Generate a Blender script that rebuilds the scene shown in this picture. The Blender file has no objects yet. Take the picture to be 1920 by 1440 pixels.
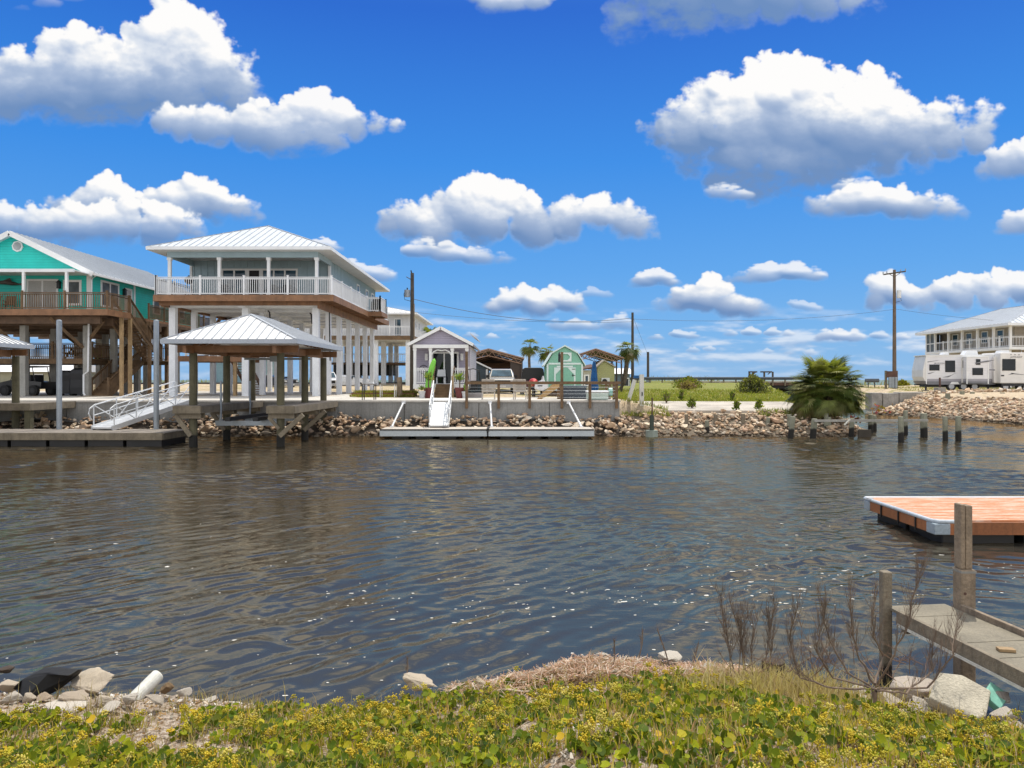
import bpy, bmesh, math, random
import numpy as np
from mathutils import Vector, Matrix, Euler
R=math.radians
random.seed(7); rng=np.random.RandomState(7)
S=bpy.context.scene; C=S.collection
F=1400.0; CZ=2.6; HY=712.0; G=1.6
def px(x,Y): return (x-960.0)*Y/F           # world X of picture column x at distance Y (used to take measurements)
def pz(y,Y): return CZ+(HY-y)*Y/F
# ---------------------------------------------------------------- materials
def lin(r,g,b):
    f=lambda c:(c/255/12.92) if c<=10 else ((c/255+.055)/1.055)**2.4
    return (f(r),f(g),f(b))
class NT:
    def __init__(s,nt): s.n=nt.nodes; s.l=nt.links
    def add(s,t,**k):
        n=s.n.new(t)
        for a,b in k.items(): setattr(n,a,b)
        return n
    def math(s,op,a,b=None,c=None,clamp=False):
        n=s.n.new('ShaderNodeMath'); n.operation=op; n.use_clamp=clamp
        for i,v in enumerate((a,b,c)):
            if v is None: continue
            if isinstance(v,(int,float)): n.inputs[i].default_value=v
            else: s.l.new(v,n.inputs[i])
        return n.outputs[0]
    def mix(s,f,a,b,mode='MIX'):
        n=s.n.new('ShaderNodeMix'); n.data_type='RGBA'; n.blend_type=mode
        for sock,v in ((n.inputs[0],f),(n.inputs[6],a),(n.inputs[7],b)):
            if isinstance(v,(int,float)): sock.default_value=v
            elif isinstance(v,tuple): sock.default_value=v if len(v)==4 else (*v,1)
            else: s.l.new(v,sock)
        return n.outputs[2]
    def noise(s,vec,scale,detail=4,rough=.55,dist=0):
        n=s.n.new('ShaderNodeTexNoise'); n.inputs['Scale'].default_value=scale; n.inputs['Detail'].default_value=detail
        n.inputs['Roughness'].default_value=rough; n.inputs['Distortion'].default_value=dist
        if vec is not None: s.l.new(vec,n.inputs['Vector'])
        return n.outputs['Fac']
    def ramp(s,f,a,b,lo=0.0,hi=1.0):
        n=s.n.new('ShaderNodeMapRange'); n.interpolation_type='SMOOTHSTEP'
        s.l.new(f,n.inputs[0]); n.inputs[1].default_value=a; n.inputs[2].default_value=b; n.inputs[3].default_value=lo; n.inputs[4].default_value=hi
        return n.outputs[0]
MATS={}
def newmat(name):
    m=bpy.data.materials.new(name); m.use_nodes=True; MATS[name]=m
    t=NT(m.node_tree); b=m.node_tree.nodes['Principled BSDF']
    return m,t,b
def mul(c,k): return tuple(min(1,x*k) for x in c)
def M(name,c,rough=.6,var=.18,scale=1.5,bump=.0,bscale=30,metal=0,spec=.5,streak=0,lap=0,wet=0,fine=.10):
    """plain painted / wooden / stone surface with uneven tone, grime streaks (streak), lapped boards (lap = pitch in m), wet foot (wet = height)"""
    m,t,b=newmat(name)
    co=t.add('ShaderNodeTexCoord').outputs['Object']; geo=t.add('ShaderNodeNewGeometry')
    n1=t.noise(co,scale,5,.6); n2=t.noise(co,bscale,3,.6)
    col=t.mix(t.ramp(n1,.3,.7),mul(c,1-var),mul(c,1+var))
    col=t.mix(t.ramp(n2,.3,.7),t.mix(fine*2,col,(0,0,0)),col)
    if streak:
        mp=t.add('ShaderNodeMapping'); mp.inputs['Scale'].default_value=(9,9,.5); t.l.new(co,mp.inputs[0])
        col=t.mix(t.math('MULTIPLY',t.ramp(t.noise(mp.outputs[0],1.3,5,.65),.48,.72),streak),col,mul(c,.35))
    if wet:
        z=t.add('ShaderNodeSeparateXYZ'); t.l.new(geo.outputs['Position'],z.inputs[0])
        zz=t.math('ADD',z.outputs[2],t.math('MULTIPLY',t.math('SUBTRACT',n1,.5),.3))
        col=t.mix(t.ramp(zz,wet-.06,wet+.05),(.012,.011,.009),col)
    t.l.new(col,b.inputs['Base Color'])
    b.inputs['Roughness'].default_value=rough; b.inputs['Metallic'].default_value=metal; b.inputs['Specular IOR Level'].default_value=spec
    h=None
    if bump: h=n2
    if lap:
        z=t.add('ShaderNodeSeparateXYZ'); t.l.new(co,z.inputs[0])
        fr=t.math('FRACT',t.math('DIVIDE',z.outputs[2],lap))
        h=fr if h is None else t.math('ADD',fr,t.math('MULTIPLY',h,.2)); bump=bump or .6
        col2=t.mix(t.ramp(fr,.88,.97),col,mul(c,.55)); t.l.new(col2,b.inputs['Base Color'])
    if h is not None:
        bp=t.add('ShaderNodeBump'); bp.inputs['Strength'].default_value=bump; bp.inputs['Distance'].default_value=.03 if lap else .015
        t.l.new(h,bp.inputs['Height']); t.l.new(bp.outputs[0],b.inputs['Normal'])
    return m
def MA(name,rough=.6,spec=.4,trans=0,wet=0,bump=0,bscale=30,var=.2):
    """colour from the mesh's own 'Col' attribute (one tint per leaf / stone)"""
    m,t,b=newmat(name)
    a=t.add('ShaderNodeAttribute',attribute_name='Col').outputs['Color']
    co=t.add('ShaderNodeTexCoord').outputs['Object']; n=t.noise(co,bscale,5,.65)
    col=t.mix(t.ramp(n,.3,.72),t.mix(var*2,a,(.02,.015,.01)),a)
    if wet:
        geo=t.add('ShaderNodeNewGeometry'); z=t.add('ShaderNodeSeparateXYZ'); t.l.new(geo.outputs['Position'],z.inputs[0])
        col=t.mix(t.ramp(z.outputs[2],wet*.3,wet*1.5),t.mix(.75,col,(.012,.010,.008)),col)
    t.l.new(col,b.inputs['Base Color']); b.inputs['Roughness'].default_value=rough; b.inputs['Specular IOR Level'].default_value=spec
    if bump:
        bp=t.add('ShaderNodeBump'); bp.inputs['Strength'].default_value=bump; bp.inputs['Distance'].default_value=.02
        t.l.new(n,bp.inputs['Height']); t.l.new(bp.outputs[0],b.inputs['Normal'])
    if trans:
        tr=t.add('ShaderNodeBsdfTranslucent'); t.l.new(t.mix(.5,col,(.55,.60,.03)),tr.inputs[0]); ms=t.add('ShaderNodeMixShader'); ms.inputs[0].default_value=trans
        t.l.new(b.outputs[0],ms.inputs[1]); t.l.new(tr.outputs[0],ms.inputs[2]); t.l.new(ms.outputs[0],t.n['Material Output'].inputs[0])
    return m
white=M('white_paint',(.78,.79,.80),.45,.05,fine=.03)
offwhite=M('vinyl_white',(.70,.71,.72),.5,.06,fine=.04,streak=.12)
trimw=M('trim_white',(.80,.80,.79),.5,.04,fine=.03)
pilew=M('piling_paint',(.78,.80,.83),.7,.06,streak=.12,bump=.1)
concp=M('piling_concrete',(.36,.35,.32),.85,.14,bump=.3,streak=.2)
teal=M('teal_siding',(.012,.58,.50),.55,.06,lap=.16,fine=.04)
bluegray=M('bluegray_siding',(.32,.43,.48),.6,.06,fine=.05)
purple=M('lilac_siding',(.37,.34,.43),.6,.06,lap=.13,fine=.05)
lilacw=M('pale_lilac_siding',(.62,.61,.68),.6,.08,lap=.13,fine=.05)
whites=M('white_siding',(.66,.66,.66),.6,.05,fine=.04,streak=.1)
cream=M('tan_siding',(.42,.37,.31),.7,.06,lap=.14)
mint=M('mint_siding',(.20,.46,.34),.55,.05,fine=.04,streak=.05)
minttrim=M('pale_mint_trim',(.62,.74,.72),.5,.04,fine=.03)
olive=M('olive_siding',(.44,.43,.20),.65,.06,lap=.16)
slate=M('slate_siding',(.07,.10,.125),.65,.08,lap=.14)
metalroof=M('metal_roof',(.56,.60,.65),.34,.05,fine=.03)
wroof=M('white_metal_roof',(.78,.77,.76),.4,.05,fine=.05,streak=.06)
seam=M('roof_seam',(.40,.43,.47),.5,.05)
deckw=M('deck_wood',(.165,.10,.05),.75,.28,scale=2.5,bump=.3,bscale=22,streak=.35)
deckd=M('deck_wood_dark',(.125,.075,.045),.8,.28,scale=2.5,bump=.3,bscale=22,streak=.3)
fasciaw=M('stained_wood',(.25,.125,.06),.65,.22,scale=2,bump=.2,streak=.3)
dockw=M('dock_wood',(.21,.175,.125),.85,.22,scale=2,bump=.3,bscale=26,streak=.4)
graywood=M('gray_dock_boards',(.24,.21,.18),.85,.18,scale=2,bump=.3,bscale=26,streak=.2)
postw=M('treated_post',(.105,.095,.055),.85,.25,scale=2,bump=.4,bscale=24,streak=.4,wet=.45)
pilewood=M('mooring_wood',(.27,.27,.20),.85,.22,scale=2.5,bump=.5,bscale=24,streak=.45,wet=.42)
weather=M('weathered_post',(.27,.205,.14),.85,.22,scale=5,bump=.6,bscale=40,streak=.6)
weatherd=M('weathered_post_dark',(.21,.175,.125),.85,.22,scale=5,bump=.6,bscale=40,streak=.5,wet=.16)
pierwood=M('pier_boards',(.225,.198,.145),.85,.16,scale=3,bump=.45,bscale=60,streak=.25)
lumber=M('yellow_lumber',(.36,.24,.12),.75,.2,scale=3,bump=.2,streak=.3)
alu=M('aluminium',(.66,.68,.70),.38,.06,metal=.45,fine=.04)
galv=M('galvanised',(.33,.37,.41),.45,.12,metal=.5,fine=.06,streak=.15)
black=M('black_plastic',(.014,.014,.016),.5,.2,fine=.1)
blackm=M('black_metal',(.018,.018,.02),.4,.2,metal=.2)
tyre=M('tyre_rubber',(.018,.018,.018),.85,.2)
hubm=M('wheel_hub',(.45,.46,.48),.35,.1,metal=.6)
dark=M('dark_interior',(.02,.02,.021),.8,.2)
brownsteel=M('brown_steel',(.055,.036,.027),.55,.12,fine=.08)
tansteel=M('tan_steel',(.33,.19,.12),.55,.12)
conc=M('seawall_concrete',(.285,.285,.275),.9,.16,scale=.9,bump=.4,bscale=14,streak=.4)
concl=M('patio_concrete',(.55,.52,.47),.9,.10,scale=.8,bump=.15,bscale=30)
concp2=M('ramp_concrete',(.45,.405,.345),.9,.22,scale=.7,bump=.2,bscale=24)
blockc=M('block_concrete',(.34,.32,.29),.9,.25,scale=1.2,bump=.5,bscale=9,streak=.35)
tanply=M('tan_plastic',(.50,.45,.39),.6,.10)
redpot=M('red_pot',(.16,.03,.03),.5,.1)
whitepot=M('white_pot',(.6,.6,.6),.5,.1)
blueum=M('blue_canvas',(.012,.10,.27),.75,.2,scale=4)
lime=M('lime_plastic',(.22,.62,.06),.5,.12)
redp=M('red_plastic',(.50,.02,.02),.45,.1)
spa=M('slate_panel',(.055,.068,.085),.6,.15,streak=.1)
mintp=M('pale_green_plastic',(.50,.60,.54),.5,.06)
rvw=M('trailer_white',(.82,.82,.86),.4,.04,lap=.13,fine=.03)
rvs=M('trailer_smooth',(.74,.72,.69),.4,.05,fine=.03)
rvg=M('trailer_skirt',(.19,.19,.21),.5,.08)
rvband=M('trailer_band',(.36,.35,.39),.5,.05)
carbeige=M('silver_beige_paint',(.44,.42,.38),.25,.04,metal=.3,spec=.7)
carwhite=M('white_car_paint',(.72,.73,.75),.25,.04,spec=.7)
carred=M('maroon_paint',(.10,.012,.018),.3,.1,spec=.7)
carblack=M('black_car_paint',(.012,.012,.014),.3,.1,spec=.6)
polew=M('utility_pole_wood',(.085,.070,.055),.85,.2,scale=2,streak=.3)
wirem=M('cable',(.03,.03,.035),.6,.1)
asphalt=M('asphalt',(.055,.055,.056),.9,.15,bump=.2)
steelgr=M('guardrail_steel',(.085,.10,.12),.5,.12,metal=.3)  # base colour darkened to carry the shade on the rail
rust=M('rust_steel',(.11,.055,.04),.8,.25,streak=.3)
orange=None
cush=M('teal_cushion',(.03,.15,.16),.8,.1)
bluefl=M('blue_float',(.02,.25,.45),.5,.15)
tealpl=M('turquoise_board',(.20,.48,.38),.7,.10,scale=6)
pvc=M('pvc_white',(.66,.65,.58),.4,.08,streak=.1)
fishm=M('fish_brown',(.07,.055,.045),.5,.3,scale=6)
blind=M('window_blind',(.58,.58,.56),.5,.04,lap=.05)
brightglass=None
def glassmat(name,c,rough=.04):
    m,t,b=newmat(name); co=t.add('ShaderNodeTexCoord').outputs['Object']
    t.l.new(t.mix(t.ramp(t.noise(co,1.2,3),.3,.7),mul(c,.6),mul(c,1.4)),b.inputs['Base Color'])
    b.inputs['Roughness'].default_value=rough; b.inputs['Specular IOR Level'].default_value=.35
    return m
glass=glassmat('window_glass',(.008,.010,.012)); glassb=glassmat('blue_glass',(.045,.085,.115)); screen=glassmat('screen_mesh',(.10,.12,.13),.5)
rockm=MA('limestone',.9,.2,wet=.20,bump=.8,bscale=9,var=.12)
rockn=MA('limestone_near',.9,.25,bump=.9,bscale=26,var=.13)
leafm=MA('leaf',.6,.15,trans=.38,bscale=3,var=.06)
palmm=MA('palm_frond',.5,.3,trans=.35,bscale=3,var=.05)
trunkm=M('palm_trunk',(.15,.115,.085),.9,.3,scale=5,bump=.6,bscale=16)
twigm=M('dead_twig',(.20,.145,.105),.9,.25,scale=8)
# ---------------------------------------------------------------- mesh building
class MB:
    def __init__(s): s.v=[]; s.f=[]
    def add(s,vs,fs):
        o=len(s.v); s.v.extend(tuple(p) for p in vs); s.f.extend(tuple(i+o for i in f) for f in fs); return s
    def box(s,x0,x1,y0,y1,z0,z1):
        return s.add([(x0,y0,z0),(x1,y0,z0),(x1,y1,z0),(x0,y1,z0),(x0,y0,z1),(x1,y0,z1),(x1,y1,z1),(x0,y1,z1)],
              [(3,2,1,0),(4,5,6,7),(0,1,5,4),(1,2,6,5),(2,3,7,6),(3,0,4,7)])
    def bar(s,p,q,w,h=None,up=(0,0,1)):
        h=w if h is None else h; p=Vector(p); q=Vector(q); d=(q-p).normalized(); u=Vector(up)
        if abs(d.dot(u))>.98: u=Vector((0,1,0))
        a=d.cross(u).normalized()*w/2; b=a.cross(d).normalized()*h/2
        vs=[p-a-b,p+a-b,p+a+b,p-a+b,q-a-b,q+a-b,q+a+b,q-a+b]
        return s.add(vs,[(3,2,1,0),(4,5,6,7),(0,1,5,4),(1,2,6,5),(2,3,7,6),(3,0,4,7)])
    def tube(s,pts,r,n=8,caps=True):
        pts=[Vector(p) for p in pts]; rs=r if isinstance(r,(list,tuple)) else [r]*len(pts); vs=[];fs=[]
        ref=Vector((0.13,.21,1)).normalized()
        for i,p in enumerate(pts):
            d=(pts[min(i+1,len(pts)-1)]-pts[max(i-1,0)]).normalized()
            rf=ref if abs(d.dot(ref))<.95 else Vector((1,0,0))
            a=d.cross(rf).normalized(); b=a.cross(d)
            for k in range(n):
                t=2*math.pi*k/n; vs.append(p+(a*math.cos(t)+b*math.sin(t))*rs[i])
        for i in range(len(pts)-1):
            for k in range(n):
                k2=(k+1)%n; fs.append((i*n+k,i*n+k2,(i+1)*n+k2,(i+1)*n+k))
        if caps: fs.append(tuple(reversed(range(n)))); fs.append(tuple(range((len(pts)-1)*n,len(pts)*n)))
        return s.add(vs,fs)
    def prism(s,pts,vec):
        n=len(pts); v=Vector(vec); vs=[Vector(p) for p in pts]; vs+= [p+v for p in vs]
        fs=[tuple(range(n)),tuple(reversed(range(n,2*n)))]+[(i,i+n,(i+1)%n+n,(i+1)%n) for i in range(n)]
        return s.add(vs,fs)
    def ball(s,c,rx,ry=None,rz=None,n=10,m=6):
        ry=rx if ry is None else ry; rz=rx if rz is None else rz; vs=[];fs=[]
        for j in range(m+1):
            t=math.pi*j/m
            for i in range(n):
                u=2*math.pi*i/n; vs.append((c[0]+rx*math.sin(t)*math.cos(u),c[1]+ry*math.sin(t)*math.sin(u),c[2]+rz*math.cos(t)))
        for j in range(m):
            for i in range(n): fs.append((j*n+i,(j+1)*n+i,(j+1)*n+(i+1)%n,j*n+(i+1)%n))
        return s.add(vs,fs)
    def quad(s,a,b,c,d): return s.add([a,b,c,d],[(0,1,2,3)])
ORG={}
def meshof(mb,name,mat,off=(0,0,0),smooth=False,col=None):
    me=bpy.data.meshes.new(name)
    v=[(p[0]-off[0],p[1]-off[1],p[2]-off[2]) for p in mb.v]
    me.from_pydata(v,[],mb.f); me.update()
    bm=bmesh.new(); bm.from_mesh(me); bmesh.ops.recalc_face_normals(bm,faces=bm.faces); bm.to_mesh(me); bm.free()
    if smooth: me.shade_smooth()
    me.materials.append(mat)
    if col is not None:
        a=me.attributes.new('Col','FLOAT_COLOR','POINT'); a.data.foreach_set('color',np.asarray(col,dtype=np.float32).ravel())
    return me
def tag(o,label=None,cat=None,group=None,kind=None):
    if label: o['label']=label
    if cat: o['category']=cat
    if group: o['group']=group
    if kind: o['kind']=kind
    return o
def T(name,label,cat,loc,group=None,rot=0,local=False):
    """an Empty at the base of a thing; its parts hang under it"""
    o=bpy.data.objects.new(name,None); C.objects.link(o); o.location=loc; o.rotation_euler=(0,0,rot); o.empty_display_size=.3
    ORG[o]=(0,0,0) if local else tuple(loc); return tag(o,label,cat,group)
def P(mb,name,mat,par,label=None,smooth=False,col=None,bevel=0):
    """one part (or sub-part) as a mesh of its own"""
    o=bpy.data.objects.new(name,meshof(mb,name,mat,ORG[par],smooth,col)); C.objects.link(o); o.parent=par; ORG[o]=ORG[par]
    if label: o['label']=label
    if bevel: b=o.modifiers.new('bevel','BEVEL'); b.width=bevel; b.segments=2; b.limit_method='ANGLE'
    return o
def O(mb,name,mat,label=None,cat=None,group=None,kind=None,smooth=False,col=None,bevel=0,origin=None):
    """a top-level thing that is one mesh"""
    if origin is None:
        a=np.array(mb.v); origin=((a[:,0].min()+a[:,0].max())/2,(a[:,1].min()+a[:,1].max())/2,a[:,2].min())
        origin=tuple(float(x) for x in origin)
    o=bpy.data.objects.new(name,meshof(mb,name,mat,origin,smooth,col)); o.location=origin; C.objects.link(o)
    if bevel: b=o.modifiers.new('bevel','BEVEL'); b.width=bevel; b.segments=2; b.limit_method='ANGLE'
    return tag(o,label,cat,group,kind)
def npmesh(name,V,Fc,mat,col=None,smooth=False,kind=None,label=None,cat=None):
    """big mesh straight from arrays; Fc = (n,k) indices"""
    me=bpy.data.meshes.new(name); V=np.asarray(V,dtype=np.float32); Fc=np.asarray(Fc,dtype=np.int32); n,k=Fc.shape
    me.vertices.add(len(V)); me.vertices.foreach_set('co',V.ravel())
    me.loops.add(n*k); me.loops.foreach_set('vertex_index',Fc.ravel())
    me.polygons.add(n); me.polygons.foreach_set('loop_start',np.arange(0,n*k,k,dtype=np.int32)); me.polygons.foreach_set('loop_total',np.full(n,k,dtype=np.int32))
    if smooth: me.polygons.foreach_set('use_smooth',np.ones(n,dtype=bool))
    me.update(calc_edges=True); me.validate()
    if col is not None:
        a=me.attributes.new('Col','FLOAT_COLOR','POINT'); c=np.ones((len(V),4),dtype=np.float32); c[:,:3]=col; a.data.foreach_set('color',c.ravel())
    me.materials.append(mat); o=bpy.data.objects.new(name,me); C.objects.link(o)
    return tag(o,label,cat,None,kind)
def copy_tree(o,par=None,loc=None,label=None,rot=None):
    c=o.copy(); C.objects.link(c)
    if par is not None: c.parent=par
    if loc is not None: c.location=loc
    if rot is not None: c.rotation_euler=(0,0,rot)
    if label: c['label']=label
    for ch in list(o.children): copy_tree(ch,c)
    return c
def seams(mb,poly,step,w=.035,h=.04,off=0.0):
    """standing seams on a roof face; poly[0]->poly[1] is the eave"""
    p=[Vector(q) for q in poly]; e=(p[1]-p[0]).normalized(); n=(p[1]-p[0]).cross(p[2]-p[0]).normalized()
    if n.z<0: n=-n
    u=n.cross(e).normalized()
    if u.z<0: u=-u
    st=[((q-p[0]).dot(e),(q-p[0]).dot(u)) for q in p]; s0=min(a for a,_ in st); s1=max(a for a,_ in st)
    k=s0+step*.5+off
    while k<s1:
        ts=[]
        for i in range(len(st)):
            (a,b),(c,d)=st[i],st[(i+1)%len(st)]
            if (a-k)*(c-k)<0: ts.append(b+(d-b)*(k-a)/(c-a))
        if len(ts)>=2 and max(ts)-min(ts)>.08:
            A=p[0]+e*k+u*min(ts)+n*h*.5; B=p[0]+e*k+u*max(ts)+n*h*.5; mb.bar(A,B,w,h,up=n)
        k+=step
def hip(par,x0,x1,y0,y1,z,zr,ry0,ry1,mat,thick=.18,step=.45,fascia=None,soffit=None,seammat=None):
    """hipped roof with the ridge along Y: deck, standing seams, ridge caps, fascia, soffit"""
    xm=(x0+x1)/2; a,b,c,d=(x0,y0,z),(x1,y0,z),(x1,y1,z),(x0,y1,z); e,f=(xm,ry0,zr),(xm,ry1,zr)
    m=MB(); m.add([a,b,c,d,e,f],[(0,1,4),(1,2,5,4),(2,3,5),(3,0,4,5),(3,2,1,0)])
    rf=P(m,'roof',mat,par)
    s=MB()
    for poly in ((a,b,e),(b,c,f,e),(c,d,f),(d,a,e,f)): seams(s,poly,step)
    for q,r in ((a,e),(b,e),(c,f),(d,f),(e,f)): s.bar(Vector(q)+Vector((0,0,.015)),Vector(r)+Vector((0,0,.015)),.10,.04)
    P(s,'roof_seams',seammat or seam,rf)
    fs=MB(); t=.05
    fs.box(x0-t,x1+t,y0-t,y0,z-thick,z+.01); fs.box(x0-t,x1+t,y1,y1+t,z-thick,z+.01); fs.box(x0-t,x0,y0,y1,z-thick,z+.01); fs.box(x1,x1+t,y0,y1,z-thick,z+.01)
    P(fs,'fascia',fascia or white,rf)
    if soffit:
        q=MB(); q.box(x0,x1,y0,y1,z-thick+.02,z-thick+.05); P(q,'soffit',soffit,rf)
    return rf
def railing(par,pts,z,h,mat,gap=.13,post=2.0,bal=.035,pw=.10,name='railing',z2=None,cap=.09,postmat=None,skip_first=False):
    """one run of railing: rails and balusters in one mesh, each post a sub-part. pts: list of (x,y); z may slope to z2"""
    (xa,ya),(xb,yb)=pts; z2=z if z2 is None else z2; L=math.hypot(xb-xa,yb-ya)
    m=MB(); P0=lambda t,dz:(xa+(xb-xa)*t,ya+(yb-ya)*t,z+(z2-z)*t+dz)
    m.bar(P0(0,h),P0(1,h),cap,.045); m.bar(P0(0,h-.09),P0(1,h-.09),.035,.06); m.bar(P0(0,.10),P0(1,.10),.04,.06)
    k=max(1,int(L/gap))
    for i in range(1,k): m.bar(P0(i/k,.10),P0(i/k,h-.06),bal,bal,up=(0,1,0))
    r=P(m,name,mat,par); n=max(1,round(L/post))
    for i in range(1 if skip_first else 0,n+1):
        q=MB(); q.bar(P0(i/n,0),P0(i/n,h+.09),pw,pw,up=(0,1,0)); q.bar(P0(i/n,h+.085),P0(i/n,h+.115),pw+.03,pw+.03,up=(0,1,0)); P(q,'post',postmat or mat,r)
    return r
def window(par,axis,u0,u1,z0,z1,w,fm=None,pm=None,fr=.09,mull=(),bars=(),name='window',out=-1,dep=.06):
    """framed window on a wall: axis 'x' = wall facing -Y at y=w, axis 'y' = wall facing +X (out=+1) or -X at x=w"""
    m=MB(); fm=fm or trimw
    def bx(mm,a,b,c,d,d0,d1):
        lo,hi=sorted((w+out*d0,w+out*d1))
        if axis=='x': mm.box(a,b,lo,hi,c,d)
        else: mm.box(lo,hi,a,b,c,d)
    bx(m,u0-fr,u0,z0-fr,z1+fr,0,dep); bx(m,u1,u1+fr,z0-fr,z1+fr,0,dep); bx(m,u0,u1,z1,z1+fr,0,dep); bx(m,u0,u1,z0-fr,z0,0,dep)
    for k in mull: bx(m,k-fr*.4,k+fr*.4,z0,z1,0,dep*.9)
    for k in bars: bx(m,u0,u1,k-fr*.3,k+fr*.3,0,dep*.85)
    o=P(m,name,fm,par); g=MB(); bx(g,u0,u1,z0,z1,.0,dep*.4); P(g,'pane',pm or glass,o)
    return o
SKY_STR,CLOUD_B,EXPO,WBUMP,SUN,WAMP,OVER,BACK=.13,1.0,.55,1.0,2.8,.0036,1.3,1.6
SKYCOL=[(0.0,(125,178,228)),(.62,(70,125,205)),(.06,(104,170,231)),(.14,(80,158,232)),(.28,(42,136,228)),(.46,(16,98,206)),(.8,(205,214,228)),(1.5,(235,238,242))]
# ---- CLOUD MAP (numpy) ----
import numpy as np
def _noise(x,y,seed):
    rs=np.random.RandomState(seed); N=256
    ang=rs.rand(N,N)*6.2831853; gx=np.cos(ang).astype(np.float32); gy=np.sin(ang).astype(np.float32)
    xi=np.floor(x).astype(np.int32); yi=np.floor(y).astype(np.int32)
    fx=x-xi; fy=y-yi
    u=fx*fx*fx*(fx*(fx*6-15)+10); v=fy*fy*fy*(fy*(fy*6-15)+10)
    x0=xi&255; x1=(xi+1)&255; y0=yi&255; y1=(yi+1)&255
    a=gx[y0,x0]*fx+gy[y0,x0]*fy
    b=gx[y0,x1]*(fx-1)+gy[y0,x1]*fy
    c=gx[y1,x0]*fx+gy[y1,x0]*(fy-1)
    d=gx[y1,x1]*(fx-1)+gy[y1,x1]*(fy-1)
    return (a+(b-a)*u)*(1-v)+(c+(d-c)*u)*v
def fbm(x,y,seed,octs,gain=0.5):
    s=0;a=1.0;f=1.0
    for k in range(octs):
        s=s+a*_noise(x*f+17.3*k,y*f+9.1*k,seed+k); a*=gain; f*=2.03
    return s
def sst(a,b,x):
    t=np.clip((x-a)/(b-a),0,1); return t*t*(3-2*t)
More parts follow.
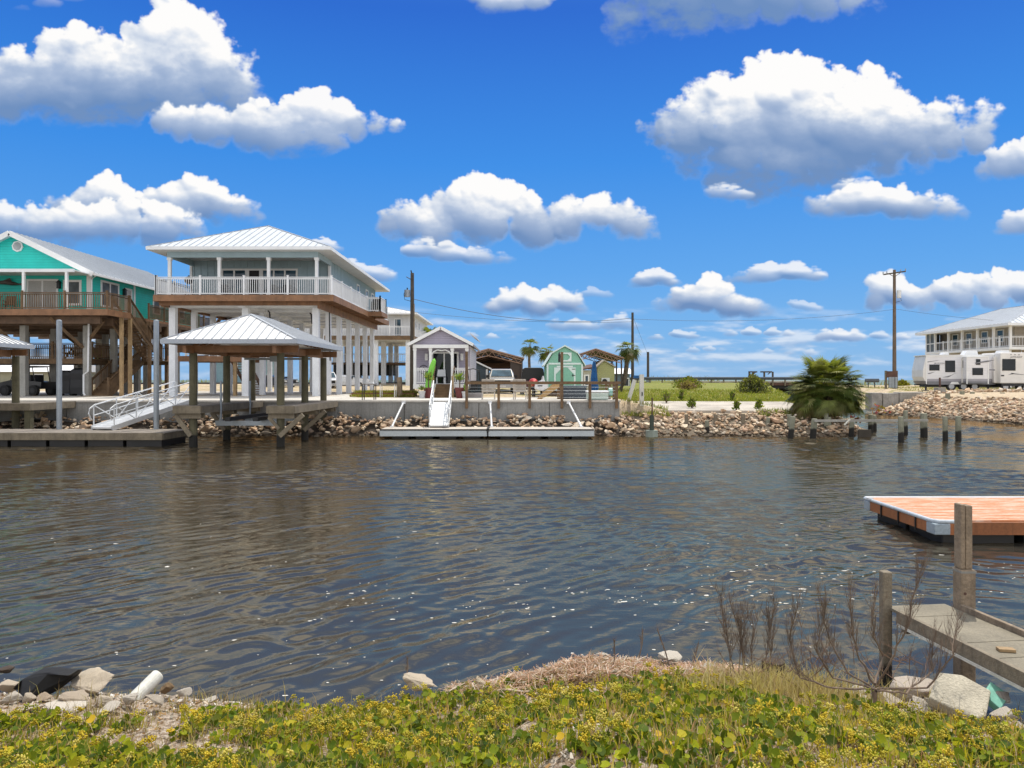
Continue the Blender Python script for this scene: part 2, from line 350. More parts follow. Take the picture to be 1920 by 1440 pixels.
# each cloud: (base y, darkness of its underside, opacity, puffs (x,y,r) in the picture-plane units 1400 = 45 degrees)
CLOUDS=[
 (240,.75,1,[(330,66,64),(300,105,70),(375,110,66),(150,125,76),(95,165,66),(30,165,70),(-50,170,80),(220,165,80),(330,170,74),(410,150,56),(455,118,24),(450,185,50),(140,190,60),(480,210,40)]),
 (288,.45,.97,[(588,205,44),(545,225,40),(630,222,42),(470,238,48),(410,240,38),(520,252,50),(600,255,46),(668,235,30),(705,232,22),(740,235,15),(560,268,36),(380,235,36),(340,232,34),(310,226,30)]),
 (420,.6,1,[(195,362,38),(220,380,40),(160,385,40),(335,374,42),(370,378,38),(300,385,34),(115,400,34),(260,400,40),(410,392,34),(450,400,30),(480,408,16),(75,412,26),(330,400,40)]),
 (462,.75,.92,[(60,425,36),(130,425,48),(220,425,52),(300,428,46),(0,415,40),(-60,410,40),(360,432,30),(175,430,50),(90,430,40)]),
 (480,.55,1,[(905,362,42),(865,376,40),(945,372,38),(985,392,34),(830,395,38),(768,418,40),(735,425,30),(900,410,60),(1062,388,26),(1120,400,36),(1060,412,44),(1170,415,36),(1200,425,30),(1000,425,50),(820,440,44),(1225,436,16)]),
 (500,.3,.8,[(840,478,24),(900,484,22),(790,470,24),(940,486,14)]),
 (374,.78,1,[(1455,140,46),(1425,160,46),(1495,138,34),(1535,155,44),(1575,150,26),(1350,165,36),(1320,185,38),(1380,180,44),(1640,175,44),(1670,180,36),(1600,190,46),(1712,205,28),(1400,230,78),(1500,230,84),(1600,240,84),(1690,245,60),(1770,225,40),(1810,215,28),(1850,222,32),(1830,255,38),(1250,240,38),(1225,240,24),(1300,255,60),(1770,265,44),(1380,300,66),(1470,310,66),(1560,305,62),(1660,290,48),(1290,300,40),(1730,292,36),(1420,340,46),(1360,335,44),(1500,345,44),(1560,342,38)]),
 (378,.3,.75,[(1350,362,18),(1380,366,18),(1590,352,18),(1620,352,20)]),
 (414,.4,.97,[(1535,388,24),(1590,380,32),(1630,378,34),(1680,382,34),(1730,388,30),(1775,394,26),(1800,402,14),(1560,398,24)]),
 (70,.75,.95,[(1180,38,40),(1240,22,46),(1300,8,60),(1380,0,60),(1460,-6,56),(1530,-10,50),(1600,-5,36),(1640,6,18),(1160,55,26),(1220,-60,80),(1350,-70,90),(1480,-70,70),(1270,40,30)]),
 (22,.3,.9,[(920,8,22),(960,6,26),(1000,0,24),(890,-10,20),(1030,-14,18)]),
 (335,.4,.95,[(1880,312,34),(1915,305,40),(1960,300,46),(1845,325,20)]),
 (442,.3,.9,[(1905,425,26),(1880,436,14),(1945,420,34)]),
 (597,.5,.95,[(985,558,22),(955,566,24),(930,576,20),(1040,555,22),(1065,566,24),(1085,580,14),(1010,575,28)]),
 (598,.5,1,[(1330,536,22),(1350,545,22),(1290,560,26),(1320,562,30),(1370,572,28),(1410,578,24),(1435,582,18),(1240,577,16),(1265,572,20)]),
 (536,.35,.8,[(1460,508,20),(1490,512,22),(1520,518,18),(1400,524,18),(1430,518,22),(1370,528,12)]),
 (543,.4,.85,[(1232,520,20),(1210,528,18),(1255,530,14),(1190,536,10)]),
 (592,.4,.95,[(1650,540,26),(1680,545,30),(1640,562,24),(1710,560,26),(1740,555,20),(1770,545,26),(1810,538,26),(1840,535,24),(1880,536,28),(1920,540,32),(1800,560,30),(1860,562,30),(1960,550,36),(1735,575,20)]),
 (648,.3,.75,[(1550,630,14),(1575,630,16),(1605,633,14),(1535,636,8)]),
 (650,.3,.6,[(1650,630,12),(1690,634,10),(1750,640,10),(1780,642,12),(1820,645,12)]),
 (636,.3,.6,[(1370,627,9),(1410,624,11),(1450,625,10),(1480,628,8)]),
 (640,.3,.6,[(1275,628,11),(1300,632,9),(1230,636,10),(1195,640,9)]),
 (625,.3,.65,[(1160,606,18),(1180,612,16),(1140,614,12),(1080,612,18),(1050,614,16),(1110,616,12)]),
 (635,.3,.55,[(880,632,10),(920,636,10),(960,640,9),(1000,642,9)]),
 (536,.3,.75,[(690,512,22),(712,518,20),(665,500,14),(640,492,10)]),
 (470,.3,.8,[(600,460,16),(620,468,14)]),
 (585,.2,.5,[(1505,575,12),(1525,580,12),(1490,570,8)]),
 (560,.2,.4,[(1110,552,14),(1130,556,14),(1095,556,8)]),
 (668,.2,.45,[(1440,660,7),(1480,664,8),(1520,662,7),(1330,655,7),(1300,658,8),(1000,660,8),(1040,664,7),(940,662,7)]),
 (560,.3,.5,[(250,540,20),(290,545,22),(320,548,18),(220,548,14)]),
 (12,.2,.3,[(40,20,10),(90,5,16),(20,30,8),(140,-5,14)]),
 (-180,.7,1,[(200,-260,90),(300,-290,110),(420,-270,90),(100,-240,60),(520,-240,60)]),
 (-260,.8,1,[(1000,-380,120),(1150,-420,150),(1300,-390,120),(850,-340,80),(1420,-340,70)]),
 (-200,.7,1,[(1750,-280,90),(1880,-320,120),(2020,-290,100),(1650,-250,50)]),
 (-560,.6,1,[(500,-720,150),(700,-760,160),(900,-700,120),(350,-660,100)]),
 (300,.6,1,[(-350,210,90),(-250,230,70),(-480,230,80),(-200,260,40)]),
 (480,.5,1,[(-300,430,50),(-230,440,40),(-400,435,50),(-520,440,40)]),
 (250,.6,1,[(2250,160,90),(2370,150,110),(2500,180,80),(2150,210,50)]),
 (500,.5,1,[(2150,450,50),(2240,440,60),(2340,455,50),(2080,470,30)]),
]
AZ=0.92; EL=0.86
def cloud_map(W=2000,HH=940,seed=5):
    az=np.linspace(-AZ,AZ,W,dtype=np.float32)[None,:]; el=np.linspace(0.0,EL,HH,dtype=np.float32)[:,None]
    X=(960+1400*np.tan(az)+0*el).astype(np.float32)
    Y=(712-1400*np.tan(el)/np.cos(az)).astype(np.float32)
    wx=fbm(X/60,Y/60,11,5,.55); wy=fbm(X/60+50,Y/60+20,31,5,.55)
    fine=fbm(X/34,Y/34,71,7,.66); wisp=fbm(X/90,Y/48,91,6,.62)
    A=np.zeros_like(X); L=np.zeros_like(X)
    rs=np.random.RandomState(seed)
    for (by,dark,op,puffs) in CLOUDS:
        rm=max(p[2] for p in puffs); ex=2.0*rm
        x0=min(p[0]-p[2] for p in puffs)-rm*.7; x1=max(p[0]+p[2] for p in puffs)+rm*.7
        y0=min(p[1]-p[2] for p in puffs)-rm*.7; y1=by+rm*.9
        m=(X>x0)&(X<x1)&(Y>y0)&(Y<y1)
        rows=np.where(m.any(1))[0]; cols=np.where(m.any(0))[0]
        if len(rows)==0: continue
        sl=np.s_[rows[0]:rows[-1]+1, cols[0]:cols[-1]+1]
        x=X[sl]; y=Y[sl]
        wa=.30*rm**.5*2.6
        qx=x+wx[sl]*wa; qy=y+wy[sl]*wa
        top=min(p[1]-p[2] for p in puffs); hgt=max(by-top,10)
        allp=[]
        for (cx,cy,r) in puffs:
            allp.append((cx,cy,r,0.0))
            for k in range(11):
                t=rs.uniform(-.25,3.4); rr=r*rs.uniform(.22,.46); d=r*rs.uniform(.5,.92)
                allp.append((cx+d*np.cos(t),cy-d*np.sin(t),rr,r*rs.uniform(.1,.7)))
                for j in range(3):
                    t2=t+rs.uniform(-1.3,1.3); r2=rr*rs.uniform(.3,.5)
                    allp.append((cx+d*np.cos(t)+rr*.8*np.cos(t2),cy-d*np.sin(t)-rr*.8*np.sin(t2),r2,r*rs.uniform(.1,.8)))
        H=np.zeros_like(x)-1e3; T=np.full_like(x,-2.0)
        sq=1.0 if rm>34 else (1.25 if rm>24 else 1.7)
        soft=1.0 if rm>34 else 1.5
        for (cx,cy,r,zo) in allp:
            d2=(((qx-cx)/(1.0 if sq==1 else sq*1.15))**2+((qy-cy)*(1.0 if sq==1 else sq*.9))**2)/(r*r)
            inside=1-d2
            np.maximum(T,inside*r/rm,out=T)
            h=np.where(inside>0,np.sqrt(np.maximum(inside,0))*r+zo,-1e3)
            np.maximum(H,h,out=H)
        cutn=(by-y+wisp[sl]*hgt*.22)/hgt
        ed=np.clip((x-x0)/(x1-x0)*2-1,-1,1); dens=T*2.4+fine[sl]*.42+wisp[sl]*(.42+.6*ed*ed)
        up=sst(.12,.65,cutn)
        lo=-.02-.22*(1-up); hi=lo+(.30+1.0*(1-up)+.7*ed*ed)*soft
        a=sst(lo,hi,dens)*sst(-.12,.22,cutn)*op
        Hn=np.where(H<-100,0,H)
        def bl(v,n):
            for _ in range(n):
                v=(2*v+np.roll(v,1,0)+np.roll(v,-1,0)+np.roll(v,1,1)+np.roll(v,-1,1))/6
            return v
        def box(v,n):
            for ax in (0,1):
                for _ in range(2):
                    p=np.pad(v,[(n+1,n) if k==ax else (0,0) for k in (0,1)],mode='edge').cumsum(ax,dtype=np.float64)
                    v=((p[2*n+1:]-p[:-2*n-1]) if ax==0 else (p[:,2*n+1:]-p[:,:-2*n-1]))/(2*n+1)
            return v.astype(np.float32)
        n1=max(2,int(rm/22)); n2=max(3,int(rm/6.0)); n3=max(4,int(rm/2.6))
        Hf=bl(Hn+fine[sl]*rm*.06,3); H1=box(Hn,n1); H2=box(Hn,n2); H3=box(Hn,n3)
        sx=np.maximum(np.gradient(x,axis=1),.2); sy=np.maximum(-np.gradient(y,axis=0),.2)
        def lam(h,k):
            gy,gx=np.gradient(h); gx=gx/sx*k; gy=gy/sy*k
            nz=1/np.sqrt(1+gx*gx+gy*gy)
            return (-gx*.36-gy*.80)*nz+nz*.40-.40
        l1=lam(Hf,.5); l2=lam(H1,.8); l3=lam(H2,1.0); l4=lam(H3,1.2)
        ao=np.clip((H1-H2)/(rm*.22),-1,1)
        vert=np.clip((by-y)/hgt+wisp[sl]*.30+fine[sl]*.05+.05*T,0,1.1)
        big=sst(.10,.98,vert)
        l=.27+.47*big+.95*l4*(.5+.5*big)+.55*l3*(.25+.75*big)+.30*l2*(.2+.8*big)+.12*l1*big+ao*.07*(.35+.65*big)
        thin=1-sst(.1,.9,dens)
        l=l*(1-.45*thin)+.66*.45*thin
        l=1.02-(1.02-l)*(.62+.5*dark)
        l=np.clip(l,.0,1.08)
        A0=A[sl];L0=L[sl]
        L[sl]=np.where(a>0,(l*a+L0*A0*(1-a))/np.maximum(a+A0*(1-a),1e-4),L0)
        A[sl]=a+A0*(1-a)
    st=fbm(X/150,Y/26,131,5,.6); st2=fbm(X/420,Y/150,151,3,.5)
    band=sst(560,625,Y)*(1-.55*sst(655,705,Y))
    a2=sst(-.10,.75,st+.5*st2)*band*.55
    stl=np.clip(.80+.5*(st-np.roll(st,-6,0)),.5,1.0)
    L=np.where(A+a2>0,(L*A+stl*a2*(1-A))/np.maximum(A+a2*(1-A),1e-4),L); A=A+a2*(1-A)
    return A,np.clip(L,0,1.1)
# ---------------------------------------------------------------- camera, sun, sky
cam=bpy.data.cameras.new('camera'); co_=bpy.data.objects.new('camera',cam); C.objects.link(co_); S.camera=co_
co_.location=(0,0,CZ); co_.rotation_euler=(R(90),0,0); cam.sensor_width=36; cam.lens=36*F/1920; cam.shift_y=-(720-HY)/1920
cam.clip_start=.05; cam.clip_end=9000
SUN_EL,SUN_AZ=R(66),R(27)          # azimuth from +Y towards +X
sl=bpy.data.lights.new('sun','SUN'); sl.energy=SUN; sl.angle=R(.53); sl.color=(1,.945,.85)
so=bpy.data.objects.new('sun',sl); C.objects.link(so); so.location=(20,40,60)
sd=Vector((math.sin(SUN_AZ)*math.cos(SUN_EL),math.cos(SUN_AZ)*math.cos(SUN_EL),math.sin(SUN_EL))); so.rotation_euler=sd.to_track_quat('Z','Y').to_euler()
W=bpy.data.worlds.new('World'); S.world=W; W.use_nodes=True; t=NT(W.node_tree); W.node_tree.nodes.clear()
sky=t.add('ShaderNodeTexSky',sky_type='NISHITA'); sky.sun_disc=False; sky.sun_elevation=SUN_EL; sky.sun_rotation=SUN_AZ; sky.air_density=1.0; sky.dust_density=.35; sky.ozone_density=2.2; sky.altitude=0
gen=t.add('ShaderNodeTexCoord').outputs['Generated']; sep=t.add('ShaderNodeSeparateXYZ'); t.l.new(gen,sep.inputs[0])
az=t.math('ARCTAN2',sep.outputs[0],sep.outputs[1]); el=t.math('ARCSINE',sep.outputs[2])
K=1/(SKY_STR*2**EXPO)
gr_=t.add('ShaderNodeValToRGB'); t.l.new(t.math('DIVIDE',t.math('MAXIMUM',el,0.0),1.5),gr_.inputs[0])
for i,(p_,c_) in enumerate(SKYCOL):
    e=gr_.color_ramp.elements[i] if i<2 else gr_.color_ramp.elements.new(p_/1.5)
    e.position=p_/1.5; e.color=(*lin(*c_),1)
grad=t.mix(1.0,gr_.outputs[0],(K,K,K),'MULTIPLY')
skyc=t.mix(.93,sky.outputs[0],grad)
skyfill=t.math('MAXIMUM',t.math('MULTIPLY',t.ramp(el,.49,.64),OVER),t.math('MULTIPLY',t.ramp(sep.outputs[1],.05,-.45),BACK))       # fill light added to the unseen sky overhead and behind the viewer
skyc=t.mix(t.ramp(t.math('MAXIMUM',t.ramp(el,.49,.64),t.ramp(sep.outputs[1],.05,-.45)),0,1,0,.8),skyc,t.mix(1.0,(1.0,.995,.985),t.math('MULTIPLY',skyfill,K),'MULTIPLY'))
uv=t.add('ShaderNodeCombineXYZ'); t.l.new(t.math('DIVIDE',t.math('ADD',az,AZ),2*AZ),uv.inputs[0]); t.l.new(t.math('DIVIDE',t.math('MAXIMUM',el,0.0),EL),uv.inputs[1])
Amap,Lmap=cloud_map()
img=bpy.data.images.new('cloud_map',Amap.shape[1],Amap.shape[0],alpha=False,float_buffer=True); img.colorspace_settings.name='Non-Color'
buf=np.ones((Amap.shape[0],Amap.shape[1],4),dtype=np.float32); buf[...,0]=Amap; buf[...,1]=Lmap; img.pixels.foreach_set(buf.ravel()); img.update(); img.pack()
tx=t.add('ShaderNodeTexImage'); tx.image=img; tx.extension='MIRROR'; tx.interpolation='Cubic'; t.l.new(uv.outputs[0],tx.inputs[0])
ch=t.add('ShaderNodeSeparateColor'); t.l.new(tx.outputs[0],ch.inputs[0])
cr=t.add('ShaderNodeValToRGB'); cr.color_ramp.elements[0].position=0; cr.color_ramp.elements[0].color=(*mul(lin(112,145,192),1),1); cr.color_ramp.elements[1].position=1; cr.color_ramp.elements[1].color=(*lin(254,253,252),1)
e=cr.color_ramp.elements.new(.5); e.color=(*lin(176,193,220),1); e=cr.color_ramp.elements.new(.78); e.color=(*lin(222,229,240),1)
t.l.new(ch.outputs[1],cr.inputs[0])
cb=t.mix(1.0,cr.outputs[0],(CLOUD_B*K,CLOUD_B*K,CLOUD_B*K),'MULTIPLY')
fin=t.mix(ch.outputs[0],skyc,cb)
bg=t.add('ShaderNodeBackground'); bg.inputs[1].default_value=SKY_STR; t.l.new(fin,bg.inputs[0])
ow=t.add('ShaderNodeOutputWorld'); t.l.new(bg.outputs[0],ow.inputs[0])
S.view_settings.view_transform='Standard'; S.view_settings.look='None'; S.view_settings.exposure=EXPO; S.view_settings.gamma=1
S.cycles.max_bounces=8; S.cycles.diffuse_bounces=4; S.cycles.glossy_bounces=4; S.cycles.transparent_max_bounces=8; S.cycles.sample_clamp_indirect=6
S.cycles.use_denoising=True; S.cycles.denoising_prefilter='ACCURATE'
# ---------------------------------------------------------------- land across the canal
WALLY=36.0; WALLX1=5.2
def sm(a,b,x): t=np.clip((x-a)/(b-a),0,1); return t*t*(3-2*t)
def rightbank(Y):   # x of the waterline of the far right bank
    return np.interp(Y,[0,40,43,52,55.5,60,86,100,120],[33,30.5,29.5,28.8,27.2,29.5,36.5,38,40])
def pointedge(Y):   # x of the end of the rubble point beside the round palm
    return np.interp(Y,[33,34.2,37,45,60,86,100,120],[13,15.4,17.6,20,24,31.5,33,34])
def gz(X,Y):
    X=np.asarray(X,float); Y=np.asarray(Y,float)
    a=np.where(Y>36.15,G,-1.2)                                         # behind the sea wall
    front=np.interp(X,[4.5,7,10,14,17,22],[34.4,34.3,34.2,34.0,34.2,36])
    rise=np.clip((Y-front)/2.3,-.6,1)*1.0                              # rubble slope of the point
    back=1.02+.28*sm(37,46,Y)+.85*sm(45,86,Y)+.25*sm(84,90,Y)
    p=np.minimum(rise,back); p=np.where(Y>front+2.3,back,p)
    side=np.clip((pointedge(Y)-X)/2.2,-.8,2)*1.0
    p=np.minimum(p,np.where(side<1,side,9))
    k=sm(5.0,8.5,X)*1.0
    left=np.where(Y>36.15,G+.5*sm(60,88,Y),-1.2)
    h1=np.where(X<WALLX1,left,np.where(Y>36.15,left*(1-k)+p*k,p))
    h1=np.where((X>=WALLX1)&(Y<=36.6),p,h1)
    d=X-rightbank(Y)
    h2=np.clip(d/3.9,-.6,1)*1.58
    h2=np.where(d>3.9,1.58+.10*sm(3.9,8,d)+.08*sm(60,80,Y),h2)
    h=np.maximum(h1,h2)
    h=h*(1-sm(118,132,Y))-1.5*sm(118,132,Y)
    return h
xs=np.concatenate([np.arange(-120,-40,2.5),np.arange(-40,70,.5),np.arange(70,150,2.5)]); ys=np.concatenate([np.arange(31,62,.45),np.arange(62,136,1.2)])
ys=np.sort(np.concatenate([ys,[36.1,36.2]]))
GX,GY=np.meshgrid(xs,ys); nz=fbm((GX/3.1).astype(np.float32),(GY/3.1).astype(np.float32),301,4); GZ=gz(GX,GY); GZ=GZ+np.where((GZ>.2)&((GX>6)|(GY>44)),nz*.09,0)-.02
nx,ny=len(xs),len(ys); idx=np.arange(nx*ny).reshape(ny,nx); FQ=np.stack([idx[:-1,:-1],idx[:-1,1:],idx[1:,1:],idx[1:,:-1]],-1).reshape(-1,4)
m,t,b=newmat('far_ground')
at=t.add('ShaderNodeAttribute',attribute_name='Col').outputs['Color']; sepc=t.add('ShaderNodeSeparateColor'); t.l.new(at,sepc.inputs[0])
co=t.add('ShaderNodeTexCoord').outputs['Object']; n1=t.noise(co,.5,6,.65); n2=t.noise(co,3.5,5,.7); n3=t.noise(co,14,3,.7)
sand=t.mix(t.ramp(n2,.3,.7),(.42,.32,.20),(.58,.47,.33)); sand=t.mix(t.ramp(n3,.35,.65),t.mix(.25,sand,(.05,.04,.03)),sand)
gr=t.mix(t.ramp(n2,.3,.7),(.13,.17,.012),(.26,.27,.03)); gr=t.mix(t.ramp(n1,.45,.75),gr,(.24,.19,.05)); gr=t.mix(t.ramp(n3,.3,.7),t.mix(.4,gr,(.01,.015,.004)),gr)
gm=t.math('ADD',sepc.outputs[0],t.math('MULTIPLY',t.math('SUBTRACT',n1,.5),1.3)); col=t.mix(t.ramp(gm,.38,.62),sand,gr)
col=t.mix(sepc.outputs[1],col,(.06,.048,.036)); t.l.new(col,b.inputs['Base Color']); b.inputs['Roughness'].default_value=.95
bp=t.add('ShaderNodeBump'); bp.inputs['Strength'].default_value=.6; bp.inputs['Distance'].default_value=.05; t.l.new(n3,bp.inputs['Height']); t.l.new(bp.outputs[0],b.inputs['Normal'])
gcol=np.zeros((ny,nx,3)); lawn=((GX>6.2)&(GX<rightbank(GY)-3)&(GY>44.0))*.72+((GX<6.2)&(GY>43)&(GX>-9.5))*.45+((GX>29)&(GY>56))*.42+((GX<-9.5)&(GY>64))*.4
gcol[...,0]=np.clip(lawn,0,1); gcol[...,1]=(GZ<.9)*(GY<60)*.8*((GX>5))
ground=npmesh('ground',np.stack([GX,GY,GZ],-1).reshape(-1,3),FQ,m,gcol.reshape(-1,3),True,'structure')
# ---------------------------------------------------------------- water
def waves(X,Y,dmin):
    rs=np.random.RandomState(42); Z=np.zeros_like(X)
    patch=(.38+1.0*sst(-.4,.4,fbm(X/6,Y/9,211,3)))*(.42+.75*sst(6,14,Y))
    FARW=sst(9,19,Y+.25*X); WB_=sst(-1,7,X+.25*Y-4); WA=1.1-.7*WB_; WB=.45+.85*WB_
    for k in range(96):
        lam=.20*(.50/.20)**rs.rand() if k<76 else .7*(1.6/.7)**rs.rand(); ga=k%3<2; an0=R(136) if ga else R(66); dv=rs.randn(); kk=2*math.pi/lam; ang=an0+dv*.24; ang2=R(93)+dv*.30; kx,ky=math.cos(ang)*kk,math.sin(ang)*kk; qx,qy=math.cos(ang2)*kk,math.sin(ang2)*kk
        amp=WAMP*lam*(1.0 if k<76 else .8); ph=rs.rand()*6.28
        att=np.clip((lam/dmin-2.2)/1.6,0,1)
        Z+=amp*att*((1-FARW)*(WA if ga else WB)*np.sin(kx*X+ky*Y+ph+1.3*WX)+FARW*.80*np.sin(qx*X+qy*Y+ph*2+1.0*WX))
    return Z*patch
NR,NC,WA0,WA1=1120,960,4.2,66.0
rows=WA0*(WA1/WA0)**(np.linspace(0,1,NR)); th=np.linspace(-.95,.95,NC)
WXg=np.tan(th)[None,:]*rows[:,None]; WYg=np.repeat(rows[:,None],NC,1); WXg=WXg.astype(np.float32); WYg=WYg.astype(np.float32)
WX=fbm(WXg/2.3,WYg/2.3,221,3); dm=(np.gradient(rows)[:,None]).astype(np.float32)*np.ones_like(WXg)
WZ=waves(WXg,WYg,dm)
m,t,b=newmat('canal_water')
co=t.add('ShaderNodeTexCoord').outputs['Object']; mp=t.add('ShaderNodeMapping'); mp.inputs['Rotation'].default_value=(0,0,R(-10)); mp.inputs['Scale'].default_value=(.8,2.6,1); t.l.new(co,mp.inputs[0])
a1=t.noise(mp.outputs[0],3.4,3,.55,.4); a2=t.noise(mp.outputs[0],9,2,.5,.3); a3=t.noise(mp.outputs[0],1.1,3,.5,.5)
sp=t.add('ShaderNodeSeparateXYZ'); t.l.new(co,sp.inputs[0]); far=t.ramp(sp.outputs[1],5,20); gust=t.ramp(t.noise(co,.16,3,.5),.35,.65,.35,1.0)
h=t.math('ADD',t.math('MULTIPLY',a1,.030),t.math('ADD',t.math('MULTIPLY',a2,.010),t.math('MULTIPLY',a3,.012))); h=t.math('MULTIPLY',t.math('MULTIPLY',h,gust),t.math('ADD',t.math('MULTIPLY',far,.36),.08))
bp=t.add('ShaderNodeBump'); bp.inputs['Strength'].default_value=1.0; bp.inputs['Distance'].default_value=WBUMP; t.l.new(h,bp.inputs['Height'])
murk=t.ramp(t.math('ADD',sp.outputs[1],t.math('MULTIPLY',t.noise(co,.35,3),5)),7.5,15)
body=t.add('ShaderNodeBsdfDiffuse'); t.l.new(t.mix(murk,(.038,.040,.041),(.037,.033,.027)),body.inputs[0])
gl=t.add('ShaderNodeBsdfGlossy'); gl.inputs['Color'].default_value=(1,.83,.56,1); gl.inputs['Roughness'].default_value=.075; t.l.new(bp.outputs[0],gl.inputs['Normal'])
fr=t.add('ShaderNodeFresnel'); fr.inputs[0].default_value=1.68; t.l.new(bp.outputs[0],fr.inputs['Normal'])
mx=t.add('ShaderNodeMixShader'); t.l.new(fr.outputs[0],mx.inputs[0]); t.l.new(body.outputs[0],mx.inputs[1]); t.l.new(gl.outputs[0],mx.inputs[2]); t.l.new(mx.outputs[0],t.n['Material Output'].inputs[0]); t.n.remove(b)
wi=np.arange(NR*NC).reshape(NR,NC); WF=np.stack([wi[:-1,:-1],wi[:-1,1:],wi[1:,1:],wi[1:,:-1]],-1).reshape(-1,4)
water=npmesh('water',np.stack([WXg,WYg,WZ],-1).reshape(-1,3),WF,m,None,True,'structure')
sea=MB(); sea.add([(-6000,-60,-.30),(6000,-60,-.30),(6000,8000,-.30),(-6000,8000,-.30)],[(0,1,2,3)])
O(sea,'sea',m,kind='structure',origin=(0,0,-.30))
# ---------------------------------------------------------------- hard standing and sea wall
pt=MB(); pt.box(-60,-9.0,36.06,66,1.45,G+.004); O(pt,'patio',concl,kind='structure')
pt=MB(); pt.box(-8.996,WALLX1-.02,36.06,41.8,1.45,G); O(pt,'patio',concl,kind='structure')
w=T('seawall','gray stained concrete sea wall running along the far shore','sea wall',(0,WALLY,0))
x=-60.0
for k,xe in enumerate([-45,-36.5,-31,-26,-21.5,-17,-12.6,-8.4,-5.2,-1.6,1.8,WALLX1]):
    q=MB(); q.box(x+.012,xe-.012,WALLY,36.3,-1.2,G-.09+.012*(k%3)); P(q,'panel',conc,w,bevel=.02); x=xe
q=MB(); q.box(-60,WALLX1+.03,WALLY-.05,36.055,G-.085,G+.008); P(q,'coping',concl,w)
q=MB(); q.box(WALLX1-.25,WALLX1,36.305,40.5,-.8,G-.01); P(q,'return_wall',conc,w)
rp=MB(); zf=lambda X,Y: float(gz(np.array([X]),np.array([Y]))[0])
rp.add([(6.4,36.75,1.10),(15.6,36.75,1.07),(15.9,43.5,1.33),(6.2,43.5,1.36),(6.4,36.75,.72),(15.6,36.75,.72),(15.9,43.5,.9),(6.2,43.5,.9)],[(0,1,2,3),(0,4,5,1),(1,5,6,2),(2,6,7,3),(3,7,4,0)])
O(rp,'slab',concp2,'pale weathered concrete slab behind the rubble of the point','concrete slab')
rd=MB(); rd.add([(-120,88,2.13),(22,88,2.36),(22,96,2.36),(-120,96,2.13)],[(0,1,2,3)]); rd.add([(-120,88,1.2),(22,88,1.2),(22,88,2.36),(-120,88,2.13)],[(0,1,2,3)])
O(rd,'road',asphalt,kind='structure')
def stairs(par,x0,x1,ya,za,yb,zb,n,mat,rail=None,name='stairs',posts=None,closed=False,h=.95,sides=(0,1)):
    """a straight flight along Y from (ya,za) up to (yb,zb): treads + stringers, optional side railings"""
    m=MB()
    for i in range(n):
        t=(i+.5)/n; y=ya+(yb-ya)*t; z=za+(zb-za)*(i+1)/n; d=abs(yb-ya)/n*.55; m.box(x0+.06,x1-.06,y-d,y+d,z-.05,z)
        if closed: m.box(x0+.06,x1-.06,y-.02-d*(1 if yb>ya else -1),y+.02-d*(1 if yb>ya else -1),z-(zb-za)/n,z-.05)
    for x in (x0+.03,x1-.03): m.bar((x,ya,za-.02),(x,yb,zb-.12),.06,.3)
    s=P(m,name,mat,par)
    for k in sides if rail else ():
        x=(x0,x1)[k]; railing(par,((x,ya),(x,yb)),za,h,rail,gap=.14,post=2.4,z2=zb)
    return s
# ================================================================ teal house on stilts
h=T('stilt_house','teal green gabled house on concrete stilts with brown wooden decks and stairs','house',(-30.3,45.5,G))
FZ=6.65; hx0,hx1=-34.9,-25.7; ap=11.42; ez=9.15
b=MB(); 
b.add([(hx0,45.5,FZ),(hx1,45.5,FZ),(hx1,45.5,ez),(-30.3,45.5,ap),(hx0,45.5,ez),(hx0,61.5,FZ),(hx1,61.5,FZ),(hx1,61.5,ez),(-30.3,61.5,ap),(hx0,61.5,ez)],
      [(0,1,2,3,4),(5,9,8,7,6),(1,6,7,2),(5,0,4,9),(0,5,6,1)]); wall=P(b,'wall',teal,h)
for a in ((hx1-.2,hx1,45.46,45.5),(hx0,hx0+.2,45.46,45.5),(hx1,hx1+.04,45.46,45.66),(hx1,hx1+.04,50.7,50.9)): t=MB(); t.box(*a,FZ,ez); P(t,'corner_board',trimw,h)
rf=MB(); ox=.45; k=(ap-ez)/4.6; th=.13
pr=[(-30.3,45.0,ap+.14),(-30.3+4.6+ox,45.0,ez+.14-ox*k),(-30.3+4.6+ox,45.0,ez-ox*k),(-30.3,45.0,ap),(-30.3-4.6-ox,45.0,ez-ox*k),(-30.3-4.6-ox,45.0,ez+.14-ox*k)]
rf.prism(pr,(0,17,0)); rfo=P(rf,'roof',metalroof,h)
sm_=MB(); seams(sm_,[(pr[1][0],45.0,pr[1][2]),(pr[1][0],62,pr[1][2]),(-30.3,62,ap+.14),(-30.3,45,ap+.14)],.45); seams(sm_,[(pr[5][0],45.0,pr[5][2]),(pr[5][0],62,pr[5][2]),(-30.3,62,ap+.14),(-30.3,45,ap+.14)],.45); P(sm_,'roof_seams',seam,rfo)
rk=MB()
for s in (1,-1):
    rk.bar((-30.3,44.97,ap+.02),(-30.3+s*(4.6+ox),44.97,ez-ox*k+.02),.05,.30); rk.box(*sorted((-30.3+s*(4.6+ox),-30.3+s*(4.6+ox+.11))),45,62,ez-ox*k-.03,ez-ox*k+.12)
P(rk,'rake_board',trimw,rfo)
v=MB(); 
v.tube([(-30.1,45.5,10.72),(-30.1,45.42,10.72)],.34,8); vo=P(v,'gable_vent',trimw,h); v=MB(); v.tube([(-30.1,45.43,10.72),(-30.1,45.40,10.72)],.25,8); P(v,'vent_grille',M('grille_gray',(.42,.43,.44),.6),vo)
window(h,'x',-29.45,-27.75,FZ+.05,8.62,45.5,pm=blind,mull=(-28.6,),name='sliding_door',fr=.11)
window(h,'x',-27.2,-26.35,7.25,8.55,45.5,pm=screen,bars=(7.9,),fr=.13)
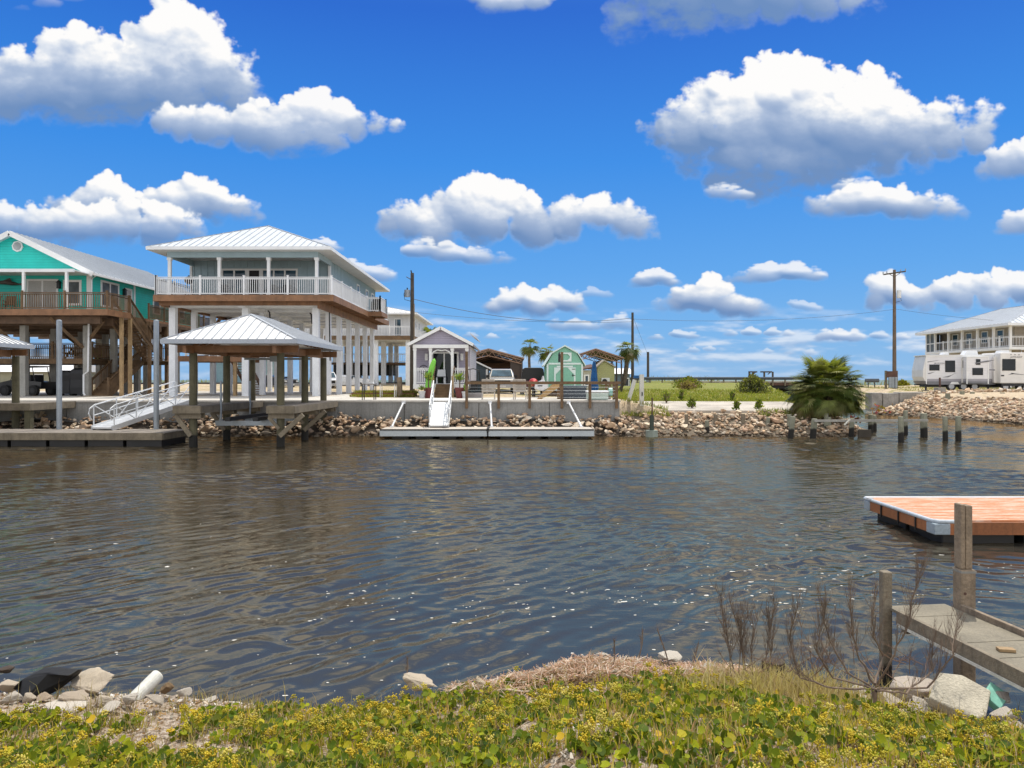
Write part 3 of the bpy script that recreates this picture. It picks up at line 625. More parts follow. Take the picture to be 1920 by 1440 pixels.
window(h,'x',-32.9,-31.6,7.2,8.5,45.5,pm=screen,bars=(7.8,),fr=.13)
window(h,'y',46.75,48.65,7.3,8.72,hx1,pm=screen,mull=(47.7,),bars=(8.0,),out=1,fr=.12)
window(h,'y',49.65,50.35,FZ+.05,8.6,hx1,pm=blind,out=1,name='door',fr=.10)
window(h,'y',53.5,54.4,7.4,8.5,hx1,pm=screen,out=1); window(h,'y',57.5,58.4,7.4,8.5,hx1,pm=screen,out=1)
for (x,y) in ((-27.55,45.38),(hx1+.13,49.3)):
    l=MB(); l.box(x-.09,x+.09,y-.09,y+.09,8.15,8.5); l.add([(x-.13,y-.13,8.5),(x+.13,y-.13,8.5),(x+.13,y+.13,8.5),(x-.13,y+.13,8.5),(x,y,8.68)],[(0,1,2,3),(0,1,4),(1,2,4),(2,3,4),(3,0,4)]); l.box(x-.03,x+.03,y-.03,y+.12,8.55,8.62); P(l,'wall_lantern',blackm,h)
aw=MB(); aw.bar((-37,44.3,8.97),(-25.45,44.3,8.97),2.4,.05); aw.box(-37,-25.3,43.05,43.2,8.82,9.0); awo=P(aw,'awning',white,h)
for x in (-28.2,-25.72,-31.6): q=MB(); q.box(x-.07,x+.07,43.06,43.20,FZ,8.82); P(q,'awning_post',trimw,awo)
# decks
d=MB(); d.box(-38,-23.3,43.0,45.5,FZ-.16,FZ); d.box(hx1,-24.4,45.5,61.5,FZ-.16,FZ); d.box(hx0,hx1,45.52,61.48,FZ-.3,FZ-.01)
dk=P(d,'upper_deck',deckw,h)
rim=MB(); rim.box(-38,-23.26,42.94,42.99,FZ-.34,FZ+.02); rim.box(-23.29,-23.24,42.99,45.5,FZ-.34,FZ+.02); rim.box(-24.39,-24.34,49.6,61.5,FZ-.34,FZ+.02); P(rim,'rim_board',fasciaw,dk)
bm_=MB()
for y in (43.6,45.0,48,51,54,57,60): bm_.box(-38,-24.0,y-.12,y+.12,FZ-.78,FZ-.36)
for x in np.arange(-37.5,-24.2,.6): bm_.box(x-.03,x+.03,43.0,61.4,FZ-.36,FZ-.162)
P(bm_,'floor_beams',deckd,dk)
c_=MB(); c_.box(-36,-25.8,46.2,61.3,FZ-.44,FZ-.38); P(c_,'underside_panel',M('soffit_tan',(.50,.43,.34),.7,.06),dk)
railing(h,((-38,43.05),(-23.35,43.05)),FZ,.98,deckw,post=2.35,postmat=deckw)
railing(h,((-23.35,43.05),(-23.35,45.5)),FZ,.98,deckw,post=2.4,skip_first=True)
railing(h,((-24.42,50.2),(-24.42,61.4)),FZ,.98,deckw,post=2.4)
for x in (-33.2,-29.4,-25.6):
    for y in (45,48,51,54,57,60): q=MB(); q.box(x-.175,x+.175,y-.175,y+.175,G-.1,FZ-.78); P(q,'piling',concp,h,bevel=.02)
for (x,y) in ((-23.4,44.75),(-23.4,45.75),(-23.4,48.2),(-24.3,52.5),(-24.3,56.5),(-24.3,60.5),(-23.35,51)): q=MB(); q.box(x-.09,x+.09,y-.09,y+.09,G-.1,FZ-.3); P(q,'wood_post',lumber if y<46 else deckw,h)
for (a,c) in (((-30.6,43.4,6.2),(-29.65,44.85,4.6)),((-26.8,43.3,6.2),(-25.75,44.8,4.55)),((-25.4,44.85,5.0),(-24.3,44.4,6.1)),((-34.4,43.4,6.2),(-33.4,44.85,4.6)),((-30.7,50,6.1),(-29.5,50.9,4.9)),((-32.3,47,6.1),(-33.0,47.9,4.9)),((-24.4,45.4,6.2),(-23.5,45.0,5.1))): q=MB(); q.bar(a,c,.14,.14); P(q,'knee_brace',deckw,h)
# middle deck and the two stair flights
MZ=3.9
d=MB(); d.box(-38,-25.9,46.0,51.2,MZ-.06,MZ); d.box(-38,-25.86,45.94,45.99,MZ-.32,MZ+.02); d.box(-25.9,-23.3,49.65,51.2,MZ-.06,MZ); d.box(-38,-23.3,51.2,51.25,MZ-.3,MZ)
for x in np.arange(-37.5,-25.9,.6): d.box(x-.03,x+.03,46,51.1,MZ-.28,MZ-.065)
md=P(d,'middle_deck',deckw,h)
railing(h,((-38,46.06),(-25.92,46.06)),MZ,.95,deckw,post=2.3); railing(h,((-25.92,46.06),(-25.92,49.6)),MZ,.95,deckw,post=2.4,skip_first=True)
railing(h,((-38,51.15),(-23.35,51.15)),MZ,.95,deckd,post=2.4)
stairs(h,-25.62,-24.48,45.35,G,49.65,MZ,12,deckw,rail=deckw,closed=True)
stairs(h,-24.40,-23.32,49.7,MZ,45.55,FZ,15,deckw,rail=deckw)
for p in ((-25.55,45.32),(-24.5,45.32)): q=MB(); q.box(p[0]-.06,p[0]+.06,p[1]-.06,p[1]+.06,G,G+1.15); P(q,'newel_post',deckw,h)
dp=MB(); dp.tube([(hx1+.5,45.2,ez-.25),(hx1+.12,45.42,ez-.45),(hx1+.12,45.42,FZ)],.05,6); dp.tube([(-25.33,44.72,6.3),(-25.33,44.68,5.9),(-25.36,44.66,3.1),(-25.62,44.66,2.9),(-25.62,44.66,1.8),(-25.5,44.6,1.66)],.055,6); P(dp,'downspout',white,h)
# things on and under it
f=MB(); f.tube([(-31.35,45.36,8.42),(-31.1,45.36,8.50),(-30.7,45.36,8.52),(-30.35,45.36,8.45),(-30.0,45.36,8.40),(-29.85,45.36,8.40)],[.03,.10,.15,.12,.05,.03],8); f.add([(-29.95,45.36,8.4),(-29.55,45.36,8.62),(-29.68,45.37,8.4),(-29.55,45.36,8.18),(-29.95,45.33,8.4),(-29.55,45.34,8.62),(-29.68,45.33,8.4),(-29.55,45.34,8.18)],[(0,1,2),(0,2,3),(4,6,5),(4,7,6),(0,4,5,1),(0,3,7,4)]); f.add([(-30.9,45.35,8.64),(-30.4,45.35,8.58),(-30.5,45.35,8.78),(-30.9,45.37,8.64),(-30.4,45.37,8.58),(-30.5,45.37,8.78)],[(0,1,2),(3,5,4),(0,2,5,3),(1,4,5,2)])
O(f,'fish_plaque',fishm,'brown mounted fish hanging on the teal gable wall','fish decoration')
def utv():
    r=T('utility_vehicle','dark roofed utility buggy parked under the teal house','buggy',(-30.4,47.0,G+.004),local=True,rot=R(-8))
    b=MB(); b.prism([(-1.45,-.65,.42),(1.35,-.65,.42),(1.4,-.65,.85),(.3,-.65,.95),(.1,-.65,.62),(-.5,-.65,.62),(-.7,-.65,.98),(-1.5,-.65,.82)],(0,1.3,0)); P(b,'body',carblack,r)
    b=MB(); b.box(-.75,-.55,-.55,.55,.62,.75)
    for x0 in (-.05,.45): b.box(x0,x0+.12,-.55,.55,.75,1.3); 
    b.box(-.25,.1,-.55,.55,.6,.76); P(b,'seats',black,r)
    c=MB()
    for y in (-.62,.62): c.tube([(-.75,y,.9),(-.5,y,1.78),(.75,y,1.8),(.95,y,.85)],.03,6)
    P(c,'roll_cage',blackm,r); c=MB(); c.box(-.65,.9,-.68,.68,1.8,1.86); P(c,'roof',black,r)
    for x in (-1.0,.95):
        for y in (-.72,.72):
            w=MB(); w.tube([(x,y-.12,.33),(x,y+.12,.33)],.33,14); wo=P(w,'wheel',tyre,r); w=MB(); w.tube([(x,y-.13,.33),(x,y+.13,.33)],.17,10); P(w,'rim',blackm,wo)
    st=MB(); st.tube([(-.62,-.3,.9),(-.42,-.3,1.12)],.02,6); st.tube([(-.5,-.46,1.1),(-.42,-.3,1.26),(-.36,-.14,1.1),(-.42,-.3,.96),(-.5,-.46,1.1)],.02,6); P(st,'steering_wheel',black,r)
utv()
def covered(x,y,label,s=1,mat=None):
    r=T('covered_grill',label,'covered grill',(x,y,G+.004),local=True,group='covered grills under the teal house')
    m=MB(); w,d=.48*s,.34*s
    prof=[(0,1.0,1.0),(.35,1.0,1.0),(.8,.97,.95),(1.15,1.0,1.0),(1.35,.86,.9),(1.46,.45,.6)]; vs=[];fs=[]
    for (z,a,c) in prof:
        for k in range(12):
            t=2*math.pi*k/12; cx,sy=math.cos(t),math.sin(t); e=.35; rr=random.uniform(.96,1.04); vs.append((w*a*rr*math.copysign(abs(cx)**e,cx),d*c*rr*math.copysign(abs(sy)**e,sy),z*s+.12))
    for i in range(len(prof)-1):
        for k in range(12): fs.append((i*12+k,i*12+(k+1)%12,(i+1)*12+(k+1)%12,(i+1)*12+k))
    fs.append(tuple(range(60,72))); m.add(vs,fs); P(m,'cover',mat or black,r)
    for a in (-w*.8,w*.8): q=MB(); q.tube([(a,-d*.7,.09),(a,d*.7,.09)],.09,10); P(q,'wheel',tyre,r)
covered(-27.95,46.9,'black covered grill under the teal house beside a steel mooring pole'); covered(-26.95,46.6,'wider black covered grill close to the white downspout of the teal house',1.1)
# ================================================================ blue-gray house
h=T('stilt_house','blue gray house with hipped metal roof on tall white square stilts','house',(-16,45.2,G)); FZ=7.56; wx0,wx1=-20.3,-11.5
b=MB(); b.box(wx0,wx1,47.2,62.8,FZ,10.15); bt=b
for x in np.arange(wx0+.2,wx1,.42):
    if not(-18.6<x<-13.3): bt.box(x-.025,x+.025,47.165,47.2,FZ,10.1)
    else: bt.box(x-.025,x+.025,47.165,47.2,9.72,10.1)
for y in np.arange(47.5,62.7,.42): bt.box(wx1,wx1+.035,y-.025,y+.025,FZ,10.1)
for y in np.arange(47.5,62.7,.42): bt.box(wx0-.035,wx0,y-.025,y+.025,FZ,10.1)
wall=P(b,'wall',bluegray,h)
for a in (wx1-.1,wx0-.05): q=MB(); q.box(a,a+.15,47.14,47.3,FZ,10.1); P(q,'corner_board',trimw,wall)
window(h,'x',-18.25,-16.85,FZ+.06,9.5,47.2,pm=glassb,mull=(-17.55,),name='sliding_door',fr=.12)
window(h,'x',-16.61,-15.97,FZ+.06,9.5,47.2,pm=dark,name='open_doorway',fr=.12,dep=.04)  # near black pane over the wall stands in for the unlit room
window(h,'x',-15.73,-13.65,FZ+.06,9.5,47.2,pm=glassb,mull=(-15.05,-14.35),name='sliding_door',fr=.12)
for y in (55.2,58.6,61): window(h,'y',y,y+.8,8.5,9.6,wx1,pm=glassb,out=1)
hd=MB(); hd.box(-20.25,-11.4,43.82,43.98,9.78,10.12); hd.box(-20.25,-20.1,43.98,47.2,9.78,10.12); hd.box(-11.55,-11.4,43.98,47.2,9.78,10.12); P(hd,'porch_beam',bluegray,h)
for x in (-20.12,-17.2,-14.3,-11.48):
    q=MB(); q.box(x-.085,x+.085,43.82,43.99,FZ,9.78); q.box(x-.12,x+.12,43.78,44.03,9.62,9.775); q.box(x-.12,x+.12,43.78,44.03,FZ,FZ+.14); P(q,'porch_post',white,h)
q=MB(); q.box(-11.58,-11.44,47.0,47.14,FZ,10.1); P(q,'porch_post',white,h)
hip(h,-21.05,-10.5,43.05,63.8,10.28,12.55,48.3,58.5,metalroof,soffit=offwhite,step=.43,fascia=white)
d=MB(); d.box(-20.95,-10.5,43.7,63.4,FZ-.14,FZ); d.box(-10.5,-9.55,54.4,57,FZ-.14,FZ); dk=P(d,'deck',deckw,h)
r_=MB(); r_.box(-20.98,-10.45,43.64,43.69,FZ-.36,FZ+.01); r_.box(-10.49,-10.44,43.69,54.4,FZ-.36,FZ+.01); r_.box(-10.49,-10.44,57,63.4,FZ-.36,FZ+.01); r_.box(-21.0,-20.955,43.69,63.4,FZ-.36,FZ+.01); r_.box(-10.44,-9.5,54.34,54.39,FZ-.3,FZ+.01); r_.box(-9.54,-9.49,54.39,57,FZ-.3,FZ+.01); r_.box(-10.5,-9.5,57.0,57.05,FZ-.3,FZ+.01)
P(r_,'rim_board',fasciaw,dk)
b2=MB(); b2.box(-20.9,-11.35,44.2,44.3,FZ-.56,FZ-.145); b2.box(-11.55,-11.4,44.3,63.3,FZ-.72,FZ-.145); b2.box(-20.85,-20.7,44.3,63.3,FZ-.62,FZ-.145)
for y in np.arange(44.6,63.2,.6): b2.box(-11.38,-10.52,y-.03,y+.03,FZ-.33,FZ-.145)
P(b2,'floor_beams',fasciaw,dk)
c_=MB(); c_.box(-20.7,-11.56,44.31,63.2,FZ-.46,FZ-.40)
for x in (-16.1,): c_.box(x-.2,x+.2,44.4,63.1,FZ-.66,FZ-.462)
for y in np.arange(45.2,64,3): c_.box(-20.65,-11.6,y-.12,y+.12,FZ-.6,FZ-.463)
P(c_,'underside_panel',offwhite,dk)
for x in (-20.5,-16.1,-11.85):
    for k_ in range(7): q=MB(); y=45.2+3*k_; hw=.195 if k_==0 else .165; q.box(x-hw,x+hw,y-hw,y+hw,G-.1,FZ-.6); P(q,'piling',pilew,h,bevel=.02)
for p in (((-20.85,43.78),(-10.58,43.78)),((-10.58,43.78),(-10.58,54.45)),((-10.58,54.45),(-9.62,54.45)),((-9.62,54.45),(-9.62,56.9)),((-9.62,56.9),(-10.58,56.9)),((-10.58,57),(-10.58,63.3)),((-20.88,43.78),(-20.88,63.3))): railing(h,p,FZ,1.05,white,gap=.125,post=2.55,bal=.03,pw=.10,cap=.07,skip_first=p[0][0]==-10.58)
# stair landing under it
d=MB(); d.box(-21.3,-16.4,46.2,49.2,4.0,4.06); d.box(-21.3,-16.4,46.15,46.2,3.72,4.07); d.box(-21.3,-16.4,49.2,49.25,3.72,4.07); P(d,'landing',fasciaw,h); railing(h,((-20.2,46.25),(-16.5,46.25)),4.06,1.0,white,gap=.125,post=2,bal=.03,cap=.07)
stairs(h,-21.2,-20.3,49.3,4.0,54.5,FZ-.2,16,fasciaw); stairs(h,-18.6,-17.5,49.3,4.0,53.2,G,14,fasciaw)
for x in (-21.2,-17.2): q=MB(); q.box(x-.1,x+.1,46.3,46.5,G-.1,4.0); P(q,'wood_post',lumber,h)
pp=MB(); pp.tube([(-15.2,46.5,6.9),(-15.1,46.5,6.8),(-15.05,46.5,6.2)],.05,6); pp.tube([(-13.0,48,6.9),(-12.9,48,6.8),(-12.85,48,6.2)],.05,6); pp.tube([(-11.5,47,7),(-11.45,47,3.8)],.04,6); P(pp,'pipes',black,h)
g=T('charcoal_grill','small black kettle grill on a stand at the porch corner of the blue gray house','grill',(-19.3,44.6,FZ)); q=MB(); q.ball((-19.3,44.6,FZ+.98),.26,.26,.24); P(q,'bowl',black,g); q=MB()
for a in range(3): q.tube([(-19.3+.1*math.cos(a*2.1),44.6+.1*math.sin(a*2.1),FZ+.8),(-19.3+.25*math.cos(a*2.1),44.6+.25*math.sin(a*2.1),FZ)],.018,5)
P(q,'legs',blackm,g); q=MB(); q.box(-19.33,-19.27,44.55,44.65,FZ+1.2,FZ+1.27); P(q,'lid_handle',blackm,g)
g=T('gas_grill','black covered gas grill on the rear bump out of the blue gray house','grill',(-10.05,55.9,FZ)); q=MB(); q.box(-10.45,-9.75,55.5,56.5,FZ+.25,FZ+.85); P(q,'cabinet',black,g); q=MB(); q.prism([(-10.4,55.55,FZ+.85),(-9.8,55.55,FZ+.85),(-9.85,55.55,FZ+1.08),(-10.1,55.55,FZ+1.16),(-10.35,55.55,FZ+1.08)],(0,.9,0)); P(q,'lid',black,g)
for x,y in ((-10.4,55.55),(-9.8,55.55),(-10.4,56.45),(-9.8,56.45)): q=MB(); q.box(x-.03,x+.03,y-.03,y+.03,FZ,FZ+.25); P(q,'leg',blackm,g)
def porch_chair(x,y,z,rot,mat,label,grp):
    r=T('porch_chair',label,'chair',(x,y,z),grp,rot=rot,local=True); m=MB(); m.box(-.26,.26,-.26,.26,.40,.45); P(m,'seat',mat,r); m=MB(); m.prism([(-.26,.24,.45),(.26,.24,.45),(.25,.36,.98),(-.25,.36,.98)],(0,.04,0)); P(m,'backrest',mat,r)
    for a in (-.24,.24):
        for b in (-.24,.24): m=MB(); m.box(a-.025,a+.025,b-.025,b+.025,0,.40); P(m,'leg',mat,r)
        m=MB(); m.box(a-.03,a+.03,-.25,.28,.62,.66); m.box(a-.02,a+.02,-.25,-.21,.42,.62); P(m,'armrest',mat,r)
for i,(x,lab) in enumerate(((-17.9,'dark porch chair before the left glass doors of the blue gray house'),(-15.0,'dark porch chair just right of the open doorway of the blue gray house'),(-14.0,'dark porch chair at the right end of the glass doors of the blue gray house'))): porch_chair(x,46.3,7.56,R((10,-8,5)[i]),black,lab,'dark chairs on the blue gray porch')
porch_chair(-30.9,44.4,6.65,R(-20),deckw,'brown wooden chair on the teal house deck under the mounted fish','brown chairs on the teal deck'); porch_chair(-30.0,44.5,6.65,R(15),deckw,'brown wooden chair on the teal house deck left of the sliding doors','brown chairs on the teal deck')
t_=T('picnic_table','brown picnic table on the middle deck of the teal house','table',(-28,48.5,3.9)); m=MB(); m.box(-28.9,-27.1,48.1,48.9,4.62,4.68); P(m,'tabletop',deckw,t_)
for yy in (47.7,49.1): m=MB(); m.box(-28.9,-27.1,yy,yy+.25,4.3,4.35); P(m,'bench',deckw,t_)
for xx in (-28.6,-27.4): m=MB(); m.bar((xx,47.75,3.9),(xx,48.5,4.62),.08,.05); m.bar((xx,49.3,3.9),(xx,48.5,4.62),.08,.05); m.box(xx-.03,xx+.03,47.7,49.3,4.22,4.3); P(m,'leg',deckw,t_)
# ================================================================ white house behind
h=T('stilt_house','white two storey house on posts partly hidden behind the utility pole','house',(-16,80,G)); fz=7.3
b=MB(); b.box(-23,-10.9,81.6,96,fz,9.75); hip(h,-23.8,-10.3,80.6,97,9.85,11.5,86.5,91,wroof,soffit=white,step=.6)
bt=b
for x in np.arange(-22.8,-11,.6): bt.box(x-.03,x+.03,81.56,81.6,fz,9.7)
wall=P(b,'wall',whites,h)
window(h,'x',-12.75,-12.15,fz+.1,9.2,81.6,pm=glassb,name='door'); window(h,'x',-15.6,-14.9,8.2,9.2,81.6,pm=blind); window(h,'y',84,84.7,8.1,9.2,-10.9,pm=glassb,out=1); window(h,'y',87,87.7,8.1,9.2,-10.9,pm=glassb,out=1)
d=MB(); d.box(-23.5,-10.5,80,96,fz-.3,fz); d.box(-23.5,-10.5,79.95,80,fz-.42,fz+.02); P(d,'deck',deckw,h); railing(h,((-23.4,80.1),(-10.6,80.1)),fz,1.05,white,gap=.16,post=2.4,bal=.04); railing(h,((-10.6,80.1),(-10.6,95.8)),fz,1.05,white,gap=.2,post=3,bal=.04,skip_first=True)
c_=MB(); c_.box(-23.4,-10.7,80.2,95.8,fz-.42,fz-.32); P(c_,'underside_panel',offwhite,h)
for x in (-22.5,-18.5,-14.7,-11.2):
    for y in (80.6,85.5,90.5,95): q=MB(); q.box(x-.25,x+.25,y-.25,y+.25,G-.1,fz-.42); P(q,'post',pilew,h)
d=MB(); d.box(-21,-11.3,86,93,4.35,4.6); P(d,'middle_deck',deckd,h); railing(h,((-21,86.1),(-11.4,86.1)),4.6,1.0,offwhite,gap=.2,post=2.4,bal=.04)
d=MB(); d.box(-21,-14.5,88,93,G+1.5,4.35); P(d,'storage_wall',dark,h)
# ================================================================ tan house on the right
h=T('porch_house','tan two storey house with white wraparound porch and pale metal roof','house',(56,82,1.7))
zf_,ze=5.92,8.15
b=MB(); b.box(51.6,62.5,76.6,90.05,1.6,ze); P(b,'wall',cream,h); hip(h,49.3,63.5,74.2,91.2,ze+.12,10.75,79.6,86.2,metalroof,soffit=trimw,step=.6,thick=.26)
d=MB(); d.box(49.9,62.5,74.9,90.2,zf_-.28,zf_); P(d,'porch_floor',trimw,h)
for y in (75.0,77.6,80.3,83,85.6,88.3,90.1): q=MB(); q.box(49.95,50.17,y-.1,y+.1,zf_,ze); P(q,'porch_post',trimw,h)
for x in (53,56,59,62): q=MB(); q.box(x-.1,x+.1,74.95,75.15,zf_,ze); P(q,'porch_post',trimw,h)
for y in (75.3,90): q=MB(); q.box(50.0,50.3,y-.12,y+.12,1.6,zf_-.28); P(q,'support_post',trimw,h)
railing(h,((50.05,75.0),(50.05,88.3)),zf_,1.05,trimw,gap=.3,post=1.6,bal=.02); railing(h,((50.05,75.0),(62,75.0)),zf_,1.05,trimw,gap=.3,post=1.6,bal=.02,skip_first=True)
for y in (78.4,81,83.8,86.4): window(h,'y',y,y+.95,zf_+.75,ze-.35,51.6,pm=glassb,out=-1,bars=(zf_+1.3,))
window(h,'x',53.2,54.4,zf_+.7,ze-.3,76.6,pm=glassb); window(h,'x',57,58,zf_+.7,ze-.3,76.6,pm=glassb)
s_=MB(); s_.box(50.0,50.04,88.4,90.1,zf_,ze); s_.box(50.0,51.6,90.1,90.14,zf_,ze); so_=P(s_,'screen_panel',screen,h)
q=MB(); q.box(49.96,49.995,89.2,89.3,zf_,ze); q.box(49.96,49.995,88.4,90.1,zf_+.9,zf_+1.0); P(q,'screen_frame',trimw,so_)
# small far houses seen between and below the stilts
h=T('cottage','small pale blue cottage seen far off between the white stilts','cottage',(-33.5,96,2.0)); b=MB(); b.box(-38.5,-32.4,96,103,1.8,5.6); P(b,'wall',M('pale_blue_siding',(.27,.42,.46),.6,.06,lap=.2),h); hip(h,-39,-31.9,95.4,103.6,5.6,7.2,98.6,100.4,wroof,step=.8); window(h,'x',-36.4,-35.3,3.2,4.7,96,pm=glass); window(h,'x',-34.2,-33.4,2.2,4.4,96,pm=blind,name='door')
h=T('cottage','low tan cottage far behind the teal house stilts','cottage',(-58,90,2)); b=MB(); b.box(-66,-53,90,97,1.8,3.6); P(b,'wall',M('pale_tan_wall',(.40,.37,.25),.7,.06),h); b=MB(); b.prism([(-66.5,89.5,3.55),(-66.5,97.5,3.55),(-66.5,93.5,4.5)],(14,0,0)); P(b,'roof',wroof,h); window(h,'x',-57.5,-56.6,2.2,3.2,90,pm=glass)
# ================================================================ boathouses
def boathouse(x0,y0,label,full=True):
    """roof on six posts; x0,y0 = front left post"""
    h=T('boathouse',label,'boathouse',(x0+1.7,y0+3.2,0),group='boathouses over the canal')
    hip(h,x0-.75,x0+4.3,y0-1.0,y0+6.4,4.12,5.25,y0+1.3,y0+4.1,wroof,step=.34,thick=.16,fascia=M('gray_fascia'+str(x0),(.42,.46,.52),.5,.05))
    fr=MB()
    for x in (x0,x0+3.4): fr.box(x-.07,x+.07,y0-.8,y0+6.2,3.62,3.9)
    for y in (y0,y0+3.4,y0+6.5-.2): fr.box(x0-.6,x0+4.1,y-.05,y+.05,3.66,3.94)
    for y in np.arange(y0+1.4,y0+4.1,.6): fr.bar((x0-.6,y,3.98),(x0+1.75,y,5.05),.05,.1); fr.bar((x0+4.1,y,3.98),(x0+1.75,y,5.05),.05,.1)
    P(fr,'roof_frame',fasciaw,h)
    for y in (y0,y0+3.4,y0+6.6):
        for x in (x0,x0+3.4): q=MB(); q.tube([(x,y,-1.6),(x,y,3.64)],[.165,.145],12); P(q,'post',postw,h)
    if not full: return h
    for xs_,nm in ((x0-.62,'l'),(x0-.02+3.0,'r')):
        xa,xb=xs_,xs_+1.0
        d=MB(); 
        for i,y in enumerate(np.arange(y0-.25,y0+6.9,.145)): d.box(xa,xb,y,y+.135,1.56,1.60+.004*(i%3))
        wk=P(d,'catwalk',graywood,h); d=MB(); d.box(xa-.04,xb+.04,y0-.33,y0-.27,1.30,1.585); d.box(xa-.05,xa-.002,y0-.25,y0+6.9,1.30,1.555); d.box(xb+.002,xb+.05,y0-.25,y0+6.9,1.30,1.555)
        for y in (y0,y0+3.4,y0+6.4): d.box(xa+.0,xb-.0,y-.22,y-.17,1.1,1.29); d.box(xa+.0,xb-.0,y+.17,y+.22,1.1,1.29)
        P(d,'rim_board',dockw,wk)
        xp=x0 if nm=='l' else x0+3.4
        for y in (y0,y0+3.4): 
            q=MB(); 
            if nm=='l': q.bar((xa+.05,y-.2,1.2),(xp-.02,y-.2,.42),.09,.17)
            else: q.bar((xb+.35,y-.2,1.25),(xp+.02,y-.2,.42),.09,.17); q.bar((xa+.02,y-.2,1.15),(xp,y-.2,.7),.07,.12)
            P(q,'brace',dockw,h)
    for y in (y0+5.0,y0+1.6): lf=MB(); lf.box(x0+.25,x0+3.1,y-.08,y+.08,.72,.92); lo=P(lf,'lift_beam',galv,h)
    lf=MB()
    for x in (x0+1.1,x0+2.2): lf.box(x-.10,x+.10,y0+.6,y0+5.9,.95,1.10)
    P(lf,'bunk_boards',black,lo)
    lf=MB()
    for x in (x0+.45,x0+2.95):
        for y in (y0+1.6,y0+5.0): lf.tube([(x,y,.9),(x,y,2.55 if x<x0+1 else 3.0)],.045,8); lf.box(x-.06,x+.06,y-.06,y+.06,.86,1.0)
    P(lf,'guide_poles',galv,lo)
    mt=MB(); mt.tube([(x0+.2,y0+5,3.55),(x0+3.2,y0+5,3.55)],.05,8); mt.box(x0+1.4,x0+1.75,y0+4.85,y0+5.15,3.42,3.68); P(mt,'lift_motor',galv,lo)
    return h
boathouse(-12.4,29.05,'white roofed open boathouse with six wooden posts and a boat lift beside the gangway')
boathouse(-25.5,26.65,'boathouse of which only the roof corner and one post show at the left edge',False)
# floating dock by the teal house, its poles and gangway
d=T('floating_dock','long weathered wooden floating dock below the teal house','floating dock',(-24,30,0))
q=MB()
for i,x in enumerate(np.arange(-38,-13.62,.145)): q.box(x,x+.135,29.02,31.28,.50,.535+.003*(i%3))
P(q,'deck_boards',graywood,d); q=MB(); q.box(-38,-13.58,28.95,29.0,.26,.53); q.box(-13.6,-13.55,29.0,31.3,.26,.53); q.box(-38,-13.6,31.3,31.35,.16,.53); P(q,'fascia_boards',dockw,d); q=MB()
for x in np.arange(-37.5,-14.5,1.5): q.box(x,x+1.36,29.06,31.2,-.3,.3)
P(q,'floats',black,d)
for x,lab in ((px(111,31.05),'galvanised steel mooring pole rising through the dock, nearer the teal house stairs left side'),(px(293,31.05),'galvanised steel mooring pole beside the gangway rails')):
    q=MB(); q.tube([(x,31.05,-1.5),(x,31.05,5.05)],.105,12); q.ball((x,31.05,5.05),.105,.105,.05); O(q,'mooring_pole',galv,lab if x>-17 else 'galvanised steel mooring pole standing in front of the covered grills','mooring pole','steel mooring poles',origin=(x,31.05,0))
def gangway(name,label,xa,ya,za,xb,yb,zb,w,mat_):
    g=T(name,label,'gangway',((xa+xb)/2,(ya+yb)/2,(za+zb)/2)); A=Vector((xa,ya,za)); B=Vector((xb,yb,zb)); dd=(B-A); sd_=Vector((dd.y,-dd.x,0)).normalized()*w/2; up=Vector((0,0,1))
    q=MB(); q.bar(A,B,w,.07); q.bar(A+sd_,B+sd_,.06,.2); q.bar(A-sd_,B-sd_,.06,.2)
    n=int(dd.length/.3)
    for i in range(1,n): p=A+dd*i/n; q.bar(p-sd_*.93+up*.035,p+sd_*.93+up*.035,.03,.012)
    P(q,'ramp',mat_,g)
    for s in (1,-1):
        m=MB(); o=sd_*s; f=lambda t,h_: A+dd*t+o+up*h_
        hh=.92
        m.tube([f(-.005,.35),f(-.03,.62),f(-.02,.82),f(.03,hh),f(.5,hh),f(.97,hh),f(1.0,hh-.1),f(1.0,hh-.4)],.028,7)
        m.tube([f(.02,.5),f(.98,.5)],.020,6)
        for i in range(5): t=.02+.24*i; m.tube([f(t,0),f(t,hh)],.026,6)
        for i in range(4): t=.02+.24*i; m.tube([f(t,.05) if i%2 else f(t,hh),f(t+.24,hh) if i%2 else f(t+.24,.05)],.022,6)
        P(m,'handrail',alu,g)
gangway('gangway','white aluminium gangway sloping from the seawall to the wooden dock',-16.75,30.5,.62,-15.75,36.0,1.62,.95,alu)
# wooden boardwalk of the neighbour
d=T('boardwalk','wooden boardwalk on posts at the left end of the seawall','boardwalk',(-30,34,0)); q=MB()
for i,x in enumerate(np.arange(-42,-21.15,.145)): q.box(x,x+.135,32.6,35.95,1.52,1.56+.003*(i%3))
P(q,'deck_boards',graywood,d); q=MB(); q.box(-42,-21.0,32.53,32.58,1.26,1.57); q.box(-21.05,-21.0,32.58,35.95,1.26,1.57); P(q,'fascia_boards',dockw,d)
for x in (-21.2,-24.6,-28): q=MB(); q.box(x-.13,x+.13,32.65,32.9,-1.2,1.26); P(q,'post',postw,d)
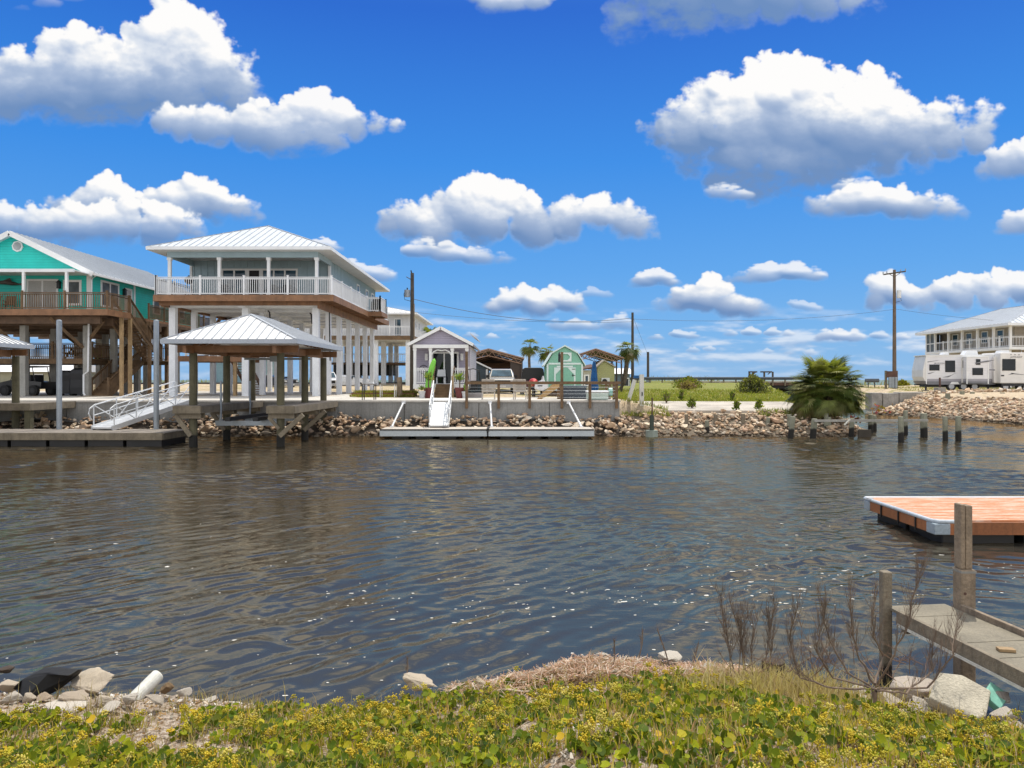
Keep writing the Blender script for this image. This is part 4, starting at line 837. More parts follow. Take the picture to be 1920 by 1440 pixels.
# ================================================================ centre dock with its gangway and stand-off rods
d=T('floating_dock','white edged aluminium floating dock of two sections below the lilac cottage','floating dock',(-1.1,33.6,0))
for xa,xb in ((px(713,32.8),px(912,32.8)),(px(917,32.8),px(1113,32.8))):
    s=MB(); s.box(xa,xb,32.84,34.5,.36,.42); so_=P(s,'deck_panel',tanply,d); q=MB(); q.box(xa,xb,32.76,32.835,.12,.37); q.box(xa,xb,34.505,34.57,.12,.37); q.box(xa-.03,xa,32.8,34.5,.12,.40); q.box(xb,xb+.03,32.8,34.5,.12,.40); P(q,'side_beam',M('pale_aluminium%d'%int(xa*9),(.50,.55,.58),.5,.06),so_)
    q=MB(); q.box(xa,xb,32.74,32.83,.372,.43); P(q,'edge_trim',black,so_)
    q=MB(); 
    for i,x in enumerate(np.arange(xa+.5,xb-.6,1.05)):
        q.box(x,x+.72,32.95,34.4,-.25,.22)
    P(q,'floats',black,so_)
for x in (px(914.5,32.8),): q=MB(); q.box(x-.05,x+.05,32.72,34.55,.34,.46); P(q,'joint_plate',blackm,d)
for i,(xa,xb) in enumerate(((735,757),(922,919),(1090,1066))):
    q=MB(); a=(px(xa,34.4),34.4,.44); b_=(px(xb,35.95),35.93,1.52); q.tube([a,b_],.045,8); q.box(b_[0]-.09,b_[0]+.09,35.86,35.945,1.44,1.58); q.box(a[0]-.08,a[0]+.08,34.3,34.5,.42,.47)
    O(q,'standoff_rod',offwhite,('white stand-off rod leaning right at the left end of the white dock','nearly upright white stand-off rod at the middle of the white dock','white stand-off rod leaning left at the right end of the white dock')[i],'stand-off rod','stand-off rods between dock and seawall')
gangway('gangway','short white gangway leading up to the steps of the lilac cottage',-3.32,33.9,.50,-3.38,36.3,1.66,.86,alu)
# ================================================================ lilac cottage
h=T('cottage','small lilac cottage with white trimmed gable and front porch','cottage',(-4.1,43,G)); x0,x1=-5.68,-2.52; fz=2.34; ez=4.62; ap=5.52
b=MB(); b.box(x0,x1,44.4,52,fz-.3,ez); P(b,'wall',purple,h); b=MB(); b.box(x1,x1+.03,44.4,52,fz-.3,ez); P(b,'side_wall',lilacw,h)
b=MB(); b.prism([(x0-.02,43.02,ez),(x1+.02,43.02,ez),(-4.1,43.02,ap)],(0,.1,0)); P(b,'gable',purple,h)
b=MB(); b.prism([(-4.1,42.8,ap+.12),(x1+.3,42.8,ez+.03),(x1+.3,42.8,ez-.08),(-4.1,42.8,ap),(x0-.3,42.8,ez-.08),(x0-.3,42.8,ez+.03)],(0,9.6,0)); ro=P(b,'roof',M('gray_shingle',(.30,.29,.31),.8,.12,bump=.3),h)
q=MB()
for s,xx in ((1,x1+.3),(-1,x0-.3)): q.bar((-4.1,42.77,ap+.06),(xx,42.77,ez-.02),.04,.17)
q.box(x0-.02,x1+.02,42.9,43.0,ez-.20,ez-.0); P(q,'rake_board',trimw,ro)
b=MB(); b.prism([(-2.6,46.5,ez+.9),(-2.2,46.5,ez+.62),(-2.2,46.5,ez+.54),(-2.6,46.5,ez+.82)],(0,5.5,0)); P(b,'rear_roof',metalroof,h)
d=MB(); d.box(x0,x1,42.95,44.4,fz-.12,fz); d.box(x0,x1,42.92,43.0,fz-.26,fz+.01); P(d,'porch_floor',trimw,h)
for x in (x0+.08,px(807,43),px(848,43),x1-.08): q=MB(); q.box(x-.075,x+.075,42.98,43.13,fz,ez-.2); q.box(x-.10,x+.10,42.96,43.15,ez-.34,ez-.205); P(q,'porch_post',trimw,h)
ar=MB()
for s,xx in ((1,px(808.5,43)),(-1,px(846.5,43))): ar.tube([(xx,43.05,ez-.62),(xx+s*.12,43.05,ez-.42),(xx+s*.35,43.05,ez-.3),(px(827.5,43),43.05,ez-.34)],.04,6)
P(ar,'porch_arch',trimw,h)
railing(h,((x0+.1,43.05),(px(806,43),43.05)),fz,.92,trimw,gap=.1,post=3,bal=.04); railing(h,((px(850,43),43.05),(x1-.1,43.05)),fz,.92,trimw,gap=.12,post=3,bal=.04); railing(h,((x1-.08,43.1),(x1-.08,44.4)),fz,.92,trimw,gap=.12,post=3,bal=.04,skip_first=True)
window(h,'x',px(812,44.4),px(857,44.4),fz+.04,pz(663,44.4),44.4,pm=glass,mull=(px(833,44.4),),name='sliding_door',fr=.10)
for x in (px(800,44.4),px(866.5,44.4)): q=MB(); q.box(x-.08,x+.08,44.2,44.39,3.75,4.15); P(q,'wall_lamp',trimw,h)
q=MB(); q.tube([(px(794,44.3)+.26*math.cos(t),44.33,3.2+.26*math.sin(t)) for t in np.linspace(0,6.29,13)],.02,5); q.tube([(px(794,44.3)-.2,44.33,3.05),(px(794,44.3),44.33,3.35),(px(794,44.3)+.2,44.33,3.05)],.018,5); P(q,'wall_ornament',blackm,h)
st=MB(); sx0,sx1=px(815,42),px(848,42)
for i in range(5): z=G+.15*(i+1); st.box(sx0,sx1,41.55+.26*i,42.93,z-.15,z)
sto=P(st,'steps',deckw,h)
for x in (sx0-.05,sx1+.05): q=MB(); q.box(x-.06,x+.06,41.6,41.72,G,G+1.2); P(q,'step_post',lumber,sto)
for x in (sx0-.05,sx1+.05): q=MB(); q.bar((x,41.66,G+1.05),(x,42.95,fz+1.0),.05,.12); P(q,'step_rail',deckw,sto)
# slate shed behind it
h=T('shed','dark slate shed with white roof edge between lilac cottage and truck','shed',(-3.0,55,G)); b=MB(); b.prism([(-5,55,G),(-1.80,55,G),(-1.80,55,3.45),(-3.2,55,4.1),(-5,55,3.4)],(0,4,0)); P(b,'wall',slate,h); b=MB(); b.prism([(-3.2,54.8,4.25),(-1.62,54.8,3.50),(-1.62,54.8,3.38),(-3.2,54.8,4.13),(-5.2,54.8,3.3),(-5.2,54.8,3.42)],(0,4.4,0)); P(b,'roof',trimw,h); b=MB(); b.box(-1.92,-1.78,54.97,55.0,G,3.4); P(b,'corner_board',trimw,h)
# ================================================================ mint barn shed
h=T('barn_shed','mint green gambrel roofed shed with pale trim and double doors','shed',(2.7,44,G)); Y=46.0; xa,xb=px(1025,Y),px(1093,Y); xm=(xa+xb)/2; ze=pz(683,Y); zk=pz(662,Y); za=pz(650.5,Y); w1=(xb-xa)/2; w2=w1*.60; zb=1.95
prof=[(xa,Y,zb),(xb,Y,zb),(xb,Y,ze),(xm+w2+.05,Y,zk),(xm,Y,za),(xm-w2-.05,Y,zk),(xa,Y,ze)]
b=MB(); b.prism(prof,(0,3.6,0)); wl=P(b,'wall',mint,h)
b=MB(); o=.16; A_=[(xa-o,ze-.04),(xm-w2-.12,zk+.06),(xm,za+.12),(xm+w2+.12,zk+.06),(xb+o,ze-.04)]; B_=[(x,z-.09) for x,z in A_]
b.prism([(x,Y-.16,z) for x,z in A_]+[(x,Y-.16,z) for x,z in reversed(B_)],(0,3.95,0)); P(b,'roof',minttrim,h)
t=MB(); ft=Y-.035
for x in (xa,xb-.11): t.box(x,x+.11,ft,Y-.002,zb,ze)
t.box(xa+.11,xb-.11,ft,Y-.002,ze-.02,ze+.09); t.box(xm-.5,xm+.5,ft,Y-.002,ze-.19,ze-.09); P(t,'trim_boards',minttrim,wl)
dx=.66; dr=MB(); dr.box(xm-dx+.1,xm+dx-.1,Y-.03,Y-.003,zb+.04,ze-.20); do=P(dr,'door',mint,h)
t=MB()
for x in (xm-dx,xm+dx-.1): t.box(x,x+.1,Y-.05,Y-.002,zb,ze-.195)
for s in (-1,1): t.prism([(xm+s*(dx-.1),Y-.05,ze-.62),(xm+s*(dx-.1),Y-.05,ze-.2),(xm+s*(dx-.5),Y-.05,ze-.2)],(0,.018,0)); t.prism([(xm+s*(dx-.1),Y-.05,zb+.0),(xm+s*(dx-.1),Y-.05,zb+.2),(xm+s*(dx-.22),Y-.05,zb)],(0,.018,0))
t.box(xm-dx+.1,xm+dx-.1,Y-.05,Y-.031,zb+.38,zb+.46); P(t,'door_trim',minttrim,do)
t=MB()
for z in (ze-.32,zb+.25,zb+.9): t.box(xm+dx-.22,xm+dx-.02,Y-.065,Y-.052,z,z+.04); 
t.box(xm+dx-.2,xm+dx-.17,Y-.09,Y-.05,zb+.85,zb+1.0); P(t,'hinges',blackm,do)
z0,z1=pz(678,Y),pz(661,Y); lx0,lx1=px(1047.5,Y),px(1071.5,Y); t=MB()
t.box(lx0,lx0+.10,Y-.05,Y-.002,z0,z1); t.box(lx1-.1,lx1,Y-.05,Y-.002,z0,z1); t.box(lx0+.1,lx1-.1,Y-.05,Y-.002,z1-.09,z1); t.box(lx0+.1,lx1-.1,Y-.05,Y-.002,z0,z0+.09)
for sx,cx in ((1,lx0+.1),(-1,lx1-.1)):
    for zz,sz in ((z0+.09,1),(z1-.09,-1)): t.prism([(cx,Y-.05,zz),(cx+sx*.14,Y-.05,zz),(cx,Y-.05,zz+sz*.14)],(0,.04,0))
P(t,'loft_frame',minttrim,h)
b=MB(); b.box(xa+.05,xb-.05,Y+.05,Y+3.5,1.45,zb); P(b,'skids',deckd,h)
# ================================================================ open carports
def carport(label,Y,xc,w,L,ze,za,left,right,back):
    h=T('carport',label,'carport',(xc,Y,G)); e=w/2
    r=MB(); r.prism([(xc,Y,za),(xc+e+.2,Y,ze),(xc+e+.2,Y,ze-.1),(xc,Y,za-.1),(xc-e-.2,Y,ze-.1),(xc-e-.2,Y,ze)],(0,L,0)); ro=P(r,'roof',brownsteel,h)
    q=MB(); q.bar((xc,Y-.03,za-.01),(xc+e+.22,Y-.03,ze-.01),.05,.10); q.bar((xc,Y-.03,za-.01),(xc-e-.22,Y-.03,ze-.01),.05,.10); P(q,'roof_edge',tansteel,ro)
    for yy in (Y+.05,Y+L*.5,Y+L-.1):
        m=MB(); n=9; drop=.42
        for s in (1,-1):
            m.bar((xc,yy,za-.13),(xc+s*e,yy,ze-.13),.06,.06); m.bar((xc,yy,za-.13-drop),(xc+s*e,yy,ze-.13-drop*.7),.06,.06)
            for i in range(n):
                t0,t1=i/n,(i+1)/n; top=lambda t:(xc+s*e*t,yy,za-.13+(ze-za)*t); bot=lambda t:(xc+s*e*t,yy,za-.13-drop+(ze-za+drop*.3)*t)
                m.bar(top(t0) if i%2 else bot(t0),bot(t1) if i%2 else top(t1),.035,.035)
        P(m,'truss',tansteel,h)
    for yy in np.linspace(Y+.1,Y+L-.1,4):
        for s in (1,-1): q=MB(); q.box(xc+s*e-.06,xc+s*e+.06,yy-.06,yy+.06,G-.2,ze-.1); P(q,'post',brownsteel,h)
    if right: q=MB(); q.box(xc+e-.9,xc+e+.08,Y+.17,Y+.22,G-.2,ze-.1); q.box(xc+e+.062,xc+e+.10,Y+.1,Y+L,G-.2,ze-.1); P(q,'side_panel',brownsteel,h)
    if left: q=MB(); q.box(xc-e-.10,xc-e-.062,Y+.1,Y+L,ze-1.2,ze-.1); P(q,'side_panel',brownsteel,h)
    if back: q=MB(); q.box(xc-e+.5,xc+e-.9,Y+L-.02,Y+L+.03,pz(691,Y+L),pz(681,Y+L)); P(q,'back_panel',tansteel,h); q=MB(); q.prism([(xc-e,Y+L-.02,ze-.9),(xc+e,Y+L-.02,ze-.9),(xc+e,Y+L-.02,ze-.15),(xc,Y+L-.02,za-.15),(xc-e,Y+L-.02,ze-.15)],(0,.04,0)); P(q,'gable_panel',brownsteel,h)
carport('brown steel carport with trussed gable behind the pickup truck',60,px(916,60),5.3,9,pz(672,60),pz(654,60),True,True,True)
carport('brown steel carport with trussed gable and open posts behind the blue umbrella',62,px(1117,62),4.3,9,pz(671.5,62),pz(654,62),False,False,False)
h=T('shed','olive yellow gabled shed beside the blue umbrella','shed',(px(1137,60),60,G)); Y=60; xa,xb=px(1120,Y),px(1152,Y); zt,zw=pz(677,Y),pz(689,Y)
b=MB(); b.prism([(xa,Y,1.7),(xb,Y,1.7),(xb,Y,zw),(xa+.55,Y,zt),(xa,Y,zw+.1)],(0,5,0)); P(b,'wall',olive,h); b=MB(); b.prism([(xa-.2,Y-.15,zw+.0),(xa+.55,Y-.15,zt+.12),(xb+.1,Y-.15,zw+.08),(xb+.1,Y-.15,zw-.02),(xa+.55,Y-.15,zt),(xa-.2,Y-.15,zw-.1)],(0,5.3,0)); P(b,'roof',cream,h)
b=MB(); b.box(xa+.3,xa+.95,Y-.35,Y-.02,2.2,2.75); ac=P(b,'air_conditioner',offwhite,h); b=MB(); b.tube([(xa+.55,Y-.36,2.47),(xa+.55,Y-.38,2.47)],.2,12); P(b,'fan_grille',black,ac)
h=T('shed','cream shed with rusty red roof between mint shed and blue umbrella','shed',(px(1103,57),57,G)); Y=57; xa,xb=px(1095,Y),px(1111,Y); b=MB(); b.box(xa,xb,Y,Y+4,1.6,pz(694,Y)); P(b,'wall',M('cream_wall',(.50,.48,.38),.7,.06,lap=.16),h); b=MB(); b.prism([(xa-.1,Y-.2,pz(694,Y)),(xb+.1,Y-.2,pz(690,Y)),(xb+.1,Y+2,pz(684,Y)),(xa-.1,Y+2,pz(688,Y))],(0,0,.1)); P(b,'roof',rust,h); window(h,'x',xa+.1,xa+.3,2.2,2.9,Y,pm=glassb)
h=T('shed','low slate blue shed behind the right carport posts','shed',(px(1172,75),75,G)); Y=75; xa,xb=px(1152,Y),px(1181,Y); b=MB(); b.box(xa,xb,Y,Y+4,1.6,pz(701,Y)); P(b,'wall',M('slate_blue_wall',(.15,.20,.26),.6,.06),h); b=MB(); b.prism([(xa-.3,Y-.3,pz(701,Y)),(xa-.3,Y+4.3,pz(701,Y)),(xa-.3,Y+2,pz(690,Y))],(xb-xa+.6,0,0)); P(b,'roof',wroof,h); window(h,'x',xa+.8,xa+1.4,2.0,2.7,Y,pm=glass,name='door')
# ================================================================ fence along the sea wall
f=T('rail_fence','brown wooden post and wire fence bolted to the seawall','fence',(1.4,35.9,1.2))
for x,zt in ((px(875,35.9),pz(659,35.9)),(px(935,35.9),2.5),(px(993,35.9),2.5),(px(1053.5,35.9),pz(660,35.9)),(px(1106,35.9),2.5),(px(1156,35.9),2.5)): q=MB(); q.box(x-.065,x+.065,35.81,35.94,1.22,zt); P(q,'post',deckw,f)
q=MB(); q.box(px(875,35.9)-.05,px(1163,35.9),35.75,35.805,2.38,2.52); P(q,'top_rail',deckw,f)
for y in (37.4,39,40.4): q=MB(); q.box(WALLX1-.16,WALLX1-.04,y-.06,y+.06,G,2.5); P(q,'post',deckw,f)
q=MB(); q.box(WALLX1-.14,WALLX1-.06,35.95,40.46,2.40,2.5); P(q,'side_rail',deckw,f)
q=MB()
for z in (1.75,1.92,2.08,2.24): q.tube([(px(875,35.9),35.88,z),(px(1156,35.9),35.88,z)],.0035,4)
P(q,'wires',galv,f)
l=T('lantern','small black lantern fixed to the tall fence post','lantern',(2.28,35.85,3.6)); q=MB(); q.box(2.22,2.32,35.8,35.9,3.45,3.78); P(q,'housing',blackm,l); q=MB(); q.tube([(2.27,35.85,3.78),(2.27,35.85,3.95)],[.07,.01],6); P(q,'cap',blackm,l)
# ================================================================ garden things on the patio
def lounger(x,y,label,rot):
    r=T('patio_chair',label,'patio chair',(x,y,G),'plastic patio chairs on the seawall',rot=rot,local=True)
    b=MB()
    for i in range(8): t=i/7; b.bar((-.30,.28+.22*t,.42+.52*t),(.30,.28+.22*t,.42+.52*t),.018,.06,up=(0,-.4,1))
    for s in (-.31,.31): b.bar((s,.24,.36),(s,.52,1.0),.045,.03)
    b.bar((-.31,.52,1.0),(.31,.52,1.0),.04,.07); P(b,'backrest',tanply,r)
    b=MB()
    for i in range(7): b.box(-.29,.29,-.32+.085*i,-.26+.085*i,.36,.385)
    b.box(-.31,-.29,-.34,.28,.33,.39); b.box(.29,.31,-.34,.28,.33,.39); P(b,'seat',tanply,r)
    for s in (-1,1):
        for yy in (-.30,.30): q=MB(); q.bar((s*.29,yy,.36),(s*.32,yy*1.15,0),.05,.05); P(q,'leg',tanply,r)
        q=MB(); q.bar((s*.34,-.33,.60),(s*.34,.38,.62),.07,.03); q.bar((s*.33,-.3,.36),(s*.34,-.32,.60),.04,.04); P(q,'armrest',tanply,r)
lounger(px(916,37.8),37.8,'tan slatted plastic chair in front of the pickup truck',R(180)); lounger(px(976,37.8),37.8,'tan slatted plastic chair between pickup truck and black topped jeep',R(172))
q=MB(); h_=T('hot_tub','dark slate hot tub box in front of the mint shed','hot tub',(px(1076,39.4),39.4,G)); a,b_=px(1052,38.6),px(1100,38.6); q.box(a,b_,38.6,40.4,G,pz(725,38.6)-.05); P(q,'cabinet',spa,h_,bevel=.04); q=MB(); q.box(a-.03,b_+.03,38.57,40.43,pz(725,38.6)-.05,pz(725,38.6)+.05); P(q,'cover',slate,h_,bevel=.03)
h_=T('steps','orange brown wooden steps and platform beside the hot tub','steps',(px(1030,38.6),38.6,G)); st=MB(); a=px(1008,38.4)
for i in range(4): st.box(a+.26*i,a+.26*(i+1)+.02,38.42,39.3,G+.19*(i+1)-.05,G+.19*(i+1))
P(st,'treads',lumber,h_); st=MB(); st.prism([(a-.05,38.40,G),(a+.2,38.40,G),(a+1.12,38.40,G+.62),(a+1.12,38.40,G+.80),(a+.7,38.40,G+.72)],(0,.05,0)); P(st,'stringer',M('new_lumber',(.46,.29,.12),.7,.15,bump=.15),h_); st=MB(); st.box(a+1.03,px(1053,38.4),38.42,39.4,G+.74,G+.80)
for x in (a+1.06,px(1050,38.4)): st.box(x-.05,x+.05,38.41,38.51,G,G+.74)
P(st,'platform',deckw,h_)
h_=T('storage_box','pale green lidded storage box at the right end of the seawall','storage box',(px(1123,36.9),37,G)); a,b_=px(1102,36.6),px(1141,36.6); q=MB(); q.box(a,b_,36.6,37.4,G+.02,pz(736,36.6)); P(q,'box',mintp,h_,bevel=.03); q=MB(); q.prism([(a-.04,36.56,pz(736,36.6)+.002),(a-.04,37.44,pz(736,36.6)+.002),(a-.04,37.44,pz(736,36.6)+.09),(a-.04,36.56,pz(736,36.6)+.06)],(b_-a+.08,0,0)); P(q,'lid',offwhite,h_,bevel=.015); q=MB(); q.tube([(b_+.05,36.9,G+.4),(b_+.22,36.9,G+.4)],.2,12); P(q,'hose_reel',M('pale_teal_plastic',(.25,.5,.45),.5),h_)
u=T('patio_umbrella','closed blue patio umbrella standing beside the mint shed','umbrella',(px(1114,39),39,G)); x=px(1114,39); q=MB(); q.tube([(x,39,G+.05),(x,39,pz(677,39))],.022,8); P(q,'pole',offwhite,u); q=MB()
vs=[];zs=[(pz(677.5,39),.05),(pz(683,39),.11),(pz(700,39),.17),(pz(715,39),.22),(pz(728,39),.27),(pz(733,39),.22)]
for i,(z,r) in enumerate(zs):
    for k in range(16): t=2*math.pi*k/16; rr=r*(.92 if k%2 else .52); vs.append((x+rr*math.cos(t),39+rr*math.sin(t),z+(.05*(k%2) if i==5 else 0)))
q.add(vs,[(i*16+k,i*16+(k+1)%16,(i+1)*16+(k+1)%16,(i+1)*16+k) for i in range(5) for k in range(16)]+[tuple(range(16))]); P(q,'canopy',blueum,u,smooth=False); q=MB(); q.tube([(x,39,G),(x,39,G+.1)],[.28,.2],14); P(q,'base',black,u)
def potplant(x,y,pot,label,s,kind):
    r=T('potted_plant',label,'potted plant',(x,y,G),'potted plants beside the porch steps'); q=MB(); q.tube([(x,y,G),(x,y,G+.30*s),(x,y,G+.42*s),(x,y,G+.46*s)],[.15*s,.19*s,.23*s,.22*s],14); P(q,'pot',pot,r)
    m=MB(); col=[]
    for k in range(46 if kind else 30):
        t=random.uniform(0,6.28); e=random.uniform(.25,1.35); L=random.uniform(.35,.62)*s; base=Vector((x,y,G+(.75 if kind else .5)*s)); d=Vector((math.cos(t)*math.cos(e),math.sin(t)*math.cos(e),math.sin(e))); sd_=d.cross(Vector((0,0,1))).normalized()*.035*s; mid=base+d*L*.55; tip=base+d*L+Vector((0,0,-.22*L*math.cos(e))); m.add([base,mid+sd_,tip,mid-sd_],[(0,1,2,3)]); c=random.choice([(.05,.14,.03),(.08,.2,.04),(.12,.25,.05),(.2,.22,.05)]); col+=[(*c,1)]*4
    P(m,'foliage',palmm,r,col=col)
    if kind: q=MB(); q.tube([(x,y,G+.42*s),(x,y,G+.8*s)],.03*s,6); P(q,'stem',trunkm,r)
potplant(px(803.5,40.6),40.6,redpot,'spiky potted plant in dark red pot left of the porch steps',1.25,1); potplant(px(862,40.6),40.6,redpot,'spiky potted plant in dark red pot right of the porch steps',1.25,1)
potplant(px(791,40.2),40.2,whitepot,'low leafy plant in a white pot left of the porch steps',.85,0); potplant(px(871.5,40.4),40.4,whitepot,'low leafy plant in a white pot beside the tall left fence post',.8,0)
q=MB(); xg=px(806,41.2); q.tube([(xg-.12,41.2,G+.55),(xg-.05,41.25,G+1.1),(xg+.12,41.4,G+1.75),(xg+.2,41.45,G+2.05),(xg+.22,41.46,G+2.18)],[.15,.17,.16,.12,.03],8); O(q,'paddle_board',lime,'tall lime green board leaning beside the porch steps','paddle board')
c=T('patio_chair','white chair with dark cushion standing on the lilac porch','patio chair',(px(827,43.8),43.8,2.34)); x=px(827,43.8); q=MB(); q.box(x-.26,x+.26,43.55,44.0,2.74,2.79); P(q,'seat',black,c); q=MB(); q.prism([(x-.26,44.0,2.79),(x+.26,44.0,2.79),(x+.22,44.1,3.2),(x-.22,44.1,3.2)],(0,.04,0)); P(q,'backrest',offwhite,c)
for a in (-.24,.24):
    for y in (43.58,43.97): q=MB(); q.box(x+a-.025,x+a+.025,y-.025,y+.025,2.34,2.74); P(q,'leg',offwhite,c)
s=T('garden_swing','black metal frame swing beside the lilac cottage','garden swing',(px(892,41.5),41.5,G)); xa,xb=px(877,41.5),px(898,41.5); m=MB()
for x in (xa,xb): m.tube([(x-.3,41.0,G),(x,41.5,G+1.55),(x+.12,42.2,G)],.025,6)
m.tube([(xa,41.5,G+1.55),((xa+xb)/2,41.45,G+1.62),(xb,41.5,G+1.52)],.025,6); P(m,'frame',blackm,s); m=MB(); m.box(xa+.12,xb-.08,41.35,41.75,G+.45,G+.5); m.box(xa+.12,xb-.08,41.75,41.79,G+.5,G+.95); P(m,'bench',black,s); m=MB()
for x in (xa+.15,xb-.1): m.tube([(x,41.55,G+.5),(x,41.5,G+1.55)],.01,4)
P(m,'chains',blackm,s)
q=MB(); q.box(px(874,41),px(905,41),40.9,41.4,G,G+.28); O(q,'planter_box',M('gray_planter',(.22,.2,.2),.8),'low gray planter box behind the tall left fence post','planter',bevel=.02)
def table(x,y,w,d,hh,top,leg,label,bag=False):
    r=T('patio_table',label,'table',(x,y,G),'tables on the patio'); q=MB(); q.box(x-w/2,x+w/2,y-d/2,y+d/2,G+hh-.04,G+hh); P(q,'tabletop',top,r)
    for a in (-1,1):
        for b in (-1,1): q=MB(); q.box(x+a*(w/2-.04)-.02,x+a*(w/2-.04)+.02,y+b*(d/2-.05)-.02,y+b*(d/2-.05)+.02,G,G+hh-.04); P(q,'leg',leg,r)
table(px(692,37.2),37.2,.66,.6,.80,graywood,blackm,'small black legged table at the edge of the patio'); table(px(728,43),43,.9,.7,.78,dockw,offwhite,'weathered table with pale legs in front of the white house')
q=MB(); q.prism([(px(687,37.2),37.0,G+.805),(px(701,37.2),37.0,G+.805),(px(700,37.2),37.0,G+.90),(px(689,37.2),37.0,G+.88)],(0,.4,0)); O(q,'fish_tray',offwhite,'white tray lying on the small black legged table','tray')
q=MB(); x=px(749,43.5); q.tube([(x,43.5,G),(x+.02,43.5,G+.8),(x-.02,43.5,G+1.15)],[.17,.15,.16],10); O(q,'wood_stump_post',weather,'short thick brown wooden post left of the lilac cottage','post')
b=MB(); b.box(-9.5,-5.8,44.1,45.6,G,G+.22); O(b,'raised_bed',M('bed_edging',(.22,.09,.06),.85,.2),'low red brown edged raised bed left of the lilac cottage','raised bed')
w=T('white_post','square white plastic post standing at the end of the seawall','post',(px(1203,36.9),36.9,1.1)); q=MB(); x=px(1203,36.9); q.box(x-.10,x+.10,36.8,37.0,.9,pz(702,36.9)); P(q,'post_shaft',pvc,w); q=MB(); q.box(x-.02,x+.03,36.76,36.80,pz(742,36.9),pz(735,36.9)); P(q,'outlet',black,w); q=MB(); q.box(x-.4,x-.14,36.85,36.92,pz(709,36.9),pz(704,36.9)); P(q,'lamp_arm',blueum,w)
q=MB(); q.bar((px(1172,36.9),36.9,1.0),(px(1190,37),37,pz(712,37)),.15,.15); O(q,'leaning_post',pvc,'square white plastic post leaning right beside the upright white post','post')
# ================================================================ vehicles
def wheel(par,x,y,z,r,w,hub=hubm,axis='x'):
    d=(w/2,0,0) if axis=='x' else (0,w/2,0); q=MB(); q.tube([(x-d[0],y-d[1],z),(x+d[0],y+d[1],z)],r,18); o=P(q,'wheel',tyre,par); k=1.06; q=MB(); q.tube([(x-d[0]*k,y-d[1]*k,z),(x+d[0]*k,y+d[1]*k,z)],r*.6,14); P(q,'rim',hub,o)
def pickup(name,label,cat,x,y,z,rot,paint,w=1.95,tall=1.78,covered_bed=False):
    r=T(name,label,cat,(x,y,z),rot=rot,local=True); hw=w/2
    def loft(secs):   # sections across x: list of (y, z0, z1, halfwidth bottom, halfwidth top)
        m=MB(); vs=[];n=len(secs)
        for (yy,z0,z1,b0,b1) in secs: vs+=[(-b0,yy,z0),(b0,yy,z0),(b0*1.0,yy,(z0+z1)/2),(b1,yy,z1),(-b1,yy,z1),(-b0*1.0,yy,(z0+z1)/2)]
        fs=[tuple(reversed(range(6))),tuple(range(6*(n-1),6*n))]+[(i*6+k,i*6+(k+1)%6,(i+1)*6+(k+1)%6,(i+1)*6+k) for i in range(n-1) for k in range(6)]
        return m.add(vs,fs)
    m=loft([(-2.62,.48,.95,hw*.92,hw*.84),(-2.5,.42,1.04,hw*.98,hw*.9),(-1.1,.40,1.16,hw,hw*.93),(-.9,.40,1.18,hw,hw*.95),(2.5,.42,1.16,hw,hw*.95),(2.62,.5,1.1,hw*.97,hw*.93)]); P(m,'body',paint,r,bevel=.04)
    m=loft([(-1.05,1.15,1.2,hw*.9,hw*.88),(-.35,1.15,tall-.06,hw*.92,hw*.74),(-.1,1.15,tall,hw*.92,hw*.74),(1.2,1.15,tall,hw*.92,hw*.74),(1.55,1.15,1.2,hw*.92,hw*.9)]); cab=P(m,'cab',paint,r,bevel=.03)
    g=MB(); g.prism([(-hw*.80,-1.03,1.235),(hw*.80,-1.03,1.235),(hw*.69,-.44,tall-.10),(-hw*.69,-.44,tall-.10)],(0,-.02,.02)); P(g,'windshield',glassb,r)
    for s in (-1,1):
        g=MB(); g.prism([(s*hw*.905,-.62,1.22),(s*hw*.905,1.15,1.22),(s*hw*.79,1.0,tall-.12),(s*hw*.79,-.25,tall-.12)],(s*.02,0,0)); P(g,'side_window',glass,r)
        q=MB(); q.box(*sorted((s*(hw*.62),s*(hw*.90))),-2.63,-2.5,.76,.93); P(q,'headlight',offwhite,r); q=MB(); q.box(*sorted((s*hw*.93,s*(hw+.16))),-.88,-.72,1.12,1.32); P(q,'mirror',black,r)
        for yy in (-1.65,1.55): wheel(r,s*(hw-.12),yy,.38,.38,.25)
    q=MB(); q.box(-hw*.58,hw*.58,-2.64,-2.5,.66,.93)
    P(q,'grille',black,r); q=MB(); q.box(-hw*.97,hw*.97,-2.74,-2.5,.40,.64); P(q,'bumper',hubm if not covered_bed else black,r,bevel=.02); q=MB(); q.box(-.26,.26,-2.755,-2.742,.44,.58); P(q,'licence_plate',offwhite,r)
    if covered_bed: q=MB(); q.box(-hw*.9,hw*.9,1.2,2.6,1.17,1.24); P(q,'bed_cover',black,r)
    return r
pickup('pickup_truck','silver beige pickup truck parked facing the canal','pickup truck',px(940,55),55.2,G+.02,R(2),carbeige)
j=T('jeep','maroon jeep with a black soft top beside the mint shed','jeep',(px(998,51),51,G)); x=px(999,51); Y=50.2
m=MB(); m.prism([(x-.80,Y,2.55),(x+.82,Y,2.55),(x+.70,Y,3.32),(x+.55,Y,3.42),(x-.55,Y,3.42),(x-.72,Y,3.30)],(0,2.6,0)); P(m,'soft_top',black,j,bevel=.05); m=MB(); m.box(x-.85,x+.85,Y-.05,Y+3.6,2.0,2.55); P(m,'body',carred,j,bevel=.06)
for s in (-.72,.72):
    for yy in (Y+.5,Y+2.8): wheel(j,x+s,yy,G+.40,.40,.26)
